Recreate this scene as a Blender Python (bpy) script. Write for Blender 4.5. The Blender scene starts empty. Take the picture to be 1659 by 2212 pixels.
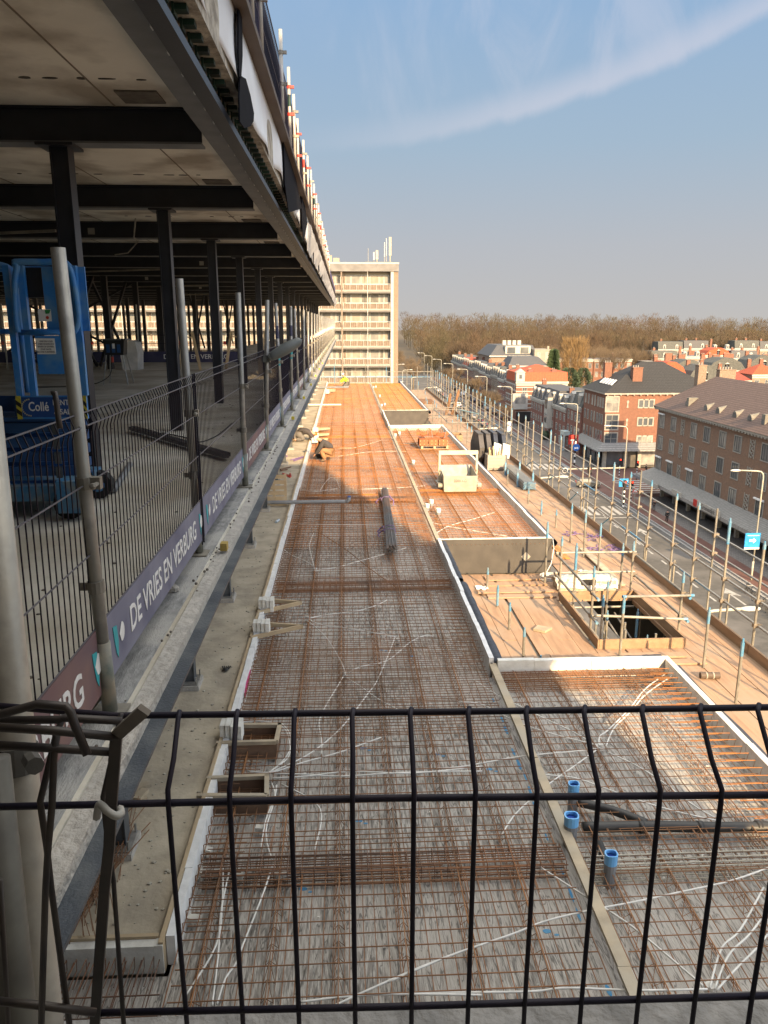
import bpy, math, random
from mathutils import Vector, Matrix
R = math.radians
random.seed(7)
S = bpy.context.scene
# ------------------------------------------------------------------ camera (camera stands at the origin, z up)
PITCH, YAW, FPX = 13.83, 2.88, 1661.0
cam = bpy.data.objects.new('camera', bpy.data.cameras.new('camera'))
S.collection.objects.link(cam)
cam.rotation_euler = (R(90 - PITCH), 0, R(-YAW))
cam.data.sensor_fit = 'HORIZONTAL'
cam.data.sensor_width = 36
cam.data.lens = 36 * FPX / 1659.0
cam.data.clip_start = 0.02
cam.data.clip_end = 4000
S.camera = cam
CM = cam.rotation_euler.to_matrix()
# ------------------------------------------------------------------ sun and sky
SUN_EL, SUN_K = 23.0, 0.28            # elevation, sideways drift of the light per metre forward
ld = Vector((-SUN_K, 1, 0)).normalized() * math.cos(R(SUN_EL)) + Vector((0, 0, -math.sin(R(SUN_EL))))
sun = bpy.data.objects.new('sun', bpy.data.lights.new('sun', 'SUN'))
S.collection.objects.link(sun)
sun.rotation_euler = ld.to_track_quat('-Z', 'Y').to_euler()
sun.data.energy = 4.7
sun.data.angle = R(0.5)
sun.data.color = (1.0, 0.72, 0.41)
W = bpy.data.worlds.new('World')
S.world = W
W.use_nodes = True
wt = W.node_tree
for n in list(wt.nodes): wt.nodes.remove(n)
def wn(t, **k):
    n = wt.nodes.new(t)
    for a, b in k.items(): setattr(n, a, b)
    return n
sky = wn('ShaderNodeTexSky', sky_type='NISHITA', sun_disc=False)
sky.sun_elevation = R(SUN_EL)
sky.sun_rotation = math.atan2(SUN_K, -1)
sky.air_density, sky.dust_density, sky.ozone_density, sky.altitude = 1.0, 1.6, 1.6, 20
bg = wn('ShaderNodeBackground')
bg.inputs[1].default_value = 0.15
wo = wn('ShaderNodeOutputWorld')
tc = wn('ShaderNodeTexCoord')
wt.links.new(bg.outputs[0], wo.inputs[0])
# ------------------------------------------------------------------ helpers
def ray(x, y):
    return CM @ Vector(((x - 829.5) / FPX, -(y - 1106) / FPX, -1))
def gz(x, y, z):            # point on the level z seen at photo pixel x, y (photo 1659 wide)
    d = ray(x, y); return d * (z / d.z)
def gy(x, y, Y):
    d = ray(x, y); return d * (Y / d.y)
def gx(x, y, X):
    d = ray(x, y); return d * (X / d.x)
# a thin high cloud streak: a band along the great circle through two sky directions
def sky_clouds():
    a, b = ray(690, 322).normalized(), ray(1659, 22).normalized()
    nrm = a.cross(b).normalized()
    if nrm.z < 0: nrm = -nrm
    L = wt.links.new
    dot = wn('ShaderNodeVectorMath', operation='DOT_PRODUCT'); dot.inputs[1].default_value = nrm
    L(tc.outputs['Generated'], dot.inputs[0])
    along = wn('ShaderNodeVectorMath', operation='DOT_PRODUCT'); along.inputs[1].default_value = (b - a).normalized()
    L(tc.outputs['Generated'], along.inputs[0])
    mp = wn('ShaderNodeMapping'); mp.inputs['Scale'].default_value = (9, 5, 3.5); mp.inputs['Rotation'].default_value = (0.3, 0.5, 0.6)
    L(tc.outputs['Generated'], mp.inputs[0])
    nz = wn('ShaderNodeTexNoise'); nz.inputs['Scale'].default_value = 1.6; nz.inputs['Detail'].default_value = 7; nz.inputs['Roughness'].default_value = .6; nz.inputs['Distortion'].default_value = .6
    L(mp.outputs[0], nz.inputs['Vector'])
    def mr(src, f0, f1, t0, t1, smooth=True):
        m = wn('ShaderNodeMapRange'); m.interpolation_type = 'SMOOTHSTEP' if smooth else 'LINEAR'
        for i, v in enumerate((f0, f1, t0, t1)): m.inputs[i + 1].default_value = v
        L(src, m.inputs[0]); return m.outputs[0]
    def mt(op, p, q):
        m = wn('ShaderNodeMath', operation=op)
        for i, v in enumerate((p, q)):
            if isinstance(v, (int, float)): m.inputs[i].default_value = v
            else: L(v, m.inputs[i])
        return m.outputs[0]
    ud = (b - a).normalized(); ta, tb_ = a.dot(ud), b.dot(ud)
    bow = mt('MULTIPLY', mt('MULTIPLY', mt('SUBTRACT', along.outputs['Value'], ta), mt('SUBTRACT', tb_, along.outputs['Value'])), 4 * .027 / (tb_ - ta) ** 2)
    wob = mt('ADD', mt('ADD', dot.outputs['Value'], bow), mt('MULTIPLY', mt('SUBTRACT', nz.outputs[0], .5), .022))
    core = mt('MULTIPLY', mr(wob, -.010, .004, 0, 1), mr(wob, .002, .035, 1, 0))
    veil = mt('MULTIPLY', mt('MULTIPLY', mr(wob, -.005, .03, 0, 1), mr(wob, .05, .34, 1, 0)), mr(nz.outputs[0], .42, .72, 0, 1))
    fade = mr(along.outputs['Value'], -.35, .05, 0, 1)
    m = mt('MULTIPLY', mt('ADD', mt('MULTIPLY', core, .40), mt('MULTIPLY', veil, .27)), fade)
    # sky colour: a clear pale gradient away from the sun, the physical sky toward it
    sep = wn('ShaderNodeSeparateXYZ'); L(tc.outputs['Generated'], sep.inputs[0])
    ramp = wn('ShaderNodeValToRGB'); L(sep.outputs[2], ramp.inputs[0]); cr = ramp.color_ramp
    stops = [(0.0, SKYC[0]), (.09, SKYC[1]), (.20, SKYC[2]), (.34, SKYC[3]), (.62, SKYC[4]), (1, SKYC[5])]
    for q, c in stops[1:-1]: cr.elements.new(q).color = (*[v / 6 for v in c], 1)
    for e, c in ((cr.elements[0], stops[0][1]), (cr.elements[-1], stops[-1][1])): e.color = (*[v / 6 for v in c], 1)
    sc6 = wn('ShaderNodeVectorMath', operation='SCALE'); sc6.inputs['Scale'].default_value = 6; L(ramp.outputs[0], sc6.inputs[0])
    scn = wn('ShaderNodeVectorMath', operation='SCALE'); scn.inputs['Scale'].default_value = SKYBACK; L(sky.outputs[0], scn.inputs[0])
    bk = mr(sep.outputs[1], -.55, .15, 1, 0)
    mb = wn('ShaderNodeMix', data_type='RGBA'); L(bk, mb.inputs[0]); L(sc6.outputs[0], mb.inputs[6]); L(scn.outputs[0], mb.inputs[7])
    mix = wn('ShaderNodeMix', data_type='RGBA')
    L(m, mix.inputs[0]); L(mb.outputs[2], mix.inputs[6]); mix.inputs[7].default_value = (2.15, 2.05, 2.25, 1)
    L(mix.outputs[2], bg.inputs[0])
SKYC = ((1.52, 1.46, 1.40), (1.36, 1.43, 1.54), (1.04, 1.38, 1.74), (.82, 1.27, 1.88), (5.0, 5.0, 4.7), (9.6, 9.2, 8.4))
SKYBACK = 1.0
sky_clouds()
S.view_settings.view_transform = 'Standard'
S.view_settings.look = 'None'
S.view_settings.exposure = 1.25
S.view_settings.gamma = 1
S.cycles.max_bounces = 5
S.cycles.diffuse_bounces = 3
S.cycles.use_denoising = True

MATS = {}
def mat(name, c1, c2=None, sc=4.0, rough=.8, bump=0.0, bsc=None, metal=0.0, stretch=(1, 1, 1), lo=.35, hi=.65, detail=5, emit=None, spec=None, c3=None, sc3=.4, alpha=None, trans=0):
    """noise between two colours, optional third colour in broad patches, optional bump"""
    if name in MATS: return MATS[name]
    m = bpy.data.materials.new(name); m.use_nodes = True
    t = m.node_tree; b = t.nodes['Principled BSDF']; L = t.links.new
    b.inputs['Roughness'].default_value = rough
    b.inputs['Metallic'].default_value = metal
    if spec is not None: b.inputs['Specular IOR Level'].default_value = spec
    if trans: b.inputs['Transmission Weight'].default_value = trans
    if c2 is None: c2 = tuple(v * .72 for v in c1)
    tcn = t.nodes.new('ShaderNodeTexCoord')
    gp = t.nodes.new('ShaderNodeNewGeometry')
    mp = t.nodes.new('ShaderNodeMapping'); mp.inputs['Scale'].default_value = stretch
    L(gp.outputs['Position'], mp.inputs[0])
    nz = t.nodes.new('ShaderNodeTexNoise'); nz.inputs['Scale'].default_value = sc; nz.inputs['Detail'].default_value = detail
    L(mp.outputs[0], nz.inputs['Vector'])
    r = t.nodes.new('ShaderNodeMapRange'); r.inputs[1].default_value = lo; r.inputs[2].default_value = hi
    L(nz.outputs[0], r.inputs[0])
    mx = t.nodes.new('ShaderNodeMix'); mx.data_type = 'RGBA'
    mx.inputs[6].default_value = (*c1, 1); mx.inputs[7].default_value = (*c2, 1)
    L(r.outputs[0], mx.inputs[0]); out = mx.outputs[2]
    if c3 is not None:
        n3 = t.nodes.new('ShaderNodeTexNoise'); n3.inputs['Scale'].default_value = sc3; n3.inputs['Detail'].default_value = 6
        L(gp.outputs['Position'], n3.inputs['Vector'])
        r3 = t.nodes.new('ShaderNodeMapRange'); r3.inputs[1].default_value = .46; r3.inputs[2].default_value = .62
        L(n3.outputs[0], r3.inputs[0])
        m3 = t.nodes.new('ShaderNodeMix'); m3.data_type = 'RGBA'
        L(r3.outputs[0], m3.inputs[0]); L(out, m3.inputs[6]); m3.inputs[7].default_value = (*c3, 1); out = m3.outputs[2]
    L(out, b.inputs['Base Color'])
    if bump:
        nb = t.nodes.new('ShaderNodeTexNoise'); nb.inputs['Scale'].default_value = bsc or sc * 3; nb.inputs['Detail'].default_value = 4
        L(mp.outputs[0], nb.inputs['Vector'])
        bp = t.nodes.new('ShaderNodeBump'); bp.inputs['Strength'].default_value = 1; bp.inputs['Distance'].default_value = bump
        L(nb.outputs[0], bp.inputs['Height']); L(bp.outputs[0], b.inputs['Normal'])
    if emit:
        b.inputs['Emission Color'].default_value = (*emit[0], 1); b.inputs['Emission Strength'].default_value = emit[1]
    if alpha is not None: b.inputs['Alpha'].default_value = alpha
    MATS[name] = m
    return m
def brickmat(name, c1, c2, mortar, bw=.22, bh=.065, ms=.012, axis='XZ', bump=.004, rough=.9, off=.5):
    if name in MATS: return MATS[name]
    m = mat(name, c1, c2, 2.5, rough)
    t = m.node_tree; b = t.nodes['Principled BSDF']; L = t.links.new
    gp = t.nodes.new('ShaderNodeNewGeometry')
    sp = t.nodes.new('ShaderNodeSeparateXYZ'); L(gp.outputs['Position'], sp.inputs[0])
    cb = t.nodes.new('ShaderNodeCombineXYZ')
    if axis == 'AUTO':
        ad = t.nodes.new('ShaderNodeMath'); ad.operation = 'ADD'
        L(sp.outputs[0], ad.inputs[0]); L(sp.outputs[1], ad.inputs[1]); L(ad.outputs[0], cb.inputs[0]); L(sp.outputs[2], cb.inputs[1])
    else:
        L(sp.outputs['XYZ'.index(axis[0])], cb.inputs[0]); L(sp.outputs['XYZ'.index(axis[1])], cb.inputs[1])
    br = t.nodes.new('ShaderNodeTexBrick'); br.offset = off
    br.inputs['Scale'].default_value = 1; br.inputs['Brick Width'].default_value = bw; br.inputs['Row Height'].default_value = bh
    br.inputs['Mortar Size'].default_value = ms; br.inputs['Mortar Smooth'].default_value = .3
    src = b.inputs['Base Color'].links[0].from_socket
    L(cb.outputs[0], br.inputs['Vector'])
    mu = t.nodes.new('ShaderNodeMix'); mu.data_type = 'RGBA'; mu.blend_type = 'MULTIPLY'; mu.inputs[0].default_value = 1
    br.inputs['Color1'].default_value = (1, 1, 1, 1); br.inputs['Color2'].default_value = (.72, .72, .74, 1); br.inputs['Mortar'].default_value = (1, 1, 1, 1)
    L(src, mu.inputs[6]); L(br.outputs['Color'], mu.inputs[7])
    mx = t.nodes.new('ShaderNodeMix'); mx.data_type = 'RGBA'
    L(br.outputs['Fac'], mx.inputs[0]); L(mu.outputs[2], mx.inputs[6]); mx.inputs[7].default_value = (*mortar, 1)
    L(mx.outputs[2], b.inputs['Base Color'])
    bp = t.nodes.new('ShaderNodeBump'); bp.inputs['Distance'].default_value = bump; bp.invert = True
    L(br.outputs['Fac'], bp.inputs['Height']); L(bp.outputs[0], b.inputs['Normal'])
    return m
def stripes(name, c1, c2, axis='Y', period=.3, rough=.7, frac=.25, bump=.01):
    """thin darker lines at a regular period (roof tiles, corrugation)"""
    if name in MATS: return MATS[name]
    m = mat(name, c1, None, 3, rough)
    t = m.node_tree; b = t.nodes['Principled BSDF']; L = t.links.new
    gp = t.nodes.new('ShaderNodeNewGeometry'); sp = t.nodes.new('ShaderNodeSeparateXYZ'); L(gp.outputs['Position'], sp.inputs[0])
    def one(ax, per):
        d = t.nodes.new('ShaderNodeMath'); d.operation = 'MULTIPLY'; d.inputs[1].default_value = 1 / per
        L(sp.outputs['XYZ'.index(ax)], d.inputs[0])
        f = t.nodes.new('ShaderNodeMath'); f.operation = 'FRACT'; L(d.outputs[0], f.inputs[0])
        l = t.nodes.new('ShaderNodeMath'); l.operation = 'LESS_THAN'; l.inputs[1].default_value = frac; L(f.outputs[0], l.inputs[0])
        return l.outputs[0]
    fac = one(axis[0], period)
    if len(axis) > 1:
        s2 = one(axis[1], period * 1.25); mm = t.nodes.new('ShaderNodeMath'); mm.operation = 'MAXIMUM'; L(fac, mm.inputs[0]); L(s2, mm.inputs[1]); fac = mm.outputs[0]
    src = b.inputs['Base Color'].links[0].from_socket
    mx = t.nodes.new('ShaderNodeMix'); mx.data_type = 'RGBA'; L(fac, mx.inputs[0]); L(src, mx.inputs[6]); mx.inputs[7].default_value = (*c2, 1)
    L(mx.outputs[2], b.inputs['Base Color'])
    bp = t.nodes.new('ShaderNodeBump'); bp.inputs['Distance'].default_value = bump; bp.invert = True
    L(fac, bp.inputs['Height']); L(bp.outputs[0], b.inputs['Normal'])
    return m

class MB:
    def __init__(s): s.v = []; s.f = []
    def quadbox(s, c):     # 8 corners, z-major order
        n = len(s.v); s.v += [tuple(p) for p in c]
        s.f += [(n, n+2, n+3, n+1), (n+4, n+5, n+7, n+6), (n, n+1, n+5, n+4), (n+2, n+6, n+7, n+3), (n, n+4, n+6, n+2), (n+1, n+3, n+7, n+5)]
        return s
    def box(s, x0, x1, y0, y1, z0, z1):
        return s.quadbox([(x, y, z) for z in (z0, z1) for y in (y0, y1) for x in (x0, x1)])
    def obox(s, p, q, w, h, up=(0, 0, 1)):   # beam from p to q, width w, height h
        p, q = Vector(p), Vector(q); d = (q - p).normalized(); u = Vector(up)
        sx = d.cross(u)
        if sx.length < 1e-4: sx = d.cross(Vector((1, 0, 0)))
        sx.normalize(); u = sx.cross(d)
        return s.quadbox([e + sx * a * w / 2 + u * b * h / 2 for b in (-1, 1) for e in (p, q) for a in (-1, 1)])
    def tube(s, p, q, r, n=6, r2=None, cap=True):
        p, q = Vector(p), Vector(q); d = (q - p)
        if d.length < 1e-6: return s
        d.normalize(); a = d.orthogonal().normalized(); b = d.cross(a); r2 = r if r2 is None else r2
        k = len(s.v)
        for e, rr in ((p, r), (q, r2)):
            for i in range(n):
                t = 2 * math.pi * i / n
                s.v.append(tuple(e + (a * math.cos(t) + b * math.sin(t)) * rr))
        for i in range(n):
            j = (i + 1) % n; s.f.append((k + i, k + j, k + n + j, k + n + i))
        if cap: s.f.append(tuple(k + i for i in reversed(range(n)))); s.f.append(tuple(k + n + i for i in range(n)))
        return s
    def path(s, pts, r, n=6):
        pts = [Vector(p) for p in pts]; k = len(s.v); m = len(pts)
        a = None
        for i, p in enumerate(pts):
            d = (pts[min(i + 1, m - 1)] - pts[max(i - 1, 0)]).normalized()
            if a is None: a = d.orthogonal().normalized()
            a = (a - d * a.dot(d)).normalized(); b = d.cross(a)
            rr = r[i] if isinstance(r, (list, tuple)) else r
            for j in range(n):
                t = 2 * math.pi * j / n; s.v.append(tuple(p + (a * math.cos(t) + b * math.sin(t)) * rr))
        for i in range(m - 1):
            for j in range(n):
                j2 = (j + 1) % n; s.f.append((k + i*n + j, k + i*n + j2, k + (i+1)*n + j2, k + (i+1)*n + j))
        s.f.append(tuple(k + i for i in reversed(range(n)))); s.f.append(tuple(k + (m-1)*n + i for i in range(n)))
        return s
    def poly(s, *p):
        k = len(s.v); s.v += [tuple(q) for q in p]; s.f.append(tuple(range(k, k + len(p)))); return s
    def prism(s, pts, d):     # extrude polygon (list of 3d pts) by vector d
        k = len(s.v); n = len(pts); d = Vector(d)
        s.v += [tuple(p) for p in pts] + [tuple(Vector(p) + d) for p in pts]
        s.f.append(tuple(reversed(range(k, k + n)))); s.f.append(tuple(range(k + n, k + 2 * n)))
        for i in range(n):
            j = (i + 1) % n; s.f.append((k + i, k + j, k + n + j, k + n + i))
        return s
    def ball(s, c, r, n=8, m=5, sq=(1, 1, 1)):
        k = len(s.v); c = Vector(c)
        for i in range(1, m):
            t = math.pi * i / m
            for j in range(n):
                u = 2 * math.pi * j / n
                s.v.append((c.x + r*sq[0]*math.sin(t)*math.cos(u), c.y + r*sq[1]*math.sin(t)*math.sin(u), c.z + r*sq[2]*math.cos(t)))
        s.v += [(c.x, c.y, c.z + r*sq[2]), (c.x, c.y, c.z - r*sq[2])]; T, B = len(s.v) - 2, len(s.v) - 1
        for i in range(m - 2):
            for j in range(n):
                j2 = (j + 1) % n; s.f.append((k + i*n + j, k + (i+1)*n + j, k + (i+1)*n + j2, k + i*n + j2))
        for j in range(n):
            j2 = (j + 1) % n; s.f.append((T, k + j, k + j2)); s.f.append((B, k + (m-2)*n + j2, k + (m-2)*n + j))
        return s
    def xf(s, M):
        s.v = [tuple(M @ Vector(p)) for p in s.v]; return s
    def build(s, name, m, parent=None, smooth=False, own=True):
        """own: vertices are in world space; the object's origin goes to its base"""
        me = bpy.data.meshes.new(name)
        if parent is not None:
            L = parent_loc(parent)
            vs = [(a - L[0], b - L[1], c - L[2]) for a, b, c in s.v]; o_loc = (0, 0, 0)
        else:
            xs, ys, zs = zip(*s.v); L = ((min(xs) + max(xs)) / 2, (min(ys) + max(ys)) / 2, min(zs)); o_loc = L
            vs = [(a - L[0], b - L[1], c - L[2]) for a, b, c in s.v]
        me.from_pydata(vs, [], s.f); me.update()
        if smooth:
            for p in me.polygons: p.use_smooth = True
        me.materials.append(m)
        o = bpy.data.objects.new(name, me); S.collection.objects.link(o); o.location = o_loc
        if parent is not None: o.parent = parent
        return o
def islands(mb):
    par = list(range(len(mb.v)))
    def find(i):
        while par[i] != i: par[i] = par[par[i]]; i = par[i]
        return i
    for f in mb.f:
        a = find(f[0])
        for q in f[1:]:
            b = find(q)
            if a != b: par[b] = a
    gr = {}
    for f in mb.f: gr.setdefault(find(f[0]), []).append(f)
    out = []
    for fs in gr.values():
        ids = sorted({q for f in fs for q in f}); mp = {q: i for i, q in enumerate(ids)}; n = MB()
        n.v = [mb.v[q] for q in ids]; n.f = [tuple(mp[q] for q in f) for f in fs]; out.append(n)
    return out
def parts(mb, name, m, parent=None, smooth=False, limit=100):
    """every separate piece of the mesh becomes a part of its own; past the limit the rest is one part of stuff"""
    L = islands(mb)
    if len(L) > limit:
        L.sort(key=lambda n: Vector(n.v[0]).length); rest = MB()
        for n in L[limit:]: k = len(rest.v); rest.v += n.v; rest.f += [tuple(q + k for q in f) for f in n.f]
        L = L[:limit]; rest.build(name, m, parent, smooth)['kind'] = 'stuff'
    for n in L: o = n.build(name, m, parent, smooth)
    return o
MB.parts = parts
def parent_loc(o):
    L = Vector((0, 0, 0))
    while o is not None: L += o.location; o = o.parent
    return L
def tag(o, label=None, cat=None, group=None, kind=None):
    if label: o['label'] = label
    if cat: o['category'] = cat
    if group: o['group'] = group
    if kind: o['kind'] = kind
    return o
def thing(name, label, cat, loc=(0, 0, 0), group=None):
    o = bpy.data.objects.new(name, None); S.collection.objects.link(o); o.location = loc; o.empty_display_size = .2
    return tag(o, label, cat, group)
def copytree(root, loc=None, rotz=None, label=None, parent=None, group=None, move=None):
    c = root.copy(); S.collection.objects.link(c); c.parent = parent
    if move is not None: c.location = Vector(root.location) + Vector(move)
    if loc is not None: c.location = loc
    if rotz is not None: c.rotation_euler = (0, 0, rotz)
    if label: c['label'] = label
    if group: c['group'] = group
    for ch in root.children: copytree(ch, parent=c)
    return c
def textmesh(name, body, m, M, size, depth=.002, parent=None, shear=0, sx=1.0):
    cu = bpy.data.curves.new('txt', 'FONT'); cu.body = body; cu.size = size; cu.extrude = depth; cu.shear = shear
    cu.align_x = 'CENTER'; cu.align_y = 'CENTER'; cu.resolution_u = 3; cu.offset = size * .012
    to = bpy.data.objects.new('txt', cu); S.collection.objects.link(to)
    bpy.context.view_layer.update()
    me = bpy.data.meshes.new_from_object(to.evaluated_get(bpy.context.evaluated_depsgraph_get()))
    bpy.data.objects.remove(to)
    me.transform(Matrix.Diagonal((sx, 1, 1, 1)))
    L = parent_loc(parent) if parent is not None else Vector((0, 0, 0))
    me.transform(Matrix.Translation(-L) @ M)
    me.name = name; me.materials.clear(); me.materials.append(m)
    o = bpy.data.objects.new(name, me); S.collection.objects.link(o)
    if parent is not None: o.parent = parent
    return o
ONES = 'zeroth first second third fourth fifth sixth seventh eighth ninth tenth eleventh twelfth thirteenth fourteenth fifteenth sixteenth seventeenth eighteenth nineteenth'.split()
TENS = {2: 'twent', 3: 'thirt', 4: 'fort', 5: 'fift', 6: 'sixt', 7: 'sevent', 8: 'eight', 9: 'ninet'}
def nth(n):
    if n < 20: return ONES[n]
    return TENS[n // 10] + ('ieth' if n % 10 == 0 else 'y-' + ONES[n % 10])
# ------------------------------------------------------------------ materials
precast = mat('precast_concrete', (.46, .435, .395), (.25, .23, .205), 11, .92, .02, 14, stretch=(3.2, .5, 3), c3=(.43, .40, .36), sc3=.5, lo=.42, hi=.58)
dustconc = mat('dusty_concrete', (.46, .395, .295), (.34, .295, .225), 3, .95, .012, 14, c3=(.52, .455, .345), sc3=1.3)
floorconc = mat('floor_concrete', (.60, .565, .49), (.46, .435, .375), 2.2, .95, .01, 18, c3=(.40, .355, .28), sc3=.9)
ledgeconc = mat('ledge_concrete', (.32, .32, .315), (.2, .2, .2), 16, .95, .006, 60, stretch=(2.5, .8, 1), c3=(.38, .37, .35), sc3=3)
mortar = mat('pale_mortar', (.47, .44, .40), (.36, .34, .31), 9, .95, .02, 30)
roughconc = mat('rough_concrete', (.27, .26, .25), (.17, .165, .16), 14, .95, .02, 24)
soffitc = mat('soffit_concrete', (.82, .78, .68), (.72, .68, .59), 1.6, .9, .003, 20, c3=(.40, .35, .28), sc3=1.1)
pock = mat('dark_pock', (.07, .06, .05), None, 9, .9)
edgegrey = mat('grey_edge_flange', (.15, .155, .16), (.11, .115, .12), 5, .5)
steel = mat('painted_dark_steel', (.018, .02, .028), (.012, .014, .02), 6, .45, .001, 60)
steelg = mat('painted_grey_steel', (.085, .095, .105), (.06, .068, .078), 5, .5, .001, 60)
flange = mat('flange_dusty_steel', (.05, .06, .075), (.03, .038, .05), 12, .5, .003, 90, c3=(.085, .095, .105), sc3=6)
galv = mat('galvanised_tube', (.36, .35, .33), (.25, .245, .23), 14, .42, .0008, 60, metal=.35, c3=(.30, .29, .26), sc3=5)
galvw = mat('weathered_tube', (.25, .232, .20), (.17, .158, .135), 9, .55, .001, 40, metal=.25, c3=(.30, .275, .225), sc3=2)
bluepaint = mat('sky_blue_paint', (.06, .22, .38), (.19, .29, .36), 8, .5)
bluecap = mat('blue_plastic_cap', (.13, .40, .78), (.18, .47, .82), 6, .4)
bluein = mat('deep_blue_plug', (.01, .06, .32), None, 6, .4)
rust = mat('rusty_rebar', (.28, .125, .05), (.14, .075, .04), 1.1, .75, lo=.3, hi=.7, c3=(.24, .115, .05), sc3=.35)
rust_sunlit = mat('sunlit_rusty_rebar', (.46, .165, .025), (.27, .105, .025), 1.3, .75, lo=.35, hi=.65, c3=(.34, .14, .04), sc3=.45)  # sunlit glow of the far mats put into a brighter rust colour
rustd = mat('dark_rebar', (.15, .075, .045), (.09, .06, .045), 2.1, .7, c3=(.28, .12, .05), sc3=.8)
orangesteel = mat('rust_orange_steel', (.34, .11, .035), (.25, .08, .028), 5, .65)
brownrust = mat('brown_rust', (.22, .11, .05), (.13, .07, .035), 3, .8)
foam = mat('white_foam', (.78, .78, .77), (.66, .66, .65), 7, .8, .004, 30)
foamw = mat('warm_white_foam', (.74, .73, .68), (.62, .60, .54), 8, .8, .006, 24)
timber = mat('pale_timber', (.46, .35, .215), (.36, .27, .165), 5, .8, .002, 40, stretch=(1, 1, 1), c3=(.46, .37, .25), sc3=2.5)
timberd = mat('dusty_timber', (.47, .385, .27), (.34, .28, .20), 5, .85, .002, 30, c3=(.40, .35, .27), sc3=2)
formply = mat('formwork_plywood', (.20, .12, .075), (.14, .085, .055), 6, .8)
plank = mat('scaffold_plank', (.42, .265, .165), (.31, .195, .12), 2.6, .85, .003, 20, stretch=(4, .5, 2), c3=(.36, .255, .175), sc3=.8)
toeb = mat('toe_board_wood', (.34, .22, .13), (.26, .165, .095), 3, .8, .002, 20, stretch=(3, .6, 3))
membrane = mat('black_bitumen_membrane', (.085, .078, .07), (.065, .06, .055), 3, .8, .006, 6)
memroll = mat('dark_blue_membrane', (.045, .052, .072), (.03, .035, .05), 5, .6, .02, 8)
conduit = mat('white_conduit', (.72, .70, .66), (.58, .57, .53), 9, .5)
greypipe = mat('grey_pvc_pipe', (.235, .245, .26), (.19, .2, .215), 5, .5)
blackpipe = mat('black_pipe', (.022, .02, .02), (.035, .033, .03), 4, .5)
whitepl = mat('white_painted', (.8, .8, .78), (.7, .7, .68), 3, .6)
redm = mat('red_clamp', (.62, .05, .03), None, 4, .5)
greenm = mat('green_anchor', (.012, .045, .032), (.012, .02, .018), 9, .5)
fasciam = mat('white_fascia_membrane', (.80, .83, .87), (.74, .78, .83), 2.0, .6, .006, 3, c3=(.68, .68, .70), sc3=.8)
brownstrip = mat('brown_trim', (.105, .075, .055), (.085, .06, .045), 3, .7)
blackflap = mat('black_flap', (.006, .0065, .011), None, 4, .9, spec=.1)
navy = mat('navy_banner', (.03, .032, .085), (.045, .045, .10), 3, .75)
navyb = mat('navy_kickboard', (.145, .15, .215), (.19, .195, .26), 6, .7, c3=(.11, .115, .18), sc3=3)
maroonb = mat('maroon_kickboard', (.16, .085, .085), (.105, .075, .10), 4, .7, c3=(.20, .115, .10), sc3=2)
teal = mat('teal_print', (.02, .36, .42), None, 3, .6)
whitet = mat('white_lettering', (.72, .72, .72), (.6, .6, .6), 12, .7)
fencew = mat('dark_fence_wire', (.012, .011, .022), (.02, .016, .026), 20, .55, spec=.2)
fencewb = mat('worn_brown_wire', (.055, .045, .038), (.03, .026, .028), 20, .5, metal=.4)
fencegal = mat('grey_fence_wire', (.13, .13, .15), (.09, .09, .11), 20, .5, metal=.4)
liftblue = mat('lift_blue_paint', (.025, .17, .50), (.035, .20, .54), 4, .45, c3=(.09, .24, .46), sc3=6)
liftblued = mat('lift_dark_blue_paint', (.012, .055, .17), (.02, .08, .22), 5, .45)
yellowp = mat('yellow_paint', (.55, .47, .05), None, 5, .5)
blackp = mat('black_paint', (.012, .012, .013), None, 5, .5)
tyre = mat('black_rubber', (.02, .02, .02), None, 5, .8)
skin = mat('skin', (.55, .32, .22), (.48, .27, .19), 8, .6)
hivis = mat('hi_vis_yellow', (.55, .85, .03), (.45, .75, .03), 5, .7)
workdark = mat('dark_work_shirt', (.07, .06, .06), (.05, .045, .045), 5, .9)
workgrey = mat('grey_work_trousers', (.17, .155, .14), (.11, .10, .09), 5, .9)
workorange = mat('tan_orange_trousers', (.36, .19, .09), (.27, .14, .07), 5, .9)
helmetw = mat('white_helmet', (.8, .8, .78), None, 5, .35)
helmeto = mat('orange_helmet', (.8, .2, .03), None, 5, .4)
boot = mat('brown_boot', (.16, .11, .07), None, 5, .8)
purple = mat('purple_strap', (.13, .065, .20), (.24, .17, .30), 30, .7)
asphalt = mat('asphalt', (.095, .089, .08), (.07, .066, .06), 1.5, .9, .01, 8, c3=(.135, .125, .115), sc3=.15)
redasph = mat('red_cycle_asphalt', (.14, .065, .05), (.11, .052, .042), 1.5, .9, .01, 8, c3=(.155, .085, .068), sc3=.3)
pave = brickmat('grey_paving', (.22, .20, .18), (.17, .155, .145), (.09, .085, .08), .3, .3, .02, 'XY')
kerb = mat('kerb_stone', (.34, .33, .31), (.25, .24, .23), 3, .9)
paintw = mat('road_marking_white', (.40, .39, .365), (.27, .265, .25), 3, .8)
glass = mat('dark_window_glass', (.05, .06, .07), (.10, .11, .12), .35, .08, spec=.8)
glassc = mat('curtained_window_glass', (.34, .32, .28), (.13, .13, .13), .55, .15, spec=.7)
whitefr = mat('white_window_frame', (.47, .455, .42), None, 3, .6)
concfr = mat('stone_window_frame', (.34, .32, .28), (.27, .25, .22), 6, .85)
stone = mat('pale_stone', (.34, .315, .265), (.27, .25, .215), 3, .85)
brownbrick = brickmat('brown_brick', (.29, .155, .088), (.215, .12, .072), (.19, .15, .12), axis='AUTO')
redbrick = brickmat('red_brick', (.235, .102, .064), (.175, .078, .052), (.21, .11, .07), axis='AUTO')
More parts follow.
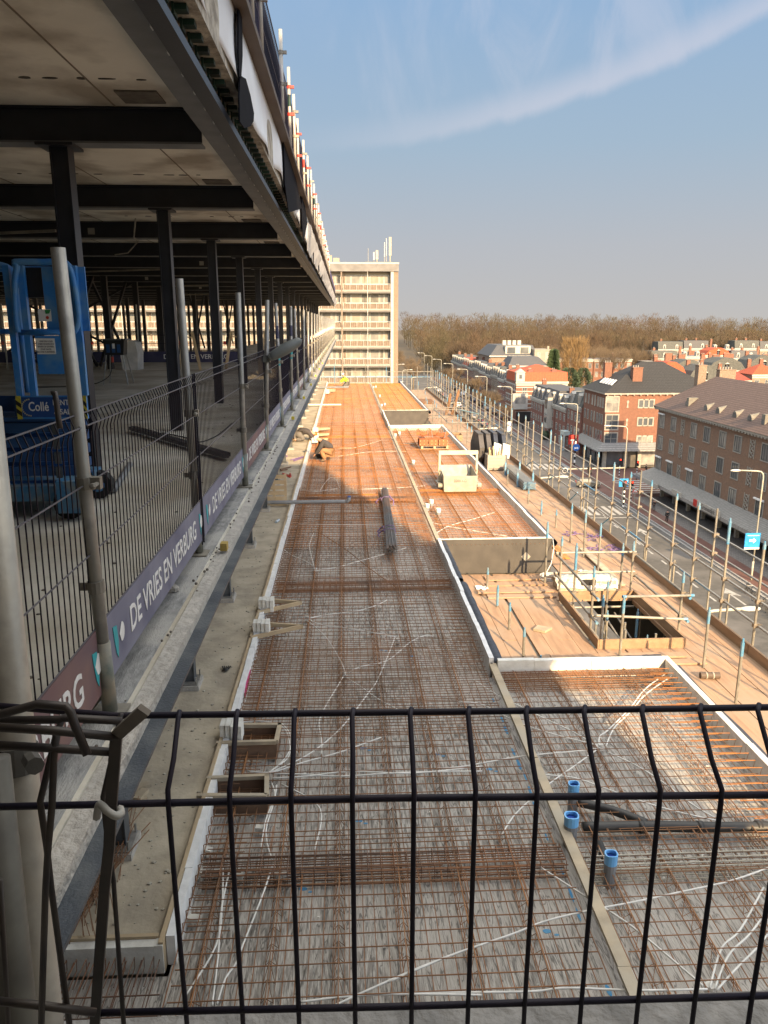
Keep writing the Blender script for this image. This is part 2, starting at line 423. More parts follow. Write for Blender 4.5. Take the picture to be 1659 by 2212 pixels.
darkredbrick = brickmat('dark_red_brick', (.27, .085, .055), (.18, .065, .05), (.20, .13, .10), axis='AUTO')
tanbrick = brickmat('tan_brick', (.26, .165, .105), (.20, .13, .085), (.27, .22, .17), axis='AUTO')
browntile = stripes('brown_roof_tiles', (.21, .135, .105), (.11, .07, .055), 'ZY', .24, .75, .3, .03)
blacktile = stripes('black_roof_tiles', (.04, .038, .038), (.02, .02, .02), 'XY', .3, .8, .35, .03)
orangetile = stripes('orange_roof_tiles', (.48, .085, .025), (.30, .055, .02), 'X', .45, .7, .3, .03)
redtile = stripes('red_roof_tiles', (.28, .05, .03), (.26, .05, .03), 'X', .4, .7, .3, .03)
slate = mat('grey_slate', (.075, .073, .074), (.06, .062, .066), 2, .7)
slated = mat('dark_mossy_slate', (.095, .095, .085), (.065, .068, .06), 2, .8)
greyroof = mat('grey_roof_felt', (.20, .20, .21), (.17, .17, .18), 2, .8)
creamp = mat('cream_plaster', (.27, .24, .19), (.235, .208, .168), 1, .85)
whitepst = mat('white_plaster', (.42, .40, .35), (.36, .34, .30), 1, .85)
awning = stripes('grey_corrugated_canopy', (.30, .29, .27), (.17, .165, .155), 'Y', .5, .7, .35, .03)
lamppaint = mat('cream_lamp_post', (.44, .42, .34), (.36, .34, .28), 3, .5)
lamphead = mat('lamp_head_grey', (.14, .155, .15), (.11, .12, .115), 6, .5)
lampheadw = mat('lamp_head_white', (.60, .58, .52), None, 3, .4)
bark = mat('tree_bark', (.17, .125, .07), (.13, .10, .065), 4, .9)
twig = mat('winter_twigs', (.15, .105, .06), (.10, .072, .045), 2, .9)
woodm = mat('winter_wood', (.085, .055, .032), (.055, .038, .024), .03, .95, c3=(.075, .062, .032), sc3=.02, lo=.4, hi=.6, detail=3)
evergreen = mat('evergreen_needles', (.035, .06, .022), (.055, .085, .03), 1, .8)
willow = mat('yellow_willow_twigs', (.24, .15, .06), (.17, .11, .05), .6, .9)
shrub = mat('dark_shrub_leaves', (.05, .075, .035), None, 2, .8)
forestfloor = mat('leaf_litter_ground', (.10, .075, .045), (.07, .055, .035), .05, .95)
redlight = mat('red_signal_light', (.9, .02, .01), None, 3, .4, emit=((1, .03, .01), 3))
bluesign = mat('blue_sign', (.02, .30, .70), None, 3, .5)
signblue2 = mat('round_blue_sign', (.02, .14, .50), None, 3, .5)
redsign = mat('red_sign', (.55, .03, .02), None, 3, .5)
chrome = mat('car_grey_paint', (.27, .26, .22), None, 1, .3, metal=.5)
skipm = mat('worn_galvanised_skip', (.42, .40, .33), (.30, .285, .235), 5, .6, .003, 20, c3=(.30, .28, .23), sc3=4)
skipin = mat('cement_stained_skip', (.30, .28, .25), (.45, .43, .38), 5, .8)
crateg = mat('grey_crate_boards', (.33, .31, .26), (.34, .31, .26), 5, .8)

# dark wandering cracks between the brushed ridges of the precast slabs
def ridges(m, dark=.42):
    t = m.node_tree; b = t.nodes['Principled BSDF']; L = t.links.new
    gp = t.nodes.new('ShaderNodeNewGeometry'); mp = t.nodes.new('ShaderNodeMapping'); mp.inputs['Scale'].default_value = (15, 1.9, 5); L(gp.outputs['Position'], mp.inputs[0])
    nz = t.nodes.new('ShaderNodeTexNoise'); nz.inputs['Scale'].default_value = 1; nz.inputs['Detail'].default_value = 3; nz.inputs['Distortion'].default_value = .5; L(mp.outputs[0], nz.inputs['Vector'])
    a = t.nodes.new('ShaderNodeMath'); a.operation = 'SUBTRACT'; a.inputs[1].default_value = .5; L(nz.outputs[0], a.inputs[0])
    c = t.nodes.new('ShaderNodeMath'); c.operation = 'ABSOLUTE'; L(a.outputs[0], c.inputs[0])
    r = t.nodes.new('ShaderNodeMapRange'); r.inputs[1].default_value = .004; r.inputs[2].default_value = .03; r.inputs[3].default_value = dark; r.inputs[4].default_value = 1; L(c.outputs[0], r.inputs[0])
    mx = t.nodes.new('ShaderNodeMix'); mx.data_type = 'RGBA'; mx.blend_type = 'MULTIPLY'; mx.inputs[0].default_value = 1
    L(b.inputs['Base Color'].links[0].from_socket, mx.inputs[6]); L(r.outputs[0], mx.inputs[7]); L(mx.outputs[2], b.inputs['Base Color'])
ridges(precast)
# ------------------------------------------------------------------ ground far below and the street
GZ = -28.0
def sheet(name, x0, x1, y0, y1, z, m, th=.05, kind='structure'):
    o = MB().box(x0, x1, y0, y1, z - th, z).build(name, m); o['kind'] = kind; return o
sheet('ground', -700, 1500, -300, 3000, GZ - .16, forestfloor, 1)
sheet('pavement', -20, 53, 20, 480, GZ - .004, pave, .15)
sheet('road', 20, 43.5, 20, 620, GZ + .004, asphalt, .12)
sheet('cycle_path', 44.5, 47.3, 20, 122, GZ + .008, redasph, .1)
sheet('cycle_path', 44.3, 46.6, 148, 420, GZ + .008, redasph, .1)
sheet('side_street', 43.52, 130, 122, 147.2, GZ + .012, redasph, .1)
sheet('far_side_street', 43.52, 120, 206.5, 216.5, GZ + .012, asphalt, .1)
for a, b in ((20, 121.8), (147.4, 206), (217, 420)):
    k = MB().box(43.51, 43.75, a, b, GZ - .1, GZ + .12).build('kerb', kerb); k['kind'] = 'structure'
    k = MB().box(44.2, 44.4, a, b, GZ - .1, GZ + .12).build('kerb', kerb); k['kind'] = 'structure'
mk = MB()
mz = GZ + .018
for i in range(8, 60):
    y = 90 + (i - 10) * 4.2 - 8.4
    if 104 < y < 118: continue
    if y < 104: mk.box(37.95, 38.2, y, y + 1.5, mz - .008, mz)
for i in range(6): mk.box(36.3 + i * 1.15, 36.95 + i * 1.15, 110, 115.5, mz - .008, mz)
for i in range(9): mk.box(34.5 + i * 1.15, 35.15 + i * 1.15, 147, 153, mz - .008, mz)
for i in range(24): mk.box(43.0, 43.42, 120.5 + i * 1.0, 121.0 + i * 1.0, mz - .008, mz)
for i in range(24): mk.box(41.0, 41.3, 120.5 + i * 1.0, 121.0 + i * 1.0, mz - .008, mz)
for i in range(7): mk.box(48.4, 54.5, 124.5 + i * 1.7, 125.2 + i * 1.7, mz + .004, mz + .012)
mk.box(38.3, 38.45, 92, 110, mz - .008, mz); mk.box(38.7, 38.85, 92, 110, mz - .008, mz)
mk.box(34.3, 43.2, 108.2, 108.5, mz - .008, mz)
for (x, y) in ((40.6, 75), (40.6, 100)):
    mk.box(x - .12, x + .12, y - 3, y + .6, mz - .008, mz)
    mk.prism([(x - .5, y + .6, mz - .008), (x + .9, y - .4, mz - .008), (x + .4, y + 2.2, mz - .008)], (0, 0, .008))
for i in range(14): mk.box(36.0, 36.2, 156 + i * 9, 160 + i * 9, mz - .008, mz)
for i in range(14): mk.box(31.0, 31.2, 156 + i * 9, 160 + i * 9, mz - .008, mz)
o = mk.build('road_marking', paintw); o['kind'] = 'structure'

# ------------------------------------------------------------------ the building the camera stands in: upper floor, soffit, columns
BD = thing('steel_frame_building', 'dark steel frame building under construction with open floor and concrete soffit', 'building', (-2.4, 3, -5.5))
fs = MB().box(-34, -.881, -1.15, 31.2, -1.557, -1.5).box(-6.5, -.881, 31.2, 76, -1.557, -1.5).build('floor_slab', floorconc, BD)
MB().box(-.879, -.803, 1.42, 76, -1.558, -1.508).build('mortar_edge', mortar, BD)
MB().box(-.879, 1.7, -1.15, 1.42, -1.80, -1.503).build('landing_slab', roughconc, BD)
# long ledge strip in rougher, greyer concrete
MB().box(-1.16, -.9, 1.42, 76, -1.5, -1.486).build('ledge_strip', ledgeconc, BD)
eb = MB(); eb.box(-1.0, -.739, 1.42, 76, -1.575, -1.56).box(-.92, -.905, 1.42, 76, -1.80, -1.575).box(-1.0, -.865, 1.42, 76, -1.815, -1.80)
eb.build('edge_beam', flange, BD)
cy = [7.30 + 3.85 * k for k in range(-1, 18)]
def colbox(mb, x0, x1, y, z0, z1):
    # H section seen as flanges with a web
    mb.box(x0, x0 + .014, y - .08, y + .08, z0, z1); mb.box(x1 - .014, x1, y - .08, y + .08, z0, z1)
    mb.box(x0 + .014, x1 - .014, y - .066, y + .066, z0, z1)
for i, y in enumerate(cy):
    m = MB(); colbox(m, -2.49, -2.335, y, -1.5, 1.455); m.box(-2.58, -2.27, y - .15, y + .15, 1.455, 1.478)
    c = m.parts('column', steel, BD)
    m = MB(); colbox(m, -2.57, -2.38, y, -5.5, -1.76); m.box(-2.0, -1.0, y - .03, y + .03, -1.95, -1.82); c2 = m.build('lower_column', steelg, BD)
    MB().box(-2.66, -2.30, y - .2, y + .2, -5.5, -5.42).build('base_plate', mortar, c2)
    b = MB().tube((-2.62, y - .15, -5.42), (-2.62, y - .15, -5.3), .014).tube((-2.34, y - .15, -5.42), (-2.34, y - .15, -5.3), .014)
    b.tube((-2.34, y + .15, -5.42), (-2.34, y + .15, -5.3), .014); b.box(-2.64, -2.32, y - .18, y + .18, -5.42, -5.40); b.parts('bolt', galv, c2)
    # bracket that ties the column to the ledge beam
    MB().box(-2.38, -.93, y - .07, y + .07, -1.79, -1.60).build('bracket', steelg, BD)
for r, x in enumerate((-7.9, -13.4, -18.9, -24.4)):
    for i, y in enumerate(cy):
        if (i + r) % 2 == 0 and y < 20: continue
        m = MB(); colbox(m, x, x + .19, y, -1.5 if y < 31.2 else -5.5, 1.48); m.build('inner_column', steel, BD)
for i, y in enumerate(cy):
    m = MB()
    MB().box(-34, -1.2, y - .1, y + .1, 1.48, 1.4975).build('beam_flange', edgegrey, BD)  # dusty, lit underside put into a lighter grey than the web
    m.box(-34, -1.2, y - .06, y - .045, 1.498, 1.75).box(-34, -1.2, y - .1, y + .1, 1.75, 1.768)
    bmm = m.build('cross_beam', steel, BD)
    if i % 2 == 1:
        x = -3.5 - (i * 1.7) % 4
        MB().box(x, x + .12, y - .066, y - .06, 1.55, 1.66).build('beam_plate', galv, bmm)
sb = MB().box(-34, -1.0, -1.15, 76, 1.77, 2.05); so = sb.build('soffit_slab', soffitc, BD)
j = MB()
for k in range(26): j.box(-1.9 - 1.2 * k - .008, -1.9 - 1.2 * k + .004, -1.1, 75.9, 1.764, 1.772)
j.build('joint', mat('joint_dark', (.24, .20, .15), None, 8, .9), so)
pk = MB(); rb = MB()
for y in cy:
    x = -1.5
    while x > -14:
        w = random.uniform(.03, .085); h = random.uniform(.012, .03); yy = y + 3.0 + random.uniform(-.015, .015)
        if random.random() < .8: pk.prism([(x + w * math.cos(a) * random.uniform(.7, 1), yy + h * math.sin(a), 1.765) for a in (0, .8, 1.6, 2.4, 3.1, 3.9, 4.7, 5.5)], (0, 0, .006))
        x -= random.uniform(.15, .4)
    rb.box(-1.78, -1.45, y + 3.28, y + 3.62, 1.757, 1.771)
pk.parts('pock_mark', pock, so); rb.parts('recess_shade_panel', mat('recess_shade', (.10, .085, .07), (.16, .14, .11), 9, .9, .02, 12), so)  # recesses drawn as dark panels, their shade put into the colour
# edge of the upper floor
MB().box(-1.19, -1.0, -1.15, 76, 1.567, 1.587).box(-1.10, -1.08, -1.15, 76, 1.587, 1.77).build('edge_flange', edgegrey, BD)
MB().box(-.985, -.875, -1.15, 76, 1.50, 1.515).box(-.985, -.965, -1.15, 76, 1.515, 1.66).box(-.885, -.875, -1.15, 76, 1.515, 1.56).build('edge_channel', steel, BD)
nib = MB().box(-.999, -.815, -1.15, 76, 1.76, 2.28).build('edge_nib', mat('dirty_concrete', (.52, .48, .41), (.25, .225, .19), 9, .9, .03, 14), BD)
tb = MB(); an = MB()
y = 1.0
while y < 30: tb.box(-1.004, -.998, y, y + .06, 1.515, 1.61); y += .4
tb.parts('white_tab', whitepl, BD)
y = 1.2
while y < 60:
    an.box(-.945, -.87, y, y + .08, 1.725, 1.757); an.box(-.955, -.94, y - .01, y + .09, 1.70, 1.765); y += .235
an.parts('anchor', greenm, BD)
# wavy white membrane over the fascia
fm = MB(); n = 380; rows = 7
for i in range(n + 1):
    y = -1 + 77 * (i / n) ** 1.35
    w = .018 * math.sin(y * 1.9) + .012 * math.sin(y * 4.3 + 1) + (.02 * math.sin(y * 7) if y > 16 else 0)
    low = 1.80 + .03 * math.sin(y * 1.3) + .02 * math.sin(y * 3.7) - (.08 * abs(math.sin(y * .9)) if y > 14 else 0)
    for r in range(rows + 1):
        t = r / rows
        fm.v.append((-.80 + w * math.sin(t * math.pi) + (1 - t) * .02 * math.sin(y * 3.1), y, low + (2.30 - low) * t))
for i in range(n):
    for r in range(rows):
        a = i * (rows + 1) + r; fm.f.append((a, a + rows + 1, a + rows + 2, a + 1))
fo = fm.build('fascia_membrane', fasciam, BD, smooth=True)
md = fo.modifiers.new('thick', 'SOLIDIFY'); md.thickness = .004
MB().box(-.83, -.69, -1.15, 76, 2.301, 2.36).build('fascia_trim', brownstrip, BD)
MB().box(-34, -.831, -1.15, 76, 2.06, 2.301).build('upper_floor_slab', soffitc, BD)
# black flaps hanging loose at the membrane seams
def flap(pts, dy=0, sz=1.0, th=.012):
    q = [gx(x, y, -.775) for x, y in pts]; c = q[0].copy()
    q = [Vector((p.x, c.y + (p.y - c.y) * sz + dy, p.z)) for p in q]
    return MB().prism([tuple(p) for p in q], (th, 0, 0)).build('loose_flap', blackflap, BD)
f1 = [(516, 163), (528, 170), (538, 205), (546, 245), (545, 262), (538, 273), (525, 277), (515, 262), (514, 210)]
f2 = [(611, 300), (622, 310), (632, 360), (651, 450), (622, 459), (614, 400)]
flap(f1); flap(f2); flap([(512, 20), (520, 25), (521, 120), (518, 168), (514, 165), (512, 110)])  # last one is a narrow slit, its shade drawn as a black sheet
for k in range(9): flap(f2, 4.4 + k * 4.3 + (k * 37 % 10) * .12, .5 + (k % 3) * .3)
# crumpled white lumps where the membrane hangs loose further along
m = MB(); y = 18
while y < 74:
    m.prism([(-.80, y, 1.55), (-.80, y + 1.2, 1.50), (-.66, y + 1.5, 1.78), (-.76, y + 1.0, 2.2), (-.79, y + .1, 2.15)], (.02, .05, 0)); y += random.uniform(1.5, 3)
m.parts('crumpled_sheet', mat('crumpled_grey_sheet', (.40, .40, .41), (.2, .2, .21), 1.2, .7, .03, 3), BD)
# cross bracing inside
m = MB()
for (y0, y1) in ((22.7, 26.55), (26.55, 30.4)):
    m.obox((-8.15, y0, -1.4), (-8.15, y1, 1.45), .08, .08); m.obox((-8.25, y1, -1.4), (-8.25, y0, 1.45), .08, .08)
for (x0, x1) in ((-13.4, -7.9), (-24.4, -18.9)): m.obox((x0, 30.45, -1.4), (x1, 30.45, 1.45), .08, .08); m.obox((x1, 30.55, -1.4), (x0, 30.55, 1.45), .08, .08)
for (y0, y1) in ((41.7, 45.5), (53, 57)):
    m.obox((-7.9, y0, -1.4), (-7.9, y1, 1.45), .08, .08); m.obox((-8.0, y1, -1.4), (-8.0, y0, 1.45), .08, .08)
m.parts('cross_brace', steel, BD)
m = MB()
for k in range(5): m.obox((-4.5 - k * .3, 13 + k * 9, 1.40), (-8 - k * .3, 14 + k * 9, 1.36), .04, .04)
m.path([(-3, 12, 1.46), (-3.3, 13, 1.30), (-3.6, 14.5, 1.40), (-4.2, 16, 1.32), (-5, 18, 1.45)], .012, 5)
m.parts('hung_cable', galvw, BD)

# ------------------------------------------------------------------ unseen wing behind the camera, shaped to cast the shade on the near part
WG = thing('shade_wing', 'unseen wing behind the landing, shaped to cast shade over the near field', 'building', (-5, -6, GZ))
MB().box(-40, 6.95, -12, -1.2, GZ, 1.6).box(-40, 7.9, -12, -1.2, 1.6, 8.5).build('wall', creamp, WG)
# ------------------------------------------------------------------ lower roof: precast slabs, strip, edges
NB = ((-1.0, 11.70), (19.1, 41.9), (49.4, 74.0))      # the three bays
LR = thing('lower_roof', 'grey precast concrete roof deck of the lower storey under the reinforcement', 'roof', (0, 30, GZ))
MB().box(-1.66, 2.36, -1, 74.2, -6.2, -5.75).build('precast_slab', precast, LR)
for a, b in NB: MB().box(2.361, 5.30, a, b, -6.2, -5.752).build('bay_slab', precast, LR)
MB().box(-34, -1.74, 5.99, 76, -5.9, -5.5).build('inner_floor', dustconc, LR)
MB().box(-9, -1.67, -1, 5.86, -6.2, -5.76).build('near_slab', precast, LR)
MB().box(-34, -9, -1, 5.99, -6.2, -5.9).build('under_slab', dustconc, LR)
MB().box(-34, 5.3, -1, 76, GZ, -6.45).build('lower_wall', creamp, LR)
m = MB()
for a, b in NB:
    if a > 0: m.box(2.42, 5.36, a - .02, a - .001, -6.4, -5.47)
for (a, b) in ((11.7, 19.1), (41.9, 49.4)): m.box(2.37, 2.40, a, b, -6.4, -5.5)
for a, b in NB: m.box(5.31, 5.37, a, b, -6.4, -5.62)
m.build('membrane_wall', membrane, LR)
# little diamond fixing plate on the dark wall
MB().prism([(4.55, 19.07, -5.95), (4.68, 19.07, -5.82), (4.81, 19.07, -5.95), (4.68, 19.07, -6.08)], (0, -.008, 0)).build('fixing_plate', stone, LR)
def rag(mb, x0, x1, y0, y1, z0, z1, step=.8):     # strip made of butted blocks with slightly uneven tops
    lx = (x1 - x0) > (y1 - y0); a, b = (x0, x1) if lx else (y0, y1); p = a
    while p < b - .01:
        q = min(b, p + step * random.uniform(.7, 1.3)); dz = random.uniform(-.012, .012); d = random.uniform(-.008, .008)
        if lx: mb.box(p, q - .003, y0 + d, y1 + d, z0, z1 + dz)
        else: mb.box(x0 + d, x1 + d, p, q - .003, z0, z1 + dz)
        p = q
def foamstrip(args, label, m=foam):
    mb = MB(); rag(mb, *args); return tag(mb.build('foam_edge_strip', m), label, 'foam strip', 'white foam strips along the slab edges')
def board(args, label, m=timberd, name='edge_board', cat='board', step=3.9):
    mb = MB(); rag(mb, *args, step=step); return tag(mb.build(name, m), label, cat, 'timber boards along the slab edges')
foamstrip((-1.70, -1.62, 5.98, 74, -5.75, -5.44), 'long white foam edge strip along the left side of the rebar field')
board((-1.745, -1.702, 5.9, 74, -5.75, -5.425), 'long thin timber board on the outer side of the left foam strip', timber)
foamstrip((-6, -1.70, 5.88, 5.975, -5.75, -5.46), 'broken foam strip across the near end of the dusty concrete strip', foamw)
board((-6, -1.76, 5.98, 6.02, -5.5, -5.42), 'short timber board behind the broken foam strip', timber)
foamstrip((2.47, 5.27, 11.60, 11.70, -5.75, -5.42), 'white foam strip across the far end of the nearest bay', foamw)
foamstrip((5.27, 5.36, -1, 11.72, -5.75, -5.43), 'white foam strip down the right side of the nearest bay', foamw)
foamstrip((2.34, 2.42, 11.74, 19.05, -5.75, -5.42), 'white foam strip beside the plank deck recess with the stair hatch')
foamstrip((2.44, 5.36, 19.10, 19.17, -5.75, -5.45), 'white foam strip on top of the black wall behind the plank deck recess', foamw)
foamstrip((5.27, 5.35, 19.17, 41.9, -5.75, -5.45), 'white foam strip down the right side of the middle bay beside the skip', foamw)
foamstrip((2.44, 5.36, 41.85, 41.95, -5.75, -5.44), 'white foam strip across the far end of the middle bay', foamw)
foamstrip((2.34, 2.42, 41.95, 49.4, -5.75, -5.42), 'white foam strip beside the far recess', foamw)
foamstrip((2.44, 5.36, 49.4, 49.47, -5.75, -5.45), 'white foam strip on top of the far black wall', foamw)
foamstrip((5.27, 5.35, 49.47, 74, -5.75, -5.45), 'white foam strip down the right side of the farthest bay', foamw)
board((2.34, 2.455, 1.0, 11.72, -5.56, -5.51), 'long dusty screed board dividing the near rebar field and near bay', name='divider_board')
board((2.34, 2.44, 19.0, 41.9, -5.56, -5.50), 'pale divider board running left of the skip and the blue capped pipes', name='divider_board')
board((2.34, 2.44, 49.4, 74, -5.56, -5.50), 'pale divider board beside the farthest bay', name='divider_board')
def roll(p, q, w, h, label):
    mb = MB(); n = 24; P, Q = Vector(p), Vector(q); d = (Q - P).normalized(); s = d.cross(Vector((0, 0, 1)))
    for i in range(n + 1):
        c = P.lerp(Q, i / n); k = len(mb.v)
        for a in range(8):
            t = a * math.pi / 4; rr = 1 + random.uniform(-.14, .14)
            mb.v.append(tuple(c + s * w / 2 * rr * math.cos(t) + Vector((0, 0, h / 2 * (1 + rr * math.sin(t))))))
        if i:
            for a in range(8): b = (a + 1) % 8; mb.f.append((k - 8 + a, k - 8 + b, k + b, k + a))
    return tag(mb.build('membrane_roll', memroll, smooth=True), label, 'membrane', 'dark membrane lapped over the slab edges')
roll((2.53, 11.8, -5.62), (2.53, 15.8, -5.62), .17, .15, 'dark blue membrane roll lying beside the near half of the recess edge')
roll((2.50, 16.0, -5.58), (2.50, 19.0, -5.58), .13, .12, 'dark blue membrane roll beside the far half of the recess edge, against the black wall')
roll((2.6, 11.83, -5.66), (5.3, 11.83, -5.62), .14, .16, 'black membrane lapped behind the foam strip at the end of the nearest bay')
roll((5.46, -1, -5.75), (5.46, 11.6, -5.75), .18, .22, 'crumpled black membrane beside the right foam strip of the nearest bay')
roll((5.45, 19.2, -5.72), (5.45, 41.8, -5.72), .16, .2, 'crumpled black membrane beside the right foam strip of the middle bay')
roll((5.45, 49.5, -5.72), (5.45, 74, -5.72), .16, .2, 'black membrane beside the right foam strip of the farthest bay')

# ------------------------------------------------------------------ reinforcement
def rebar_mat(x0, x1, y0, y1, dx, dy, label, girders=True, mm=rust, r=.006, jit=.012, double=None, bottom=True):
    T = thing('rebar_mat', label, 'reinforcement', ((x0 + x1) / 2, (y0 + y1) / 2, -5.75), 'rusty reinforcement mats on the precast slabs')
    a = MB(); x = x0
    while x <= x1:
        y = y0
        while y < y1 - .1:
            q = min(y1, y + random.uniform(5, 6)); xx = x + random.uniform(-jit, jit)
            a.tube((xx, y - .2, -5.60), (xx + random.uniform(-jit, jit), q + .25, -5.60 + random.uniform(-.004, .004)), r, 4, cap=False)
            y = q
        x += dx
    a.build('long_bar', mm, T)
    b = MB(); y = y0
    while y <= y1:
        e = random.uniform(-jit, jit) * 1.4
        d = double(y) if double else False
        b.tube((x0 - .02 + random.uniform(0, .05), y, -5.588), (x1 + random.uniform(-.05, .02), y + e, -5.588), r, 4, cap=False)
        if random.random() < .12: b.tube((x0 + random.uniform(0, 1), y + .03, -5.582), (x1 - random.uniform(0, 1.5), y + .03 + e, -5.582), r, 4, cap=False)
        y += dy * (.5 if d else 1)
    b.build('cross_bar', mm, T)
    c = MB(); y = y0 + .07
    while y <= min(y1, 45):
        c.tube((x0, y, -5.70), (x1, y + random.uniform(-.02, .02), -5.70), r * .9, 4, cap=False); y += dy * 1.3
    if y0 < 45 and bottom: c.build('bottom_bar', rustd, T)
    if girders:
        g = MB(); x = x0 + .22
        while x < x1 - .1:
            g.tube((x, y0, -5.578), (x, y1, -5.575), r * 1.15, 4, cap=False)
            g.tube((x - .055, y0, -5.73), (x - .055, y1, -5.73), r * .8, 4, cap=False); g.tube((x + .055, y0, -5.73), (x + .055, y1, -5.73), r * .8, 4, cap=False)
            y = y0
            while y < min(y1, 42):
                for s in (-1, 1):
                    g.tube((x + s * .055, y, -5.73), (x, y + .1, -5.577), r * .6, 3, cap=False); g.tube((x, y + .1, -5.577), (x + s * .055, y + .2, -5.73), r * .6, 3, cap=False)
                y += .2
            x += .62
        g.build('lattice_girder', mat('girder_rust', (.26, .12, .05), (.16, .10, .06), 1, .75, c3=(.34, .15, .05), sc3=.5), T)
    return T
dbl = lambda y: (6.6 < y < 7.6) or (15.5 < y < 16.6) or 9.5 < y < 13 or 24 < y < 25
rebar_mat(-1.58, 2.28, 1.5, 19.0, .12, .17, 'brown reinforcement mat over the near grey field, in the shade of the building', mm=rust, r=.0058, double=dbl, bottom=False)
rebar_mat(-1.58, 2.28, 19.05, 74, .11, .19, 'orange reinforcement mat over the long far field, mostly in sunlight', mm=rust_sunlit, r=.0066, double=lambda y: 24 < y < 25.2 or 38 < y < 39)
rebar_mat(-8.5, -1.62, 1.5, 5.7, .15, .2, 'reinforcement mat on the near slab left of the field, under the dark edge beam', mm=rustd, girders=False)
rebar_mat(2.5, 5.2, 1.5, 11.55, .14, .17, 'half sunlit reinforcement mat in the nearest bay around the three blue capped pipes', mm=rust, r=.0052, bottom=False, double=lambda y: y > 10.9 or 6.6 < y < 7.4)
rebar_mat(2.5, 5.22, 19.25, 41.8, .12, .17, 'orange reinforcement mat in the middle bay under the skip', mm=rust_sunlit, r=.0064)
rebar_mat(2.5, 5.22, 49.5, 73.9, .16, .14, 'orange reinforcement mat in the farthest bay', mm=rust_sunlit, r=.0064)
# dense beam cages crossing the field
def cage(x0, x1, y, label, m=rustd, n=5):
    mb = MB()
    for k in range(n):
        for z in (-5.57, -5.72): mb.tube((x0, y + k * .07 - .14, z), (x1, y + k * .07 - .14 + random.uniform(-.02, .02), z), .008, 4, cap=False)
    x = x0 + .05
    while x < x1:
        mb.path([(x, y - .15, -5.72), (x, y - .15, -5.53), (x, y + .15, -5.53), (x, y + .15, -5.72)], .005, 3); x += .14
    tag(mb.build('beam_cage', m), label, 'reinforcement', 'beam cages of stirrups crossing the field')
cage(-1.55, 2.3, 7.05, 'dense dark beam cage crossing the near field, nearest to the fence')
cage(-1.55, 2.3, 16.1, 'dark beam cage crossing the field level with the stair hatch')
cage(-1.55, 2.3, 24.6, 'beam cage crossing the field where the shade ends')
cage(2.5, 5.2, 6.95, 'beam cage crossing the nearest bay beside the black drain pipe', mat('pale_stirrups', (.50, .46, .38), None, 3, .7), 4)
cage(2.5, 5.2, 11.3, 'beam cage along the foam strip at the end of the nearest bay', rust, 6)
cage(2.5, 5.25, 25.6, 'beam cage crossing the middle bay in front of the skip', rust_sunlit, 6)
# bent bar ends standing along the foam strips
mb = MB(); y = 6.2
while y < 26:
    mb.path([(-1.15, y, -5.60), (-1.57, y, -5.60), (-1.59, y, -5.585), (-1.59, y, -5.50), (-1.57, y, -5.49), (-1.35, y, -5.49)], .0055, 4); y += .16
tag(mb.build('hairpin_bars', rust), 'row of bent hairpin bars along the left foam strip', 'reinforcement')
mb = MB(); y = 2
while y < 11.5:
    mb.path([(4.7, y, -5.60), (5.22, y, -5.60), (5.24, y, -5.49), (4.85, y, -5.48)], .0055, 4); y += .17
tag(mb.build('hairpin_bars', rust_sunlit), 'row of bent hairpin bars along the right foam strip of the nearest bay', 'reinforcement')
mb = MB(); y = 12
while y < 30:
    mb.path([(1.9, y, -5.60), (2.29, y, -5.60), (2.31, y, -5.49), (1.95, y, -5.48)], .0055, 4); y += .16
tag(mb.build('hairpin_bars', rust), 'row of bent hairpin bars along the recess and the divider board', 'reinforcement')
mb = MB()
for k in range(46):
    x = -5.6 + k * .085; mb.path([(x, 5.2, -5.62), (x, 5.82, -5.62), (x, 5.84, -5.52), (x, 5.5, -5.5)], .005, 4)
tag(mb.build('hairpin_bars', rustd), 'row of bent hairpin bars in front of the broken foam strip', 'reinforcement')

# blue and pink spray marks
rs_ = random.Random(2); m = MB()
def dab(x, y, z, w, l): m.prism([(x + w * rs_.uniform(.7, 1.1) * math.cos(a), y + l * rs_.uniform(.7, 1.1) * math.sin(a), z) for a in [i * .7 for i in range(9)]], (0, 0, .003))
y = 2.5
while y < 11.3:
    if rs_.random() < .75: dab(2.27 + rs_.uniform(-.02, .02), y, -5.749, rs_.uniform(.01, .03), rs_.uniform(.06, .16))
    y += .3
for x, y in ((.2, 9.6), (1.2, 9.4), (.1, 8.0), (1.15, 12.6), (-.5, 6.9), (1.9, 6.2), (1.85, 9.0), (.6, 12.9), (-.3, 17)): dab(x, y, -5.749, .05, .03); dab(x + .08, y - .05, -5.749, .03, .015)
m.build('spray_mark', mat('blue_spray_paint', (.05, .25, .50), (.12, .30, .45), 20, .8), LR)
m = MB(); p = gz(329.1 + 432 * .42984, 1151.9 + 765 * .42984, -5.6)
m.prism([(-1.607, p.y - .35, -5.66), (-1.607, p.y + .3, -5.62), (-1.607, p.y + .42, -5.52), (-1.607, p.y - .1, -5.50), (-1.607, p.y - .4, -5.56)], (.004, 0, 0)); m.build('spray_mark', mat('pink_spray_paint', (.75, .06, .25), None, 9, .8), LR)
# ------------------------------------------------------------------ picture crops used while measuring: (x0, y0, scale)
CR = dict(T3=(329.1, 1151.9, .42984), T4=(329.1, 1590.8, .42984), T1=(932.5, 1371.4, .43777), T2=(822.8, 1645.6, .50391), Z3=(548.5, 795.4, .39678),
          C5=(576, 905.1, .19839), SK=(877.7, 905.1, .19839), B=(960, 1179.4, .33066), C6=(1124.5, 905.1, .19839), C7=(1316.5, 822.8, .24805), Z4=(932.5, 932.5, .43777), D=(0, 0, 1))
def P(c, x, y, z):
    a, b, k = CR[c]; return gz(a + x * k, b + y * k, z)
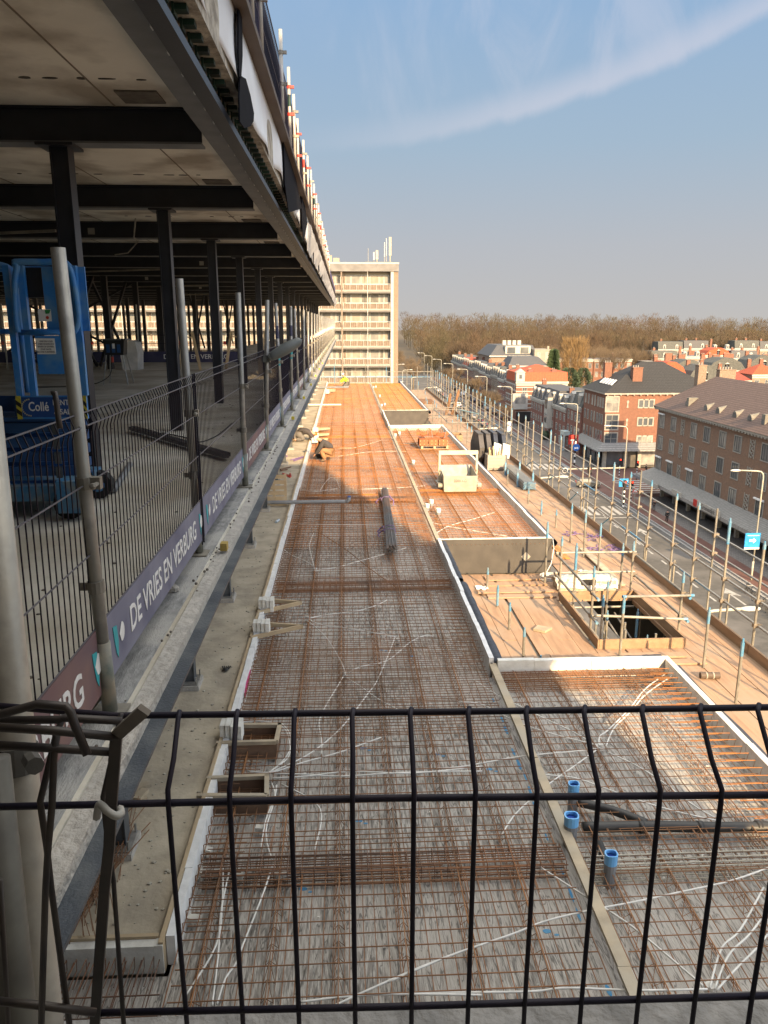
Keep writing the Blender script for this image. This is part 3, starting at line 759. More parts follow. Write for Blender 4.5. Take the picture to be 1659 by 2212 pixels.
# white conduits lying in the mats
def smooth(pts, n=5):
    out = []
    for i in range(len(pts) - 1):
        p0, p1, p2, p3 = pts[max(i - 1, 0)], pts[i], pts[i + 1], pts[min(i + 2, len(pts) - 1)]
        for k in range(n):
            t = k / n; out.append(.5 * ((2 * p1) + (p2 - p0) * t + (2 * p0 - 5 * p1 + 4 * p2 - p3) * t * t + (3 * p1 - p0 - 3 * p2 + p3) * t ** 3))
    return out + [pts[-1]]
CON = [
 ('T4', [(355, 660), (350, 850), (320, 1050), (165, 1305)], 'white conduit, leftmost of the near trio running toward the fence'),
 ('T4', [(385, 680), (345, 880), (330, 1100), (300, 1350)], 'white conduit, middle of the near trio running toward the fence'),
 ('T4', [(600, 655), (560, 780), (450, 1060), (420, 1140), (365, 1220), (325, 1345)], 'white conduit, rightmost of the near trio running toward the fence'),
 ('T4', [(1659, 1045), (1500, 1100), (1300, 1180), (1050, 1290), (900, 1360)], 'long white conduit rising to the right from the fence through the near field'),
 ('T4', [(740, 1335), (1000, 1305), (1200, 1295), (1659, 1300)], 'white conduit lying nearly level just above the bottom fence rail'),
 ('T4', [(595, 185), (760, 190), (950, 200), (1300, 180), (1659, 175)], 'white conduit crossing the field to the right from the second timber frame, upper one'),
 ('T4', [(600, 210), (780, 200), (1000, 175), (1300, 185), (1659, 150)], 'white conduit crossing the field to the right from the second timber frame, lower one'),
 ('T4', [(480, 175), (600, 180), (760, 130), (940, 80), (1150, 5)], 'white conduit climbing right between the two box frames'),
 ('T3', [(600, 1200), (770, 1120), (900, 1025), (990, 930), (1080, 810), (1130, 740), (1190, 600), (1220, 520)], 'long curving white conduit in the middle of the shaded field'),
 ('T3', [(1220, 520), (1000, 480), (850, 460), (780, 430)], 'thin white conduit running left from the bend in the middle field'),
 ('T3', [(850, 1110), (850, 1040), (838, 950), (870, 870), (960, 720)], 'white conduit running away from the box frames to the small junction'),
 ('T3', [(970, 715), (950, 650), (870, 520), (780, 440)], 'white conduit joining the two small junctions in the shaded field'),
 ('T3', [(985, 700), (1050, 670), (1180, 640), (1300, 545), (1370, 515), (1410, 518)], 'white conduit ending right of the middle junction'),
 ('T3', [(780, 430), (870, 410), (1030, 390), (1130, 360), (1180, 335)], 'white conduit going right from the upper junction to the dark beam cage'),
 ('T3', [(975, 725), (1060, 780), (1130, 830), (1240, 890)], 'white conduit running down right from the middle junction'),
 ('T3', [(600, 1190), (680, 1130), (690, 1060), (660, 980), (560, 945), (440, 950)], 'white conduit looping round the nearer box frame, inner loop'),
 ('T3', [(590, 1200), (660, 1140), (700, 1060), (680, 990), (640, 950)], 'white conduit looping round the nearer box frame, outer loop'),
 ('T4', [(600, 235), (615, 300), (570, 420), (545, 560)], 'white conduit running toward the camera from the box frames, left one'),
 ('T4', [(625, 245), (610, 330), (570, 480), (600, 620)], 'white conduit running toward the camera from the box frames, right one'),
 ('T4', [(650, 240), (800, 320), (850, 400), (815, 570)], 'white conduit bowing right below the box frames'),
 ('T3', [(655, 75), (700, 110), (780, 145), (830, 190)], 'short white conduit from the left foam strip to the far junction'),
 ('T3', [(820, 190), (800, 120), (790, 60), (810, 0)], 'white conduit running away from the far junction'),
 ('T3', [(820, 188), (930, 170), (1040, 140), (1200, 95), (1280, 72)], 'white conduit running right from the far junction past the bar bundle'),
 ('T3', [(845, 0), (970, 80), (1090, 175), (1230, 275)], 'brown conduit crossing the field diagonally'),
 ('Z3', [(240, 848), (480, 852), (700, 850)], 'conduit lying level across the field beside the bar bundle'),
 ('Z3', [(250, 665), (340, 670), (420, 660), (460, 655)], 'conduit lying left of the shade edge'),
 ('Z3', [(360, 665), (390, 620), (420, 595), (450, 610), (465, 650)], 'white conduit loop near the shade edge'),
 ('Z3', [(565, 660), (800, 650), (930, 640)], 'white conduit crossing the sunlit field left of the skip'),
 ('Z3', [(460, 480), (640, 455), (830, 452)], 'white conduit crossing the sunlit field behind the crouching worker'),
 ('Z3', [(465, 435), (560, 430), (700, 390)], 'white conduit crossing the sunlit field level with the pallet'),
 ('Z3', [(955, 835), (1050, 860), (1200, 885), (1380, 915)], 'white conduit running right behind the black wall, lower one'),
 ('Z3', [(990, 900), (1060, 860), (1200, 820), (1310, 785)], 'white conduit running right behind the black wall, upper one'),
 ('T1', [(205, 220), (320, 295), (430, 350), (560, 415), (700, 480), (830, 560)], 'white conduit running across the divider board to the junction of the nearest bay'),
 ('T1', [(130, 330), (250, 345), (420, 430), (600, 490), (820, 545)], 'thin white conduit running from the shaded field to the junction of the nearest bay'),
 ('T1', [(1150, 195), (1050, 270), (980, 360), (870, 470), (830, 500), (825, 545)], 'bright white conduit in the nearest bay, left one of the sunlit pair'),
 ('T1', [(1190, 200), (1060, 290), (985, 375), (900, 460), (860, 550)], 'bright white conduit in the nearest bay, right one of the sunlit pair'),
 ('T1', [(820, 560), (700, 575), (440, 600), (150, 650), (20, 660)], 'white conduit running left from the junction of the nearest bay'),
 ('T1', [(810, 570), (700, 650), (600, 720), (480, 820), (400, 900), (345, 990)], 'white conduit running down left from the junction across the divider board'),
 ('T1', [(870, 580), (1000, 640), (1130, 720), (1290, 840), (1420, 915)], 'white conduit running down right from the junction in the nearest bay'),
 ('T1', [(550, 690), (700, 705), (850, 755), (1000, 810), (1200, 870), (1420, 920)], 'long white conduit crossing the nearest bay above the blue capped pipes'),
 ('T2', [(1659, 455), (1500, 510), (1300, 555), (1090, 600), (880, 640), (700, 685), (560, 740), (300, 830), (30, 945)], 'long white conduit crossing from the nearest bay into the field'),
 ('T2', [(680, 450), (850, 560), (1040, 680), (1180, 790), (1380, 960)], 'white conduit running down right in front of the black pipe'),
 ('T2', [(1640, 540), (1540, 720), (1460, 800), (1410, 970)], 'white conduit at the lower right, leftmost of three'),
 ('T2', [(1655, 640), (1580, 740), (1490, 830), (1430, 975)], 'white conduit at the lower right, middle of three'),
 ('T2', [(1659, 740), (1600, 810), (1520, 890), (1440, 980)], 'white conduit at the lower right, rightmost of three'),
 ('T2', [(0, 995), (300, 990), (640, 985), (800, 970), (1100, 980), (1400, 975)], 'white conduit running level toward the lower right junction'),
]
for c, pts, lab in CON:
    q = smooth([P(c, x, y, -5.598) for x, y in pts])
    m = MB().path(q, .0102, 6)
    tag(m.build('conduit', conduit if 'brown' not in lab else rust, smooth=True), lab, 'conduit', 'conduits laid in the reinforcement')
def junction(c, x, y, lab):
    p = P(c, x, y, -5.69); m = MB().tube(p, p + Vector((0, 0, .07)), .045, 8); m.box(p.x - .03, p.x + .03, p.y - .07, p.y + .07, p.z, p.z + .03)
    tag(m.build('junction_box', conduit), lab, 'junction box')
junction('T3', 968, 715, 'small white junction box in the middle of the shaded field'); junction('T3', 780, 432, 'small white junction box left in the field beyond the timber wedges')
junction('T1', 835, 560, 'white junction box in the middle of the nearest bay'); junction('T2', 1410, 985, 'pale junction box at the lower right just above the fence rail')
junction('T3', 820, 188, 'white junction box in the field left of the bar bundle'); junction('T3', 1235, 545, 'small white block at the bend of the conduit in the middle field')
# blue capped pipe stubs
def stub(c, x, y, lab, ztop=-5.36, r=.062, capm=None, group='blue capped pipe stubs'):
    p = P(c, x, y, ztop); T = thing('pipe_stub', lab, 'pipe', (p.x, p.y, -5.75), group)
    MB().tube((p.x, p.y, -5.75), (p.x, p.y, ztop - .1), r * .95, 12).tube((p.x, p.y, ztop - .17), (p.x, p.y, ztop - .12), r * 1.1, 12).build('pipe', greypipe, T, smooth=False)
    m = MB(); n = 14; k = 0
    for z, rr in ((ztop - .13, r * 1.06), (ztop, r * 1.12), (ztop, r * .9), (ztop - .035, r * .86)):
        for i in range(n):
            t = i * 2 * math.pi / n; m.v.append((p.x + rr * math.cos(t), p.y + rr * math.sin(t), z + (.006 * math.sin(t * 3) if z == ztop else 0)))
    for q in range(3):
        for i in range(n): j = (i + 1) % n; m.f.append((q * n + i, q * n + j, (q + 1) * n + j, (q + 1) * n + i))
    m.build('cap', capm or bluecap, T)
    MB().tube((p.x, p.y, ztop - .06), (p.x, p.y, ztop - .045), r * .86, 12).build('plug', bluein, T)
stub('T2', 828, 92, 'blue capped pipe stub, farthest of the three in the nearest bay')
stub('T2', 818, 228, 'largest blue capped pipe stub beside the end of the black drain pipe', r=.075)
stub('T2', 988, 392, 'blue capped pipe stub nearest to the fence')
cc = mat('cream_taped_cap', (.70, .72, .55), (.45, .62, .72), 22, .6)
for x, y, lab in ((945, 738, 'leftmost of the three cream taped pipe stubs below the skip'), (967, 715, 'rear one of the three cream taped pipe stubs below the skip'), (1005, 762, 'nearest of the three cream taped pipe stubs below the skip'),
                  (868, 500, 'single cream taped pipe stub between the field board and the skip'), (770, 356, 'left pipe stub of the pair at the far end of the middle bay'), (792, 345, 'right pipe stub of the pair at the far end of the middle bay'),
                  (712, 190, 'right pipe stub of the pair in front of the far black wall'), (696, 195, 'left pipe stub of the pair in front of the far black wall'), (685, 145, 'lone small pipe stub in the farthest bay'),
                  (651, 98, 'left one of the two farthest pipe stubs'), (664, 96, 'right one of the two farthest pipe stubs')):
    stub('Z3', x, y, lab, ztop=-5.38, r=.06, capm=cc, group='cream taped pipe stubs')
# black drain pipes
a = [P('T1', 720, 825, -5.62), P('T1', 870, 860, -5.62), P('T1', 960, 890, -5.62), P('T1', 1060, 930, -5.62)]
b = [P('T1', 745, 950, -5.62), P('T1', 1100, 945, -5.62), P('T1', 1460, 950, -5.62), P('T1', 1900, 945, -5.62)]
tag(MB().path(smooth(a), .055, 10).build('drain_pipe', blackpipe, smooth=True), 'shorter black drain pipe angling into the long one in the nearest bay', 'pipe')
m = MB().path(smooth(b), .062, 10)
for t in (.25, .5, .75): q = b[0].lerp(b[3], t); m.tube(q + Vector((-.03, 0, 0)), q + Vector((.03, 0, 0)), .07, 10)
tag(m.build('drain_pipe', blackpipe, smooth=True), 'long black drain pipe crossing the nearest bay to the right edge', 'pipe')
tag(MB().path([P('T2', 935, 350, -5.6), P('T2', 985, 470, -5.66)], .05, 8).build('drain_pipe', blackpipe, smooth=True), 'short black pipe under the blue capped stub nearest the fence', 'pipe')
# grey pipes crossing the left foam strip
def greyp(c, x0, x1, y, lab, r=.055, z=-5.36, elbow=True, m_=None):
    a, b = P(c, x0, y + 4, z), P(c, x1, y - 8, z); b.y = a.y
    T = thing('waste_pipe', lab, 'pipe', ((a.x + b.x) / 2, a.y, z - r), 'grey waste pipes across the strip')
    m = MB().tube(a, b, r, 12)
    for t in (.2, .4, .6, .8): q = a.lerp(b, t); m.tube(q + Vector((-.02, 0, 0)), q + Vector((.02, 0, 0)), r * 1.1, 12)
    m.build('pipe', m_ or greypipe, T, smooth=False)
    if elbow:
        MB().path([b, b + Vector((.05, 0, .01)), b + Vector((.10, 0, .05)), b + Vector((.11, 0, .14))], r * 1.12, 10).build('elbow', m_ or greypipe, T, smooth=True)
        MB().tube(b + Vector((.11, 0, .13)), b + Vector((.11, 0, .17)), r * .95, 10).build('plug', bluein, T)
greyp('C5', -60, 860, 905, 'long grey waste pipe with upturned elbow crossing the left foam strip')
greyp('Z3', 300, 475, 195, 'thin grey waste pipe crossing the left foam strip in the sunlit part', elbow=False, r=.05, m_=conduit)
greyp('Z3', 345, 515, 100, 'dark pipe lying beside the kneeling worker in yellow', elbow=False, r=.07)
# bar bundle
a, b = P('Z3', 713, 665, -5.48), P('Z3', 752, 985, -5.48); b.z = a.z = -5.45
T = thing('bar_bundle', 'bundle of dark reinforcing bars tied with purple straps', 'bar bundle', ((a.x + b.x) / 2, (a.y + b.y) / 2, -5.56))
m = MB()
for k in range(90):
    rr = math.sqrt(random.random()) * .135; t = random.uniform(0, 6.28); o1 = Vector((rr * math.cos(t), 0, rr * math.sin(t) * .62)); e = random.uniform(-.18, .18)
    rr2 = rr * random.uniform(.8, 1.2); o2 = Vector((rr2 * math.cos(t + .25), 0, rr2 * math.sin(t + .25) * .62))
    m.path([b + o1 * 1.1 + Vector((0, -abs(e), 0)), (a + b) / 2 + o1 * .92, a + o2 * .85 + Vector((0, e, 0))], .0105, 5)
m.build('bars', mat('grey_bars', (.17, .16, .155), (.09, .085, .085), 9, .5, metal=.4, c3=(.17, .11, .08), sc3=2), T)
m = MB()
for t in (.22, .27, .78):
    q = b.lerp(a, t); pts = [q + Vector((.15 * math.cos(u), .02 * math.sin(3 * u), .10 * math.sin(u))) for u in [i * math.pi / 8 for i in range(17)]]
    m.path(pts, .011, 4)
    m.path([q + Vector((-.17, 0, .06)), q + Vector((-.25, .1, -.02)), q + Vector((-.33, .05, -.1)), q + Vector((-.28, -.1, -.1))], .02, 4)
    if t > .5: m.path([q + Vector((.1, 0, .13)), q + Vector((.22, -.3, .02)), q + Vector((.2, -.55, -.05))], .022, 4)
m.build('strap', purple, T)
m = MB()
for k in range(60):
    rr = math.sqrt(random.random()) * .145; t = random.uniform(0, 6.28); m.ball((b.x + rr * math.cos(t), b.y - random.uniform(.02, .2), b.z + rr * math.sin(t) * .62), .011, 5, 3)
m.parts('bar_ends', galv, T)
# timber block-out frames with stacked foam pieces at the left edge
def fblocks(x, y, n, lab):
    T = thing('foam_blocks', lab, 'foam blocks', (x, y, -5.52), 'stacked white foam pieces')
    for k in range(n): MB().box(x + k * .075, x + k * .075 + .068, y - .02 * k, y + .20, -5.5, -5.26 + .01 * (k % 2)).build('block', foamw, T)
def frame(c, pts, lab, w=.045, h=.07, deep=0, closed=False, m_=timber):
    q = [P(c, x, y, -5.45) for x, y in pts]
    T = thing('timber_box_out', lab, 'timber frame', tuple(q[0]), 'timber frames cast in at the left edge')
    n = len(q)
    for i in range(n if closed else n - 1):
        a, b = q[i], q[(i + 1) % n]; d = (b - a).normalized() * w * .45
        MB().obox(a - d * (i % 2), b + d * (1 - i % 2), w, h).build('rail', m_, T)
        if deep:
            z = Vector((0, 0, -.035 - deep / 2)); MB().obox(a + z, b + z, .018, deep - .004).build('side_board', formply, T)
frame('T3', [(575, 335), (745, 350), (528, 400)], 'timber wedge at the left edge, the farther of two in the shade')
frame('T3', [(545, 455), (750, 468), (492, 527)], 'timber wedge at the left edge, the nearer of two in the shade')
frame('T3', [(405, 965), (640, 965), (622, 1048), (330, 1056)], 'open timber box frame with foam pieces, the farther of two behind the fence', .055, .05, .22, m_=timberd)
frame('T4', [(272, 213), (575, 200), (575, 300), (235, 300)], 'open timber box frame, the nearer of two behind the fence', .055, .05, .2, m_=timberd)
p = P('T3', 535, 395, -5.5); fblocks(p.x, p.y, 4, 'foam pieces stacked in the farther timber wedge')
p = P('T3', 507, 515, -5.5); fblocks(p.x, p.y, 4, 'foam pieces stacked in the nearer timber wedge')
p = P('T3', 342, 1048, -5.5); fblocks(p.x, p.y, 4, 'foam pieces stacked in the farther box frame')
for i, (x0, x1, y) in enumerate(((325, 415, 327), (325, 410, 358), (320, 402, 385), (395, 445, 115), (395, 445, 122))):
    a, b = P('Z3', x0, y, -5.42), P('Z3', x1, y, -5.42); c = P('Z3', x0 - 4, y + 10, -5.42)
    T = thing('timber_box_out', ('sunlit timber wedge behind the crouching worker, %s from him' % nth(3 - i)) if i < 3 else 'sunlit timber wedge beside the farthest worker, %s one' % ('far' if i == 3 else 'near'), 'timber frame', tuple(a), 'timber frames cast in at the left edge')
    MB().obox(a, b, .05, .08).build('rail', timber, T); MB().obox(c, b + Vector((-.03, -.06, 0)), .05, .08).build('rail', timber, T)
    MB().box(a.x - .02, a.x + .26, c.y - .02, c.y + .2, -5.5, -5.3).build('block', foamw, T)
# pieces of foam and scraps lying on the field
m = MB()
for x, y in ((430, 695), (645, 692), (318, 688), (275, 572), (545, 462), (210, 915), (225, 690)):
    p = P('T4', x, y, -5.66); a = random.uniform(-.4, .4); u = Vector((math.cos(a), math.sin(a), 0)); m.obox(p - u * .06, p + u * .06, .07, .05)
m2 = MB()
random.seed(11)
for k in range(150):
    x, y = random.uniform(-1.5, 5.1), 2 + 20 * random.random() ** 1.5
    if y > 11.5 and x > 2.2: continue
    s = random.uniform(.006, .022); m2.obox((x, y, -5.73), (x + s * 1.6, y + random.uniform(-s, s), -5.725), s, s * .5)
o = m.build('foam_scrap', foamw); tag(o, 'white foam scraps scattered along the near beam cage', 'foam scraps', kind='stuff')
o = m2.build('debris', foamw); tag(o, 'small pale crumbs of debris scattered over the slabs', 'debris', kind='stuff')

# ------------------------------------------------------------------ skip, pallet, crate, tube stack
def skip():
    x0, x1, y0, y1 = 3.32, 4.42, 25.4, 26.75; z0, z1, zb = -5.58, -5.03, -4.9
    T = thing('concrete_skip', 'galvanised 2000 kg skip with a lifting bail standing on the orange mats', 'skip', (3.87, 26, z0))
    m = MB(); w = .03
    m.quadbox([(x0, y0, z0), (x1, y0, z0), (x0, y0 + w, z0), (x1, y0 + w, z0), (x0 - .03, y0 - .05, z1), (x1 + .03, y0 - .05, z1), (x0 - .03, y0 - .02, z1), (x1 + .03, y0 - .02, z1)])
    m.quadbox([(x0, y1 - .35, z0), (x1, y1 - .35, z0), (x0, y1 - .32, z0), (x1, y1 - .32, z0), (x0 - .03, y1, zb), (x1 + .03, y1, zb), (x0 - .03, y1 + w, zb), (x1 + .03, y1 + w, zb)])
    for s, x in ((1, x0), (-1, x1)):
        m.quadbox([(x, y0 + w, z0), (x + s * .02, y0 + w, z0), (x, y1 - .33, z0), (x + s * .02, y1 - .33, z0), (x - s * .03, y0 - .02, z1), (x - s * .01, y0 - .02, z1), (x - s * .03, y1, zb), (x - s * .01, y1, zb)])
    m.box(x0 + .02, x1 - .02, y0 + w, y1 - .33, z0, z0 + .03)
    m.build('tub', skipm, T)
    MB().box(x0 + .04, x1 - .04, y0 + .06, y1 - .4, z0 + .031, z0 + .12).build('residue', skipin, T)
    b = MB()
    for x in (x0 - .13, x1 + .06): b.box(x, x + .07, 25.98, 26.05, z0 + .12, -4.40)
    b.box(x0 - .13, x1 + .13, 25.96, 26.07, -4.40, -4.27); b.build('bail', mat('bail_steel', (.55, .50, .36), (.45, .41, .30), 4, .6), T)
    g = MB()
    for x, s in ((x0 - .19, 1), (x1 + .05, 1)): g.box(x, x + .14, y0 + .1, y0 + .3, z0 + .14, z0 + .26); g.box(x, x + .14, y0 + .05, y1 - .35, z0 + .18, z0 + .22)
    g.parts('lug', skipm, T)
    c = MB().tube((x0 - .05, y0 + .1, z1 - .1), (x0 - .09, 26.0, z1 + .1), .012).tube((x1 + .05, y0 + .1, z1 - .1), (x1 + .09, 26.0, z1 + .1), .012); c.build('safety_bar', galvw, T)
    MB().quadbox([(3.60, y0 - .028, -5.27), (4.12, y0 - .028, -5.27), (3.60, y0 - .02, -5.27), (4.12, y0 - .02, -5.27), (3.60, y0 - .039, -5.14), (4.12, y0 - .039, -5.14), (3.60, y0 - .03, -5.14), (4.12, y0 - .03, -5.14)]).build('load_plate', mat('faded_yellow_plate', (.72, .66, .16), (.66, .62, .26), 9, .7), T)
    tl = textmesh('lettering', '2000 KG', mat('grey_lettering', (.22, .20, .16), None, 9, .8), Matrix.Translation((3.86, y0 - .041, -5.205)) @ Matrix.Rotation(R(90 - 5), 4, 'X'), .125, .002, T, sx=.95)
skip()
def pallet(x0, x1, y0, z0, T, dep=.8):
    for k in range(7): MB().box(x0, x1, y0 + k * dep / 7 + .01, y0 + (k + 1) * dep / 7 - .02, z0 + .12, z0 + .144).build('slat', timber, T)
    for x in (x0, (x0 + x1) / 2 - .05, x1 - .1): MB().box(x, x + .1, y0, y0 + dep, z0 + .02, z0 + .12).build('block', timber, T)
    MB().box(x0, x1, y0 + .001, y0 + .1, z0, z0 + .02).build('slat', timber, T)
T = thing('pallet', 'timber pallet standing on the orange mats behind the skip', 'pallet', (4.05, 34.9, -5.58)); pallet(3.42, 4.67, 34.5, -5.58, T)
T = thing('steel_brackets', 'load of rusty orange steel channels and brackets piled on the pallet', 'steel brackets', (4.05, 34.9, -5.43))
m = MB()
for k in range(3):
    x = 3.34 + k * .44; m.box(x, x + .40, 34.45, 34.47, -5.42, -5.13); m.box(x, x + .40, 34.47, 34.65, -5.15, -5.13); m.box(x, x + .40, 34.47, 34.65, -5.42, -5.40)
m.box(3.3, 4.66, 34.8, 34.82, -5.42, -5.10); m.box(3.34, 3.62, 34.5, 35.2, -5.12, -5.10)
m.build('channel', orangesteel, T)
m = MB()
for k in range(7):
    x = 3.4 + k * .19; y = 34.7 + random.uniform(0, .4); a = random.uniform(-.6, .6); u = Vector((math.cos(a), math.sin(a) * .6, math.sin(a) * .6))
    p = Vector((x, y, -5.0 + random.uniform(-.04, .06))); m.obox(p - u * .17, p + u * .17, .15, .012); m.obox(p - u * .17 + Vector((0, .07, .07)), p + u * .17 + Vector((0, .07, .07)), .012, .14)
m.build('bracket', orangesteel, T)
m = MB()
for k in range(9):
    x = 3.5 + random.uniform(0, 1.05); y = 34.6 + random.uniform(0, .5); m.tube((x, y, -5.1), (x + random.uniform(-.08, .08), y, -4.78 + random.uniform(-.08, .06)), .014)
m.parts('bolt', galv, T)
m = MB()
for k in range(8):
    x = 3.38 + k * .175
    for z in (-5.20, -5.35): m.tube((x, 34.445, z), (x, 34.42, z), .016, 6)
m.parts('nut', mat('yellow_nut', (.75, .6, .3), None, 5, .5), T)
# grey crate with formwork panels standing in and behind it
T = thing('board_crate', 'grey wooden crate of sawn offcuts on the plank walkway', 'crate', (6.7, 33.7, -6.4))
for k in range(4):
    z = -6.28 + k * .145
    MB().box(6.28, 7.14, 33.35, 33.375, z, z + .137).build('slat', crateg, T); MB().box(6.28, 7.14, 34.1, 34.125, z, z + .137).build('slat', crateg, T)
    MB().box(6.28, 6.305, 33.38, 34.095, z, z + .137).build('slat', crateg, T); MB().box(7.115, 7.14, 33.38, 34.095, z, z + .137).build('slat', crateg, T)
for x in (6.27, 7.08): MB().box(x, x + .07, 33.32, 33.348, -6.4, -5.67).build('post', crateg, T)
MB().box(6.3, 7.1, 33.4, 34.09, -6.36, -6.3).build('bottom', crateg, T)
T = thing('timber_offcuts', 'pale sawn timber offcuts standing in the grey crate', 'timber offcuts', (6.7, 33.7, -6.29))
for k in range(11):
    x = 6.38 + k * .065; h = random.uniform(-5.6, -5.28); MB().obox((x, 33.6 + random.uniform(0, .3), -6.28), (x + random.uniform(-.1, .1), 33.5 + random.uniform(0, .3), h), .05, .03, (0, 1, 0)).build('offcut', timber, T)
def panel(x, y, w, h, lean, m1, lab, th=.16, face=None):
    T = thing('formwork_panel', lab, 'formwork panel', (x, y, -6.4), 'big panels stacked on the walkway')
    a = [(0, -w * .30), (0, w * .35), (h * .5, w * .5), (h, w * .3), (h, -w * .2), (h * .62, -w * .5), (h * .3, -w * .48)]
    pts = [(x + lean * q / h, y + p, -6.4 + q) for q, p in a]
    MB().prism(pts, (th, 0, 0)).build('panel', m1, T)
    # the long dark top and side channel
    MB().obox((x + lean - .01, y - w * .22, -6.4 + h + .02), (x + lean - .01 + th, y - w * .22, -6.4 + h + .02), .05, .05, (0, 1, 0)).build('edge_channel', memroll, T)
    if face:
        k = MB().prism([(X, y - w * .52, Z) for X, Z in ((x + .01, -5.9), (x + .01 + th * 1.9, -5.9), (x + .02 + th * 2.0, -5.7), (x + .02 + th * 2.0, -5.3), (x + .02, -5.2))], (0, -.012, 0)); k.build('face_board', face, T)
pm = mat('dark_panel', (.10, .09, .085), (.07, .065, .062), 2, .7)
panel(6.02, 35.6, 2.6, 1.42, .10, pm, 'dark hexagonal formwork panel, leftmost of the four behind the crate', .22)
panel(6.32, 35.4, 2.6, 1.45, .12, pm, 'dark formwork panel, second from the left behind the crate', .2)
panel(6.62, 35.2, 2.6, 1.5, .12, memroll, 'formwork panel with a white face, third from the left behind the crate', .18, whitepl)
panel(6.98, 35.0, 2.6, 1.48, .10, memroll, 'formwork panel with a rounded white face, rightmost of the four', .16, foamw)
T = thing('tube_rack', 'blue rack holding grey scaffold tubes on the plank walkway', 'tube rack', (7.15, 31, -6.4))
for y in (29.9, 32.3):
    for x in (6.86, 7.48): MB().obox((x, y, -6.4), (x, y, -5.85), .07, .07, (0, 1, 0)).tube((x, y, -5.85), (x, y, -5.74), .02, r2=.008).build('upright', bluepaint, T)
    MB().box(6.9, 7.44, y - .03, y + .03, -6.39, -6.34).build('rail', bluepaint, T)
T = thing('stacked_tubes', 'stack of grey scaffold tubes with blue ends lying in the blue rack', 'scaffold tubes', (7.17, 31, -6.34))
for r_ in range(6):
    for k in range(9 - r_ % 2):
        x = 6.935 + (r_ % 2) * .0275 + k * .0575; z = -6.31 + r_ * .05; a = random.uniform(-.03, .03)
        if r_ == 5 and k > 5: continue
        t_ = MB().tube((x, 29.1 + a, z), (x, 33.0 + a, z), .024, 8).build('tube', galv, T)
        m = MB(); n = 8
        for yy, rr in ((29.16 + a, .0252), (29.09 + a, .0252), (29.09 + a, .015), (29.16 + a, .014)):
            for i in range(n): t = i * 2 * math.pi / n; m.v.append((x + rr * math.cos(t), yy, z + rr * math.sin(t)))
        for q in range(3):
            for i in range(n): j = (i + 1) % n; m.f.append((q * n + i, q * n + j, (q + 1) * n + j, (q + 1) * n + i))
        m.build('blue_end', bluepaint, t_)
# rusty plank bundles standing against the rail far away
for i, (x, y, dx, h) in enumerate(((7.1, 54.5, .35, 1.45), (7.45, 54.2, .55, 1.75))):
    T = MB()
    for k in range(5): T.obox((x + k * .05, y + k * .1, -6.4), (x + dx + k * .04, y + .3 + k * .08, -6.4 + h + random.uniform(-.1, .1)), .22, .05, (1, 0, 0))
    tag(T.build('plank_bundle', brownrust), 'rusty brown planks leaning on the far scaffold rail, %s bundle' % ('left' if i == 0 else 'taller right'), 'planks')
m = MB()
for k in range(12): m.box(6.2 + (k % 3) * .02, 7.3, 62.5 + k * .28, 62.7 + k * .28, -6.38, -6.30)
tag(m.build('brown_boards', brownrust), 'flat stack of brown boards on the far walkway', 'boards')
T = thing('open_crate', 'open wooden crate on the walkway beside the corner of the middle bay', 'crate', (6.0, 42.6, -6.4))
MB().box(5.7, 6.5, 42.2, 42.23, -6.39, -6.05).box(5.7, 5.73, 42.23, 43.0, -6.39, -6.05).box(6.47, 6.5, 42.23, 43.0, -6.39, -6.05).box(5.7, 6.5, 43.0, 43.03, -6.39, -6.05).build('side', toeb, T)
MB().box(5.73, 6.47, 42.23, 43.0, -6.385, -6.36).build('bottom', blackp, T)
# ------------------------------------------------------------------ plank deck and scaffold
DZ = -6.4
def deck(x0, x1, y0, y1, T, w=.295, ln=3.9, hole=None, off=0, cross=False, z=DZ, m_=plank):
    mb = MB(); i = 0; x = x0
    while x < x1 - .03:
        xe = min(x + w, x1); y = y0 - off - (i % 2) * 1.3
        while y < y1:
            a, b = max(y, y0), min(y + ln, y1); y += ln + .012
            if b - a < .1: continue
            dz = random.uniform(-.006, .006); segs = [(a, b - .006)]
            if hole and x < hole[1] - .05 and xe > hole[0] + .05:
                segs = [(p, q) for p, q in ((a, min(b, hole[2])), (max(a, hole[3]), b)) if q - p > .05]
            for p, q in segs: mb.box(x, xe - (.07 if abs(x - 3.5) < .15 else .007), p, q, z - .038 + dz, z + dz)
        x += w; i += 1
    mb.build('planks', m_, T)
DK = thing('plank_deck', 'orange brown scaffold plank deck along the outside of the lower roof', 'deck', (6.5, 30, DZ - .1))
deck(5.60, 7.86, -2, 76, DK, hole=(5.05, 6.80, 14.2, 17.0))
deck(2.62, 5.585, 11.9, 19.02, DK, hole=(5.05, 6.80, 14.2, 17.0), off=1.1)
deck(2.55, 5.585, 41.98, 49.3, DK, off=.4)
m = MB()
for y in [k * 2.05 for k in range(-1, 38)]:
    for x0, x1 in ((5.4, 8.2),):
        if 14.0 < y < 17.2: continue
        m.tube((x0, y, DZ - .07), (x1, y, DZ - .07), .024, 6)
m.parts('transom', galvw, DK)
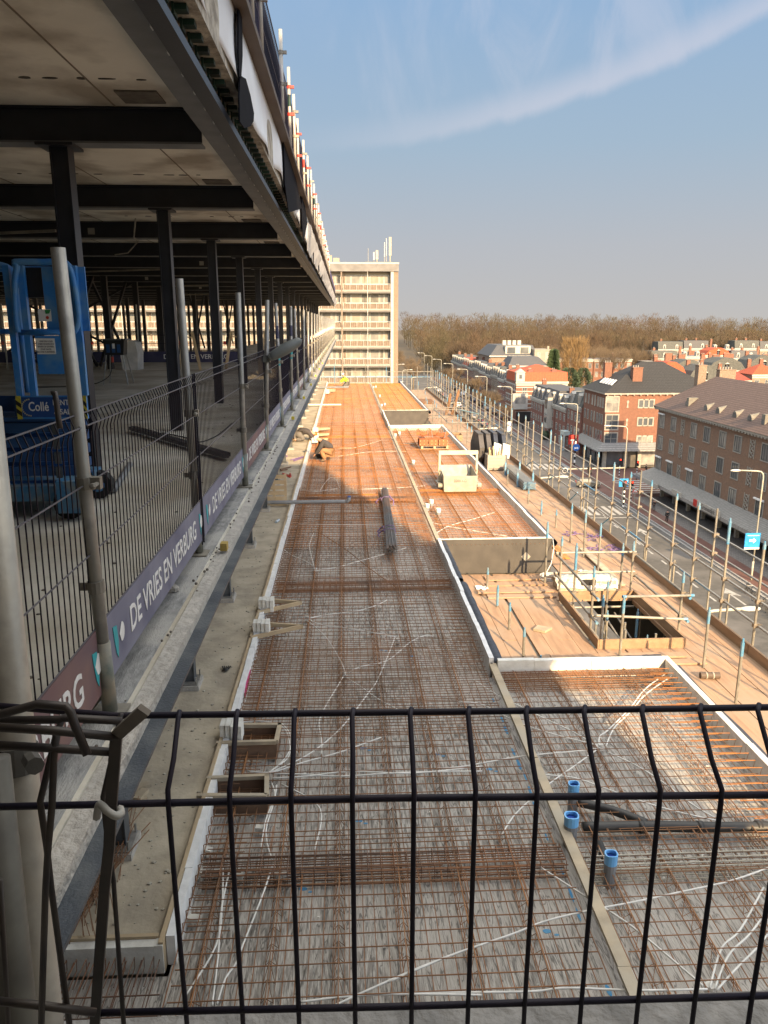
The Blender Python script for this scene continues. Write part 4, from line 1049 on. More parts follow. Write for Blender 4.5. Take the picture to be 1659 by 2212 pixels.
# second plank floor below the hatch, its shade put into the dark plank colour
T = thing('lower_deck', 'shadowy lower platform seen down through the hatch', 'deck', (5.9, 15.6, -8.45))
deck(4.6, 7.9, 13.2, 18.5, T, z=-8.7, m_=mat('shade_dark_plank', (.045, .038, .03), None, 3, .9)); MB().box(6.15, 6.75, 14.9, 15.4, -8.65, -7.4).build('timber_block', timber, T); MB().box(5.95, 6.7, 14.35, 14.75, -8.65, -7.5).build('blue_sheet', mat('pale_blue_sheet', (.25, .42, .55), None, 2, .6), T); MB().prism([(5.1, 16.9, -7.6), (5.95, 16.9, -7.5), (5.75, 15.3, -7.3), (5.1, 15.5, -7.35)], (0, 0, -.5)).build('grey_sheet', greyroof, T)
# loose planks lying crosswise
def loose(x0, x1, y0, y1, z, lab, m_=plank, name='loose_plank'):
    tag(MB().box(x0, x1, y0, y1, z, z + .036).build(name, m_), lab, 'plank', 'loose planks lying on the deck')
for k in range(4): loose(3.35 + .06 * k, 5.0, 17.15 + k * .43, 17.15 + k * .43 + .22 + .1 * (k % 2), DZ + .008, 'loose plank lying crosswise before the black wall, %s from the wall' % nth(4 - k))
loose(3.15, 5.0, 17.4, 17.55, DZ + .05, 'pale loose plank sticking out over the gap in the recess deck')
for k in range(2): loose(3.7 + .25 * k, 6.9 - .3 * k, 13.35 + k * .24, 13.35 + k * .24 + .21, DZ + .008 + .04 * (k % 2), 'loose plank lying crosswise in front of the hatch, %s one' % ('front' if k == 0 else 'rear'))
loose(5.5, 5.7, 22.5, 26.4, DZ + .008, 'rust stained orange plank on the walkway, left one', brownrust); loose(6.0, 6.2, 20.2, 25.0, DZ + .008, 'rust stained orange plank on the walkway, right one', mat('orange_stained_plank', (.50, .23, .06), (.38, .17, .05), 3, .8))
loose(6.7, 6.9, 17.8, 21.0, DZ + .05, 'grey weathered plank lying loose on the walkway behind the hatch', timberd)
p = P('B', 640, 555, DZ)
tag(MB().prism([(p.x - .2, p.y, DZ + .008), (p.x + .02, p.y - .15, DZ + .008), (p.x + .22, p.y + .05, DZ + .008), (p.x - .05, p.y + .2, DZ + .008)], (0, 0, .05)).build('wood_offcut', timberd), 'square wooden offcut lying on the deck left of the hatch', 'offcut')
# ---- scaffold: standards, ledgers, toe boards, guard of the hatch
SC = thing('scaffold', 'long tube scaffold with blue topped standards along the outer edge of the deck', 'scaffold', (8.1, 30, DZ - 2))
def blue_top(p, r, parent, ln=.12):
    MB().tube((p[0], p[1], p[2] - ln), (p[0], p[1], p[2]), r * 1.08, 8).tube((p[0], p[1], p[2]), (p[0], p[1], p[2] + .07), r * .75, 8, r2=r * .6).build('blue_top', bluepaint, parent)
SY = [12.45, 13.95, 15.35, 16.8, 18.0, 19.6, 21.1, 22.5] + [24 + 1.46 * k for k in range(35)]
SY = [11.0, 9.5] + SY
rs = random.Random(5)
for i, y in enumerate(SY):
    top = -4.13 + rs.uniform(-.06, .06)
    s = MB().tube((8.1, y, DZ - 2.2), (8.1 + rs.uniform(-.02, .02), y, top), .0265, 8).build('standard', galvw, SC)
    if y < 70: blue_top((8.1, y, top), .029, s, .5 if i % 5 == 4 else .09)
for x, zs, y0, yy in ((8.15, (-5.36, -5.86), 8.0, SY), (9.55, (-5.34, -5.84), 9.0, None)):
    for z in zs:
        y = y0
        while y < 76:
            q = min(76, y + 5.2); l = MB().tube((x, y, z), (x, q + .15, z + .004), .0265, 8).build('ledger', galv, SC)
            if rs.random() < .22:
                a = rs.uniform(.3, 3); MB().tube((x, y + a, z + .0003 * a), (x, y + a + 1.6, z + .002), .0272, 8).build('blue_band', bluepaint, l)
            y = q
for k in range(13):
    y = 13.5 + 5.2 * k
    if y < 76: MB().tube((9.5, y, DZ - 3), (9.5, y, -4.62 if k < 3 else -5.0), .0265, 8).build('outer_standard', galvw, SC)
m = MB()
for y in SY:
    if y > 45: break
    for z in (-5.36, -5.86): m.box(8.06, 8.19, y - .04, y + .04, z - .035, z + .045); m.tube((8.12, y - .02, z + .03), (8.20, y - .09, z + .05), .009, 5)
m.parts('coupler', mat('coupler_rust', (.26, .22, .17), (.17, .14, .11), 20, .6, metal=.3), SC)
m = MB()
for k in range(3): m.box(9.46, 9.6, 13.46 + 5.2 * k, 13.56 + 5.2 * k, -5.38, -5.28).box(9.46, 9.6, 13.46 + 5.2 * k, 13.56 + 5.2 * k, -5.88, -5.78)
m.parts('outer_coupler', MATS['coupler_rust'], SC)
y = 6.0; i = 0
while y < 76:
    o = MB().quadbox([(7.93, y, DZ - .02), (7.97, y, DZ - .02), (7.93, y + 3.88, DZ - .02), (7.97, y + 3.88, DZ - .02), (7.93 + rs.uniform(-.02, .02), y, DZ + .21), (7.975, y, DZ + .21), (7.93, y + 3.88, DZ + .21), (7.975, y + 3.88, DZ + .21)])
    o.build('toe_board', toeb, SC); y += 3.9; i += 1
MB().box(7.86, 7.93, 6, 76, DZ - .04, DZ - .008).build('edge_plank', toeb, SC)
m = MB()
for k in range(16):
    y = 13 + k * 2.6 + (k % 3) * .3; m.tube((8.55, y, -8), (8.55, y, -6.02 + .12 * (k % 2)), .024, 6)
m.parts('stub_standard', galvw, SC)
MB().box(8.30, 8.31, 8, 76, -9.4, -6.55).build('sun_block_sheet', mat('dark_block_sheet', (.03, .032, .03), None, 3, .9), SC)  # added unseen sheet that keeps sunlight from under the deck
# blue sloping stubs outside the toe board
m = MB()
for c, x0, y0, x1, y1 in (('C6', 530, 890, 590, 800), ('C6', 880, 1150, 935, 1080), ('C6', 270, 695, 320, 630), ('C6', 50, 520, 90, 465)):
    a = P(c, x0, y0, -6.3); b = gx(CR[c][0] + x1 * CR[c][2], CR[c][1] + y1 * CR[c][2], a.x); m.tube(a, (a.x + .1, b.y, b.z), .024, 6)
m.parts('raker', bluepaint, SC)
# free standards rising from the deck
def post(c, x, yb, yt, lab, r=.028, full=False):
    p = P(c, x, yb, DZ); a, b, k = CR[c]; q = gy(a + x * k, b + yt * k, p.y)
    T = thing('deck_post', lab, 'scaffold post', (p.x, p.y, DZ), 'blue topped posts standing in the deck')
    MB().tube((p.x, p.y, DZ + .006), (p.x, p.y, q.z), r, 8).build('tube', galvw, T)
    blue_top((p.x, p.y, q.z), r, T, (q.z - DZ) * (.9 if full else .22)); return T
post('B', 280, 277, 160, 'short blue topped post left in the recess beside the white rag')
post('B', 345, 400, 275, 'short all blue post in the recess gap, second from the left', full=True)
post('B', 422, 548, 390, 'short post in the recess gap with worn blue top, third from the left')
post('B', 515, 722, 555, 'short post at the front of the recess gap')
post('B', 628, 757, 735, 'tiny blue post top behind the foam strip of the nearest bay', full=True)
post('B', 655, 252, -140, 'tall post in front of the black wall, left of the hatch', full=False)
post('B', 1143, 745, 352, 'tall blue topped post in front of the hatch')
post('Z4', 1500, 1340, 1040, 'tall post on the walkway nearest to the fence, at the right')
post('Z4', 1340, 1165, 885, 'tall post on the walkway right of the hatch')
post('Z4', 929, 775, 565, 'post with worn blue top on the walkway behind the hatch')
post('Z4', 820, 690, 465, 'post on the walkway beyond the black wall corner, right one')
post('Z4', 748, 620, 400, 'post on the walkway beyond the purple straps')
post('Z4', 683, 545, 365, 'tall grey post on the walkway with a coupler')
post('Z4', 612, 475, 395, 'short post with a white cap on the walkway')
post('Z4', 540, 415, 350, 'short blue post on the walkway left of the white capped one', full=True)
post('Z4', 476, 355, 292, 'short grey post in front of the tube rack')
for i, (x, yb, yt) in enumerate(((660, 285, 55), (705, 320, 90), (555, 175, -40), (590, 210, -20), (1100, 715, 565), (500, 130, 20))):
    post('SK', x, yb, yt, ['post behind the middle bay corner, left one', 'post behind the middle bay corner, right one', 'tall far post at the corner of the middle bay', 'second tall far post at the corner of the middle bay', 'short post at the left side of the tube stack', 'far post beside the open crate'][i])
rs = random.Random(9)
for i in range(10):
    y = 47 + i * 2.7; x = 5.75 + (i * 37 % 10) * .12
    T = thing('deck_post', 'distant post on the far walkway, %s beyond the far recess' % nth(i + 1), 'scaffold post', (x, y, DZ), 'blue topped posts standing in the deck')
    h = rs.choice((.7, 1.0, 1.7)); MB().tube((x, y, DZ), (x, y, DZ + h), .024, 6).build('tube', galvw, T); blue_top((x, y, DZ + h), .024, T, .25)
# guard round the hatch
HG = thing('hatch_guard', 'tube guard rail and toe boards around the open stair hatch in the deck', 'guard rail', (5.9, 15.6, DZ))
def tb(a, b, m_=galvw, name='rail', blue0=False, blue1=True, r=.028):
    o = MB().tube(a, b, r, 8).build(name, m_, HG); A, B = Vector(a), Vector(b); d = (B - A).normalized()
    if blue1: MB().tube(B - d * .07, B + d * .012, r * 1.12, 8).build('blue_end', bluepaint, o)
    if blue0: MB().tube(A - d * .012, A + d * .07, r * 1.12, 8).build('blue_end', bluepaint, o)
for x in (5.03, 6.91):
    tb((x, 17.55, -5.40), (x, 14.33, -5.40)); tb((x, 17.55, -5.90), (x, 14.33, -5.90))
tb((5.0, 17.4, -5.35), (6.95, 17.4, -5.35), blue1=False); tb((5.0, 17.4, -5.85), (6.95, 17.4, -5.85), blue1=False)
tb((5.40, 14.0, -5.22), (6.98, 14.35, -5.35), blue0=True); tb((5.0, 14.55, -5.82), (6.9, 14.35, -5.86))
tb((5.1, 14.3, -6.62), (6.8, 14.3, -6.62), blue1=False); tb((5.1, 16.9, -6.55), (6.8, 16.9, -6.55), blue1=False)
for x, y, z0, z1, f in ((5.10, 17.3, DZ, -4.98, 0), (5.05, 14.75, DZ - 1.9, -4.90, 0), (5.12, 14.3, DZ - .1, -5.36, 0), (6.80, 17.2, DZ, -5.1, 0), (6.86, 14.6, DZ - 1.9, -5.0, 0), (5.08, 16.1, DZ - 1.9, -4.8, 1), (6.1, 16.8, DZ - 1.9, -5.9, 0), (5.7, 15.6, DZ - 1.9, -6.2, 0), (6.5, 15.9, DZ - 1.9, -6.3, 1), (6.3, 14.8, DZ - 1.9, -6.45, 0)):
    o = MB().tube((x, y, z0), (x, y, z1), .0265, 8).build('standard', galvw, HG)
    MB().tube((x, y, z1 - (.6 if f else .16)), (x, y, z1), .0305, 8).tube((x, y, z1), (x, y, z1 + .07), .018, 8, r2=.014).build('blue_top', bluepaint, o)
tw = .035
for bx, mm in (((5.02, 5.05, 14.16, 17.04, DZ, DZ + .21), toeb), ((6.80, 6.835, 14.16, 17.04, DZ - .12, DZ + .21), toeb), ((5.055, 6.795, 14.16, 14.195, DZ - .02, DZ + .21), toeb), ((5.055, 6.795, 17.005, 17.04, DZ, DZ + .21), toeb)):
    MB().box(*bx).build('toe_board', mm, HG)
m = MB()
for x, y in ((5.05, 14.75), (5.05, 17.4), (6.88, 14.6), (6.88, 17.3), (5.08, 16.1)):
    for z in (-5.4, -5.9): m.box(x - .05, x + .05, y - .04, y + .04, z - .04, z + .05); m.tube((x, y, z), (x + .08, y - .08, z + .05), .01, 5)
m.parts('coupler', MATS['coupler_rust'], HG)
m = MB()
for k in range(4): m.tube((5.5 + k * .28, 16.9, -6.7), (6.0 + k * .25, 14.2, -7.7), .02, 6)
for k in range(5): m.tube((5.2 + k * .33, 14.9 + (k % 2) * .9, -8.6), (5.2 + k * .33, 14.9 + (k % 2) * .9, -6.5 + .1 * (k % 3)), .026, 6)
m.parts('ladder_tube', galv, HG)
# wrapped bundle, coil, rag, roll, straps
m = MB(); n = 16; k = 8
rb_ = random.Random(3)
for i in range(n + 1):
    for j in range(k + 1):
        x = 5.12 + 1.5 * i / n; u = j / k; prof = math.sin(u * math.pi) ** .45; e = math.sin(math.pi * min(max(i / n, .03), .97)) ** .3
        m.v.append((x + rb_.uniform(-.02, .02), 17.5 + .62 * u + rb_.uniform(-.02, .02), DZ + .10 + .36 * prof * e + rb_.uniform(-.025, .025)))
for i in range(n):
    for j in range(k): a = i * (k + 1) + j; m.f.append((a, a + k + 1, a + k + 2, a + 1))
T = thing('wrapped_bundle', 'bundle wrapped in crumpled clear and white plastic behind the hatch', 'bundle', (5.87, 17.8, DZ))
m.build('plastic_wrap', mat('crumpled_plastic', (.62, .60, .52), (.34, .32, .26), 6, .3, .03, 10, c3=(.70, .68, .62), sc3=7), T, smooth=False)
MB().box(5.16, 6.58, 17.55, 18.08, DZ + .02, DZ + .26).build('load', mat('bundle_core', (.52, .47, .36), (.36, .31, .22), 12, .8), T)
MB().box(5.7, 6.05, 17.5, 17.545, DZ + .18, DZ + .32).build('dark_print', blackp, T)
m = MB(); pts = []
c = P('B', 690, 215, DZ + .03)
for i in range(70): t = i * .42; pts.append(Vector((c.x + (.24 + .03 * math.sin(t * .7)) * math.cos(t), c.y + .24 * math.sin(t) + .0, DZ + .02 + .0016 * i)))
pts += [pts[-1] + Vector((.25, .3, .25)), pts[-1] + Vector((.36, .5, .6)), pts[-1] + Vector((.4, .8, .8))]
tag(MB().path(pts, .011, 6).build('hose_coil', conduit, smooth=True), 'coiled white hose in the corner of the black wall and the deck', 'hose')
c = P('B', 245, 285, DZ); m = MB()
for i in range(7):
    for j in range(5): m.v.append((c.x - .14 + i * .05, c.y - .1 + j * .06, DZ + .015 + random.uniform(0, .05)))
for i in range(6):
    for j in range(4): a = i * 5 + j; m.f.append((a, a + 5, a + 6, a + 1))
o = m.build('white_rag', foam); o.modifiers.new('t', 'SOLIDIFY').thickness = .006; tag(o, 'crumpled white rag on the recess deck beside the blue topped post', 'rag')
a, b = P('T1', 1325, 200, DZ + .06), P('T1', 1420, 200, DZ + .06)
T = thing('rolled_mat', 'brown rolled mat tied with cord lying behind the right foam strip', 'roll', (a.x, a.y, DZ)); MB().tube(a, b, .06, 12).build('mat', brownstrip, T)
m = MB()
for t in (.3, .65): q = a.lerp(b, t); m.tube(q + Vector((-.012, 0, 0)), q + Vector((.012, 0, 0)), .066, 12)
m.build('cord', stone, T)
def straps(c, x0, x1, y0, y1, n, lab):
    m = MB()
    for k in range(n):
        p = P(c, random.uniform(x0, x1), random.uniform(y0, y1), DZ + .03); pts = [p]
        for i in range(6): pts.append(pts[-1] + Vector((random.uniform(-.12, .16), random.uniform(-.16, .16), random.uniform(-.008, .01))))
        m.path(smooth(pts, 3), .012, 4)
    tag(m.build('purple_straps', purple), lab, 'straps', 'purple lifting straps dropped on the planks')
random.seed(21)
straps('C6', 690, 870, 1240, 1300, 8, 'purple lifting straps on the walkway beside the toe board, farther heap')
straps('C6', 860, 1020, 1380, 1430, 10, 'purple lifting straps on the walkway, large nearer heap')
straps('C6', 500, 600, 1250, 1280, 4, 'purple strap lying over the rust stained plank')
straps('C6', 730, 790, 1395, 1410, 4, 'small white and purple strap left of the large heap')
# railings at the far end of the roof
T = thing('end_railing', 'blue and grey tube railing across the far end of the roof', 'railing', (2, 75, -5.5))
for z in (-5.1, -4.6): MB().tube((-3, 75.2, z), (8.5, 75.2, z), .03, 6).build('rail', bluepaint if z < -5 else galvw, T)
for k in range(12): MB().tube((-3 + k, 75.1, -6.4), (-3 + k, 75.1, -4.4 + .3 * (k % 3)), .028, 6).build('standard', bluepaint if k % 5 == 2 else galvw, T)
T = thing('recess_guard', 'tube guard rails around the far recess between the farther bays', 'guard rail', (6.5, 46, DZ))
for y in (42.4, 49.1, 50.2):
    for z in (-5.4, -5.9): MB().tube((5.3 if y > 45 else 5.6, y, z), (7.9, y, z), .026, 6).build('rail', galvw, T)
for x in (5.6, 6.2, 7.0, 7.8):
    MB().tube((x, 49.15, DZ), (x, 49.15, -4.9), .026, 6).build('standard', galvw, T)
MB().tube((5.7, 42.4, -5.4), (5.7, 50, -5.4), .026, 6).build('rail', galvw, T)
MB().tube((7.3, 49, -5.4), (8.1, 46.5, -5.4), .04, 6).build('rail', mat('pale_blue_tube', (.30, .48, .52), None, 5, .5), T)
# ------------------------------------------------------------------ fence along the ledge
FX = -.95
PY0, PDY = 2.8, 2.15
def cpt(x, y, d): return ray(x, y) * d
def make_panel(Y1, label, kick, txt, banner=None, group='mesh fence panels along the ledge', wr=.0027):
    Y0 = Y1 - 2.12; Y1 = Y1 - .03
    T = thing('fence_panel', label, 'fence panel', (FX, (Y0 + Y1) / 2, -1.5), group)
    m = MB(); y = Y0 + .03
    while y < Y1 - .01: m.path([(FX - .012, y, -1.13), (FX, y, -.40), (FX + .012, y, -.362), (FX - .004, y, -.318)], wr, 4); y += .05
    m.build('wire_mesh', fencew, T)
    m = MB()
    for z, dx in ((-.318, -.002), (-.362, .015), (-.57, .006), (-.83, .006), (-1.12, .0)): m.tube((FX + dx, Y0, z), (FX + dx, Y1, z), .0032, 5)
    m.parts('rail', fencegal, T)
    m = MB()
    for y in (Y0, Y1): m.tube((FX, y, -1.42), (FX, y, -.31), .006, 6)
    m.parts('end_frame', fencew, T)
    k = MB().box(FX - .004, FX + .004, Y0 + .02, Y1 - .02, -1.385, -1.125).build('kickboard', kick, T)
    if txt:
        textmesh('lettering', 'DE VRIES EN VERBURG', whitet, Matrix.Translation((FX + .006, Y0 + 1.12, -1.262)) @ Matrix(((0, 0, 1, 0), (1, 0, 0, 0), (0, 1, 0, 0), (0, 0, 0, 1))), .165, .001, k, sx=.92)
        l = MB()
        for yc in (Y0 + .14, Y1 - .06):
            l.prism([(FX + .005, yc - .03, -1.19), (FX + .005, yc + .02, -1.20), (FX + .005, yc + .03, -1.27), (FX + .005, yc + .015, -1.34), (FX + .005, yc - .005, -1.31), (FX + .005, yc - .02, -1.25)], (.002, 0, 0))
        l.build('teal_mark', teal, k)
        l = MB()
        for yc in (Y0 + .21, Y1 - .05): l.prism([(FX + .0065, yc + .05 * math.sin(a) * (1 if a < 3.2 else .55), -1.22 - .07 * math.cos(a) - .02 * a) for a in [i * .35 for i in range(9)] + [3.0, 2.2, 1.4, .7]][:9] + [(FX + .0065, yc - .02, -1.25)], (.001, 0, 0))
        l.build('white_swoosh', whitet, k)
    if banner: MB().box(FX - .016, FX - .013, Y0 + .05, Y1 - .05, -1.12, banner).build('banner', navy, T)
    return T
mk_labels = ['nearest fence panel with a worn maroon kickboard at the lower left', 'fence panel whose large DE VRIES EN VERBURG board shows most clearly', 'second lettered fence panel, behind the second tube post', 'fence panel with the reddish board, behind the third tube post',
             'fence panel under the dark floodlight arm']
p_last = None
for k in range(34):
    Y1 = PY0 + PDY * k
    mlt = maroonb if k in (0, 3, 7, 11, 12, 19) else navyb
    far = k >= 5
    if k < 12:
        lab = mk_labels[k] if k < 5 else 'navy netted fence panel, %s along the ledge counted from the camera' % nth(k + 1)
        p_last = make_panel(Y1, lab, mlt, True, banner=(-.42 if k >= 5 else None))
    else: copytree(p_last, label='distant navy netted fence panel, %s along the ledge counted from the camera' % nth(k + 1), move=(0, PDY * (k - 11), 0))
# tube posts
def fpost(k, base, top, label, striped=False, near=True):
    T = thing('tube_post', label, 'tube post', tuple(base), 'tube posts holding the fence along the ledge')
    b, t = Vector(base), Vector(top); up = (t - b)
    MB().tube(b, t, .0242, 16 if near else 8).build('tube', galv, T, smooth=True)
    MB().tube(b + up * .004, b + up * .17, .0285, 14 if near else 8).build('socket', mat('green_grey_socket', (.13, .155, .135), (.22, .22, .20), 14, .6, c3=(.30, .27, .21), sc3=9), T, smooth=True)
    MB().box(b.x - .13, b.x + .06, b.y - .07, b.y + .07, -1.488, -1.476).tube((b.x - .09, b.y, -1.476), b + up * .06, .012, 6).build('foot_plate', galvw, T)
    for z in (.53, .30):
        q = b + up * z; m = MB().tube(q - up * .013, q + up * .013, .031, 12)
        if z > .5: m.box(q.x + .0, q.x + .06, q.y - .016, q.y + .016, q.z - .022, q.z + .022); m.tube((q.x + .05, q.y - .012, q.z), (q.x + .05, q.y - .06, q.z), .008, 6); m.ball((q.x + .05, q.y - .065, q.z), .013, 6, 4)
        else: m.box(q.x - .06, q.x, q.y - .004, q.y + .004, q.z - .015, q.z + .015)
        m.parts('clamp', galvw, T)
    if striped:
        for a, c, mm in ((.72, .82, MATS['navy_banner']), (.50, .60, teal)): MB().tube(b + up * a, b + up * c, .0250, 10).build('band', mm, T)
    return T
posts = {0: ((235, 1500), (125, 535)), 1: ((430, 1185), (387, 602)), 2: ((530, 1045), (514, 632)), 3: ((575, 960), (577, 648))}
names = ['thick foreground tube post in front of the blue lift', 'tube post right of the first column, second in line', 'tube post whose foot stands by the reddish board, third in line', 'tube post carrying the dark floodlight']
fp = None
for k in range(34):
    Y = PY0 + PDY * k - .02
    if k in posts:
        (x0, y0), (x1, y1) = posts[k]; b = gy(x0, y0, Y); b.z = -1.475; t = gy(x1, y1, Y)
        fpost(k, b, t, names[k])
    elif k < 8: fp = fpost(k, (-.93, Y, -1.475), (-.93 + (.03 if k % 2 else -.04), Y, .27), ('tube post with navy and teal bands, %s of the two' % ('nearer' if k == 4 else 'farther')) if k in (4, 5) else 'plain tube post, %s in line from the camera' % nth(k + 1), striped=k in (4, 5), near=False)
    else: copytree(fp, label='distant tube post of the ledge fence, %s in line from the camera' % nth(k + 1), move=(0, PDY * (k - 7), 0))
# red sticker on the nearest sockets
# floodlights
def flood(Y, lab, m1=lamphead, s=1.0):
    T = thing('floodlight', lab, 'floodlight', (-.93, Y, -.42), 'oval floodlights clamped to the fence posts')
    p, q = Vector((-.885, Y - .03, -.40)), Vector((-.50, Y + .05, -.20)); d = (q - p); m = MB(); n = 12
    for i in range(n + 1):
        t = i / n; c = p + d * t; w = .055 + .05 * math.sin(math.pi * min(1, t * 1.12)) ** .7; h = .035 + .035 * math.sin(math.pi * t) ** .6
        if i in (0, n): w *= .5; h *= .5
        for j in range(10): a = j * math.pi / 5; m.v.append((c.x - .3 * h * math.sin(a), c.y + w * math.cos(a), c.z + h * math.sin(a)))
    for i in range(n):
        for j in range(10): b = (j + 1) % 10; m.f.append((i*10+j, i*10+b, (i+1)*10+b, (i+1)*10+j))
    m.f.append(tuple(range(9, -1, -1))); m.f.append(tuple(n * 10 + j for j in range(10)))
    m.build('lamp_body', m1, T, smooth=True)
    MB().ball((-.86, Y - .05, -.39), .042, 10, 6).build('hinge', m1, T, smooth=True)
    MB().box(-.97, -.87, Y - .035, Y + .035, -.45, -.37).build('clamp', m1, T)
    return T
f0 = flood(PY0 + PDY * 3 - .02, 'dark grey oval floodlight on an arm clamped to the fourth fence post')
for i, k in enumerate((9, 12, 15)):
    f1 = flood(PY0 + PDY * k - .02, 'pale sunlit floodlight far along the fence, %s of three' % ('nearest', 'middle', 'farthest')[i], lampheadw)  # copies of the near lamp with sunlight put into a paler colour
# upper guard on the floor above
for i, (x, y, red) in enumerate([(571, -260, 1), (592, -160, 0), (608, 67, 0), (623, 148, 1), (634, 206, 0), (642, 258, 1), (655, 304, 0), (664, 337, 1), (675, 368, 0), (682, 398, 1), (688, 421, 0), (693, 443, 1), (698, 462, 0), (702, 480, 0), (705, 494, 1), (708, 508, 0), (711, 520, 0), (713, 531, 1), (715, 541, 0), (717, 550, 0)]):
    v = 697 - y; Y = 3.45 * (1761 / v + .2456); X = gy(x, y, Y).x; X = min(max(X, -.80), -.73)
    T = thing('guard_post', 'guard tube post above the white fascia, %s from the camera%s' % (nth(i + 1), ', with red clamps' if red else ''), 'tube post', (X, Y, 2.30), 'guard posts along the floor above')
    MB().tube((X, Y, 2.362), (X, Y, 3.45), .0225, 8).build('tube', MATS['post_metal'] if 'post_metal' in MATS else mat('post_metal', (.50, .48, .44), (.40, .385, .35), 9, .5, metal=.2), T, smooth=True)
    m = MB()
    for z in (3.2, 2.85):
        m.tube((X, Y, z - .02), (X, Y, z + .02), .032, 8); m.box(X + .01, X + .07, Y - .015, Y + .015, z - .018, z + .018)
    m.parts('clamp', redm if red else galvw, T)
    if i % 3 == 0: MB().tube((X, Y, 2.95), (X, Y, 3.1), .0232, 8).build('sticker', greenm if i % 2 else redm, T)
T = thing('upper_fence', 'dark mesh fence with purple netting standing on the floor above', 'fence', (-.95, 30, 2.30))
m = MB(); y = 3.0
while y < 34: m.path([(-.79, y, 2.37), (-.79, y, 3.2), (-.775, y, 3.27), (-.80, y, 3.34)], .003, 3); y += .06
m.build('wire_mesh', fencew, T)
m = MB()
for z in (2.6, 2.9, 3.2, 3.34): m.tube((-.79, 3, z), (-.79, 75, z), .004, 5)
m.parts('rail', fencegal, T); MB().box(-.805, -.80, 3, 75, 2.37, 3.08).build('netting', mat('purple_netting', (.10, .08, .22), (.06, .05, .14), 2, .8), T)

# ------------------------------------------------------------------ foreground fence, bars and tubes at the landing
D1, D2, D3 = .7556, .7145, .7792
T = thing('foreground_fence', 'black bent wire fence panel across the foreground', 'fence panel', tuple(cpt(830, 2300, .80)))
m = MB()
for i in range(-1, 13):
    x1, x2, x3 = 388 + 125.2 * i, 362 + 133 * i, 400 + 122.3 * i
    if i == -1: continue
    yy = -17 * (x1 - 250) / 1409
    pts = [cpt(x1, 1538 + yy, D1 - .004), cpt(x1 - 3, 1552 + yy, D1 - .012), cpt((x1 + x2) / 2, 1640, (D1 + D2) / 2 - .008), cpt(x2 + .5, 1706, D2 - .006), cpt(x2 + (x3 - x2) * .04, 1738, D2 - .005), cpt(x2 + (x3 - x2) * .5, 1950, (D2 + D3) / 2), cpt(x3, 2165, D3 - .004), cpt(x3 + (x3 - x2) * .55, 2420, .86)]
    m.path(pts, .0025, 8)
m.build('wires', fencew, T, smooth=True)
m = MB()
m.path([cpt(-60, 1520, D1 + .02), cpt(250, 1546, D1), cpt(830, 1539, D1), cpt(1250, 1534, D1), cpt(1780, 1526, D1)], .0034, 8)
m.path([cpt(-60, 1744, D2), cpt(250, 1737, D2), cpt(830, 1724, D2), cpt(1780, 1716, D2)], .0034, 8)
m.path([cpt(200, 2188, D3), cpt(830, 2175, D3), cpt(1780, 2147, D3)], .0034, 8)
m.parts('rail', fencew, T, smooth=True)
F = lambda x, y: (x * .23144, 1481 + y * .23144)
T = thing('hooked_steel_bar', 'dark flat steel bar frame with a hook tied on the left of the foreground fence', 'steel frame', tuple(cpt(225, 2290, .7)))
m = MB(); q = [cpt(*F(1350, 225), .62), cpt(*F(1095, 450), .66), cpt(*F(1085, 480), .66), cpt(*F(1040, 1100), .68), cpt(*F(1020, 1500), .70), cpt(*F(975, 1900), .72), cpt(205, 2212, .78), cpt(196, 2330, .80)]
for a, b in zip(q, q[1:]): m.obox(a, b, .0098, .004, (0, -1, 0))
m.build('flat_bar', mat('dark_flat_bar', (.03, .028, .026), (.06, .05, .045), 18, .5, metal=.3), T)
m = MB()
m.obox(cpt(*F(1350, 225), .615), cpt(*F(1100, 450), .655), .0105, .005, (0, -1, 0)); m.build('worn_tip', mat('worn_brown_steel', (.17, .145, .12), (.10, .085, .07), 18, .6, metal=.3), T)
m = MB().path([cpt(*F(-80, 300), .60), cpt(*F(0, 270), .60), cpt(*F(350, 172), .60), cpt(*F(620, 195), .60), cpt(*F(660, 250), .60), cpt(*F(700, 370), .60), cpt(*F(815, 645), .60)], .0036, 8)
m.path([cpt(*F(-80, 325), .66), cpt(*F(540, 318), .66), cpt(*F(600, 300), .66), cpt(*F(1130, 330), .67)], .0036, 8)
m.path([cpt(*F(-80, 385), .64), cpt(*F(500, 420), .64), cpt(*F(1060, 475), .655)], .0038, 8)
m.path([cpt(*F(-80, 550), .66), cpt(*F(500, 585), .66), cpt(*F(1040, 620), .668)], .0038, 8)
m.path([cpt(-30, 2160, .72), cpt(90, 2172, .72), cpt(206, 2187, .74)], .0038, 8)
m.parts('bent_rod', fencewb, T, smooth=True)
m = MB()
m.path([cpt(*F(590, 290), .68), cpt(*F(520, 470), .68), cpt(*F(375, 1080), .66), cpt(*F(385, 1160), .66), cpt(*F(435, 1500), .68), cpt(*F(480, 1900), .70), cpt(150, 2212, .74)], .0029, 8)
m.path([cpt(*F(540, 400), .66), cpt(*F(505, 640), .66), cpt(*F(485, 1120), .65), cpt(*F(450, 1500), .66), cpt(*F(425, 1900), .68), cpt(88, 2250, .72)], .0031, 8)
m.path([cpt(*F(1130, 260), .70), cpt(*F(1060, 600), .70), cpt(*F(960, 1040), .70), cpt(*F(985, 1300), .70), cpt(245, 1900, .74), cpt(270, 2250, .76)], .0024, 8)
m.path([cpt(0, 1900, .72), cpt(20, 2250, .76)], .0026, 8)
m.parts('wire', fencewb, T, smooth=True)
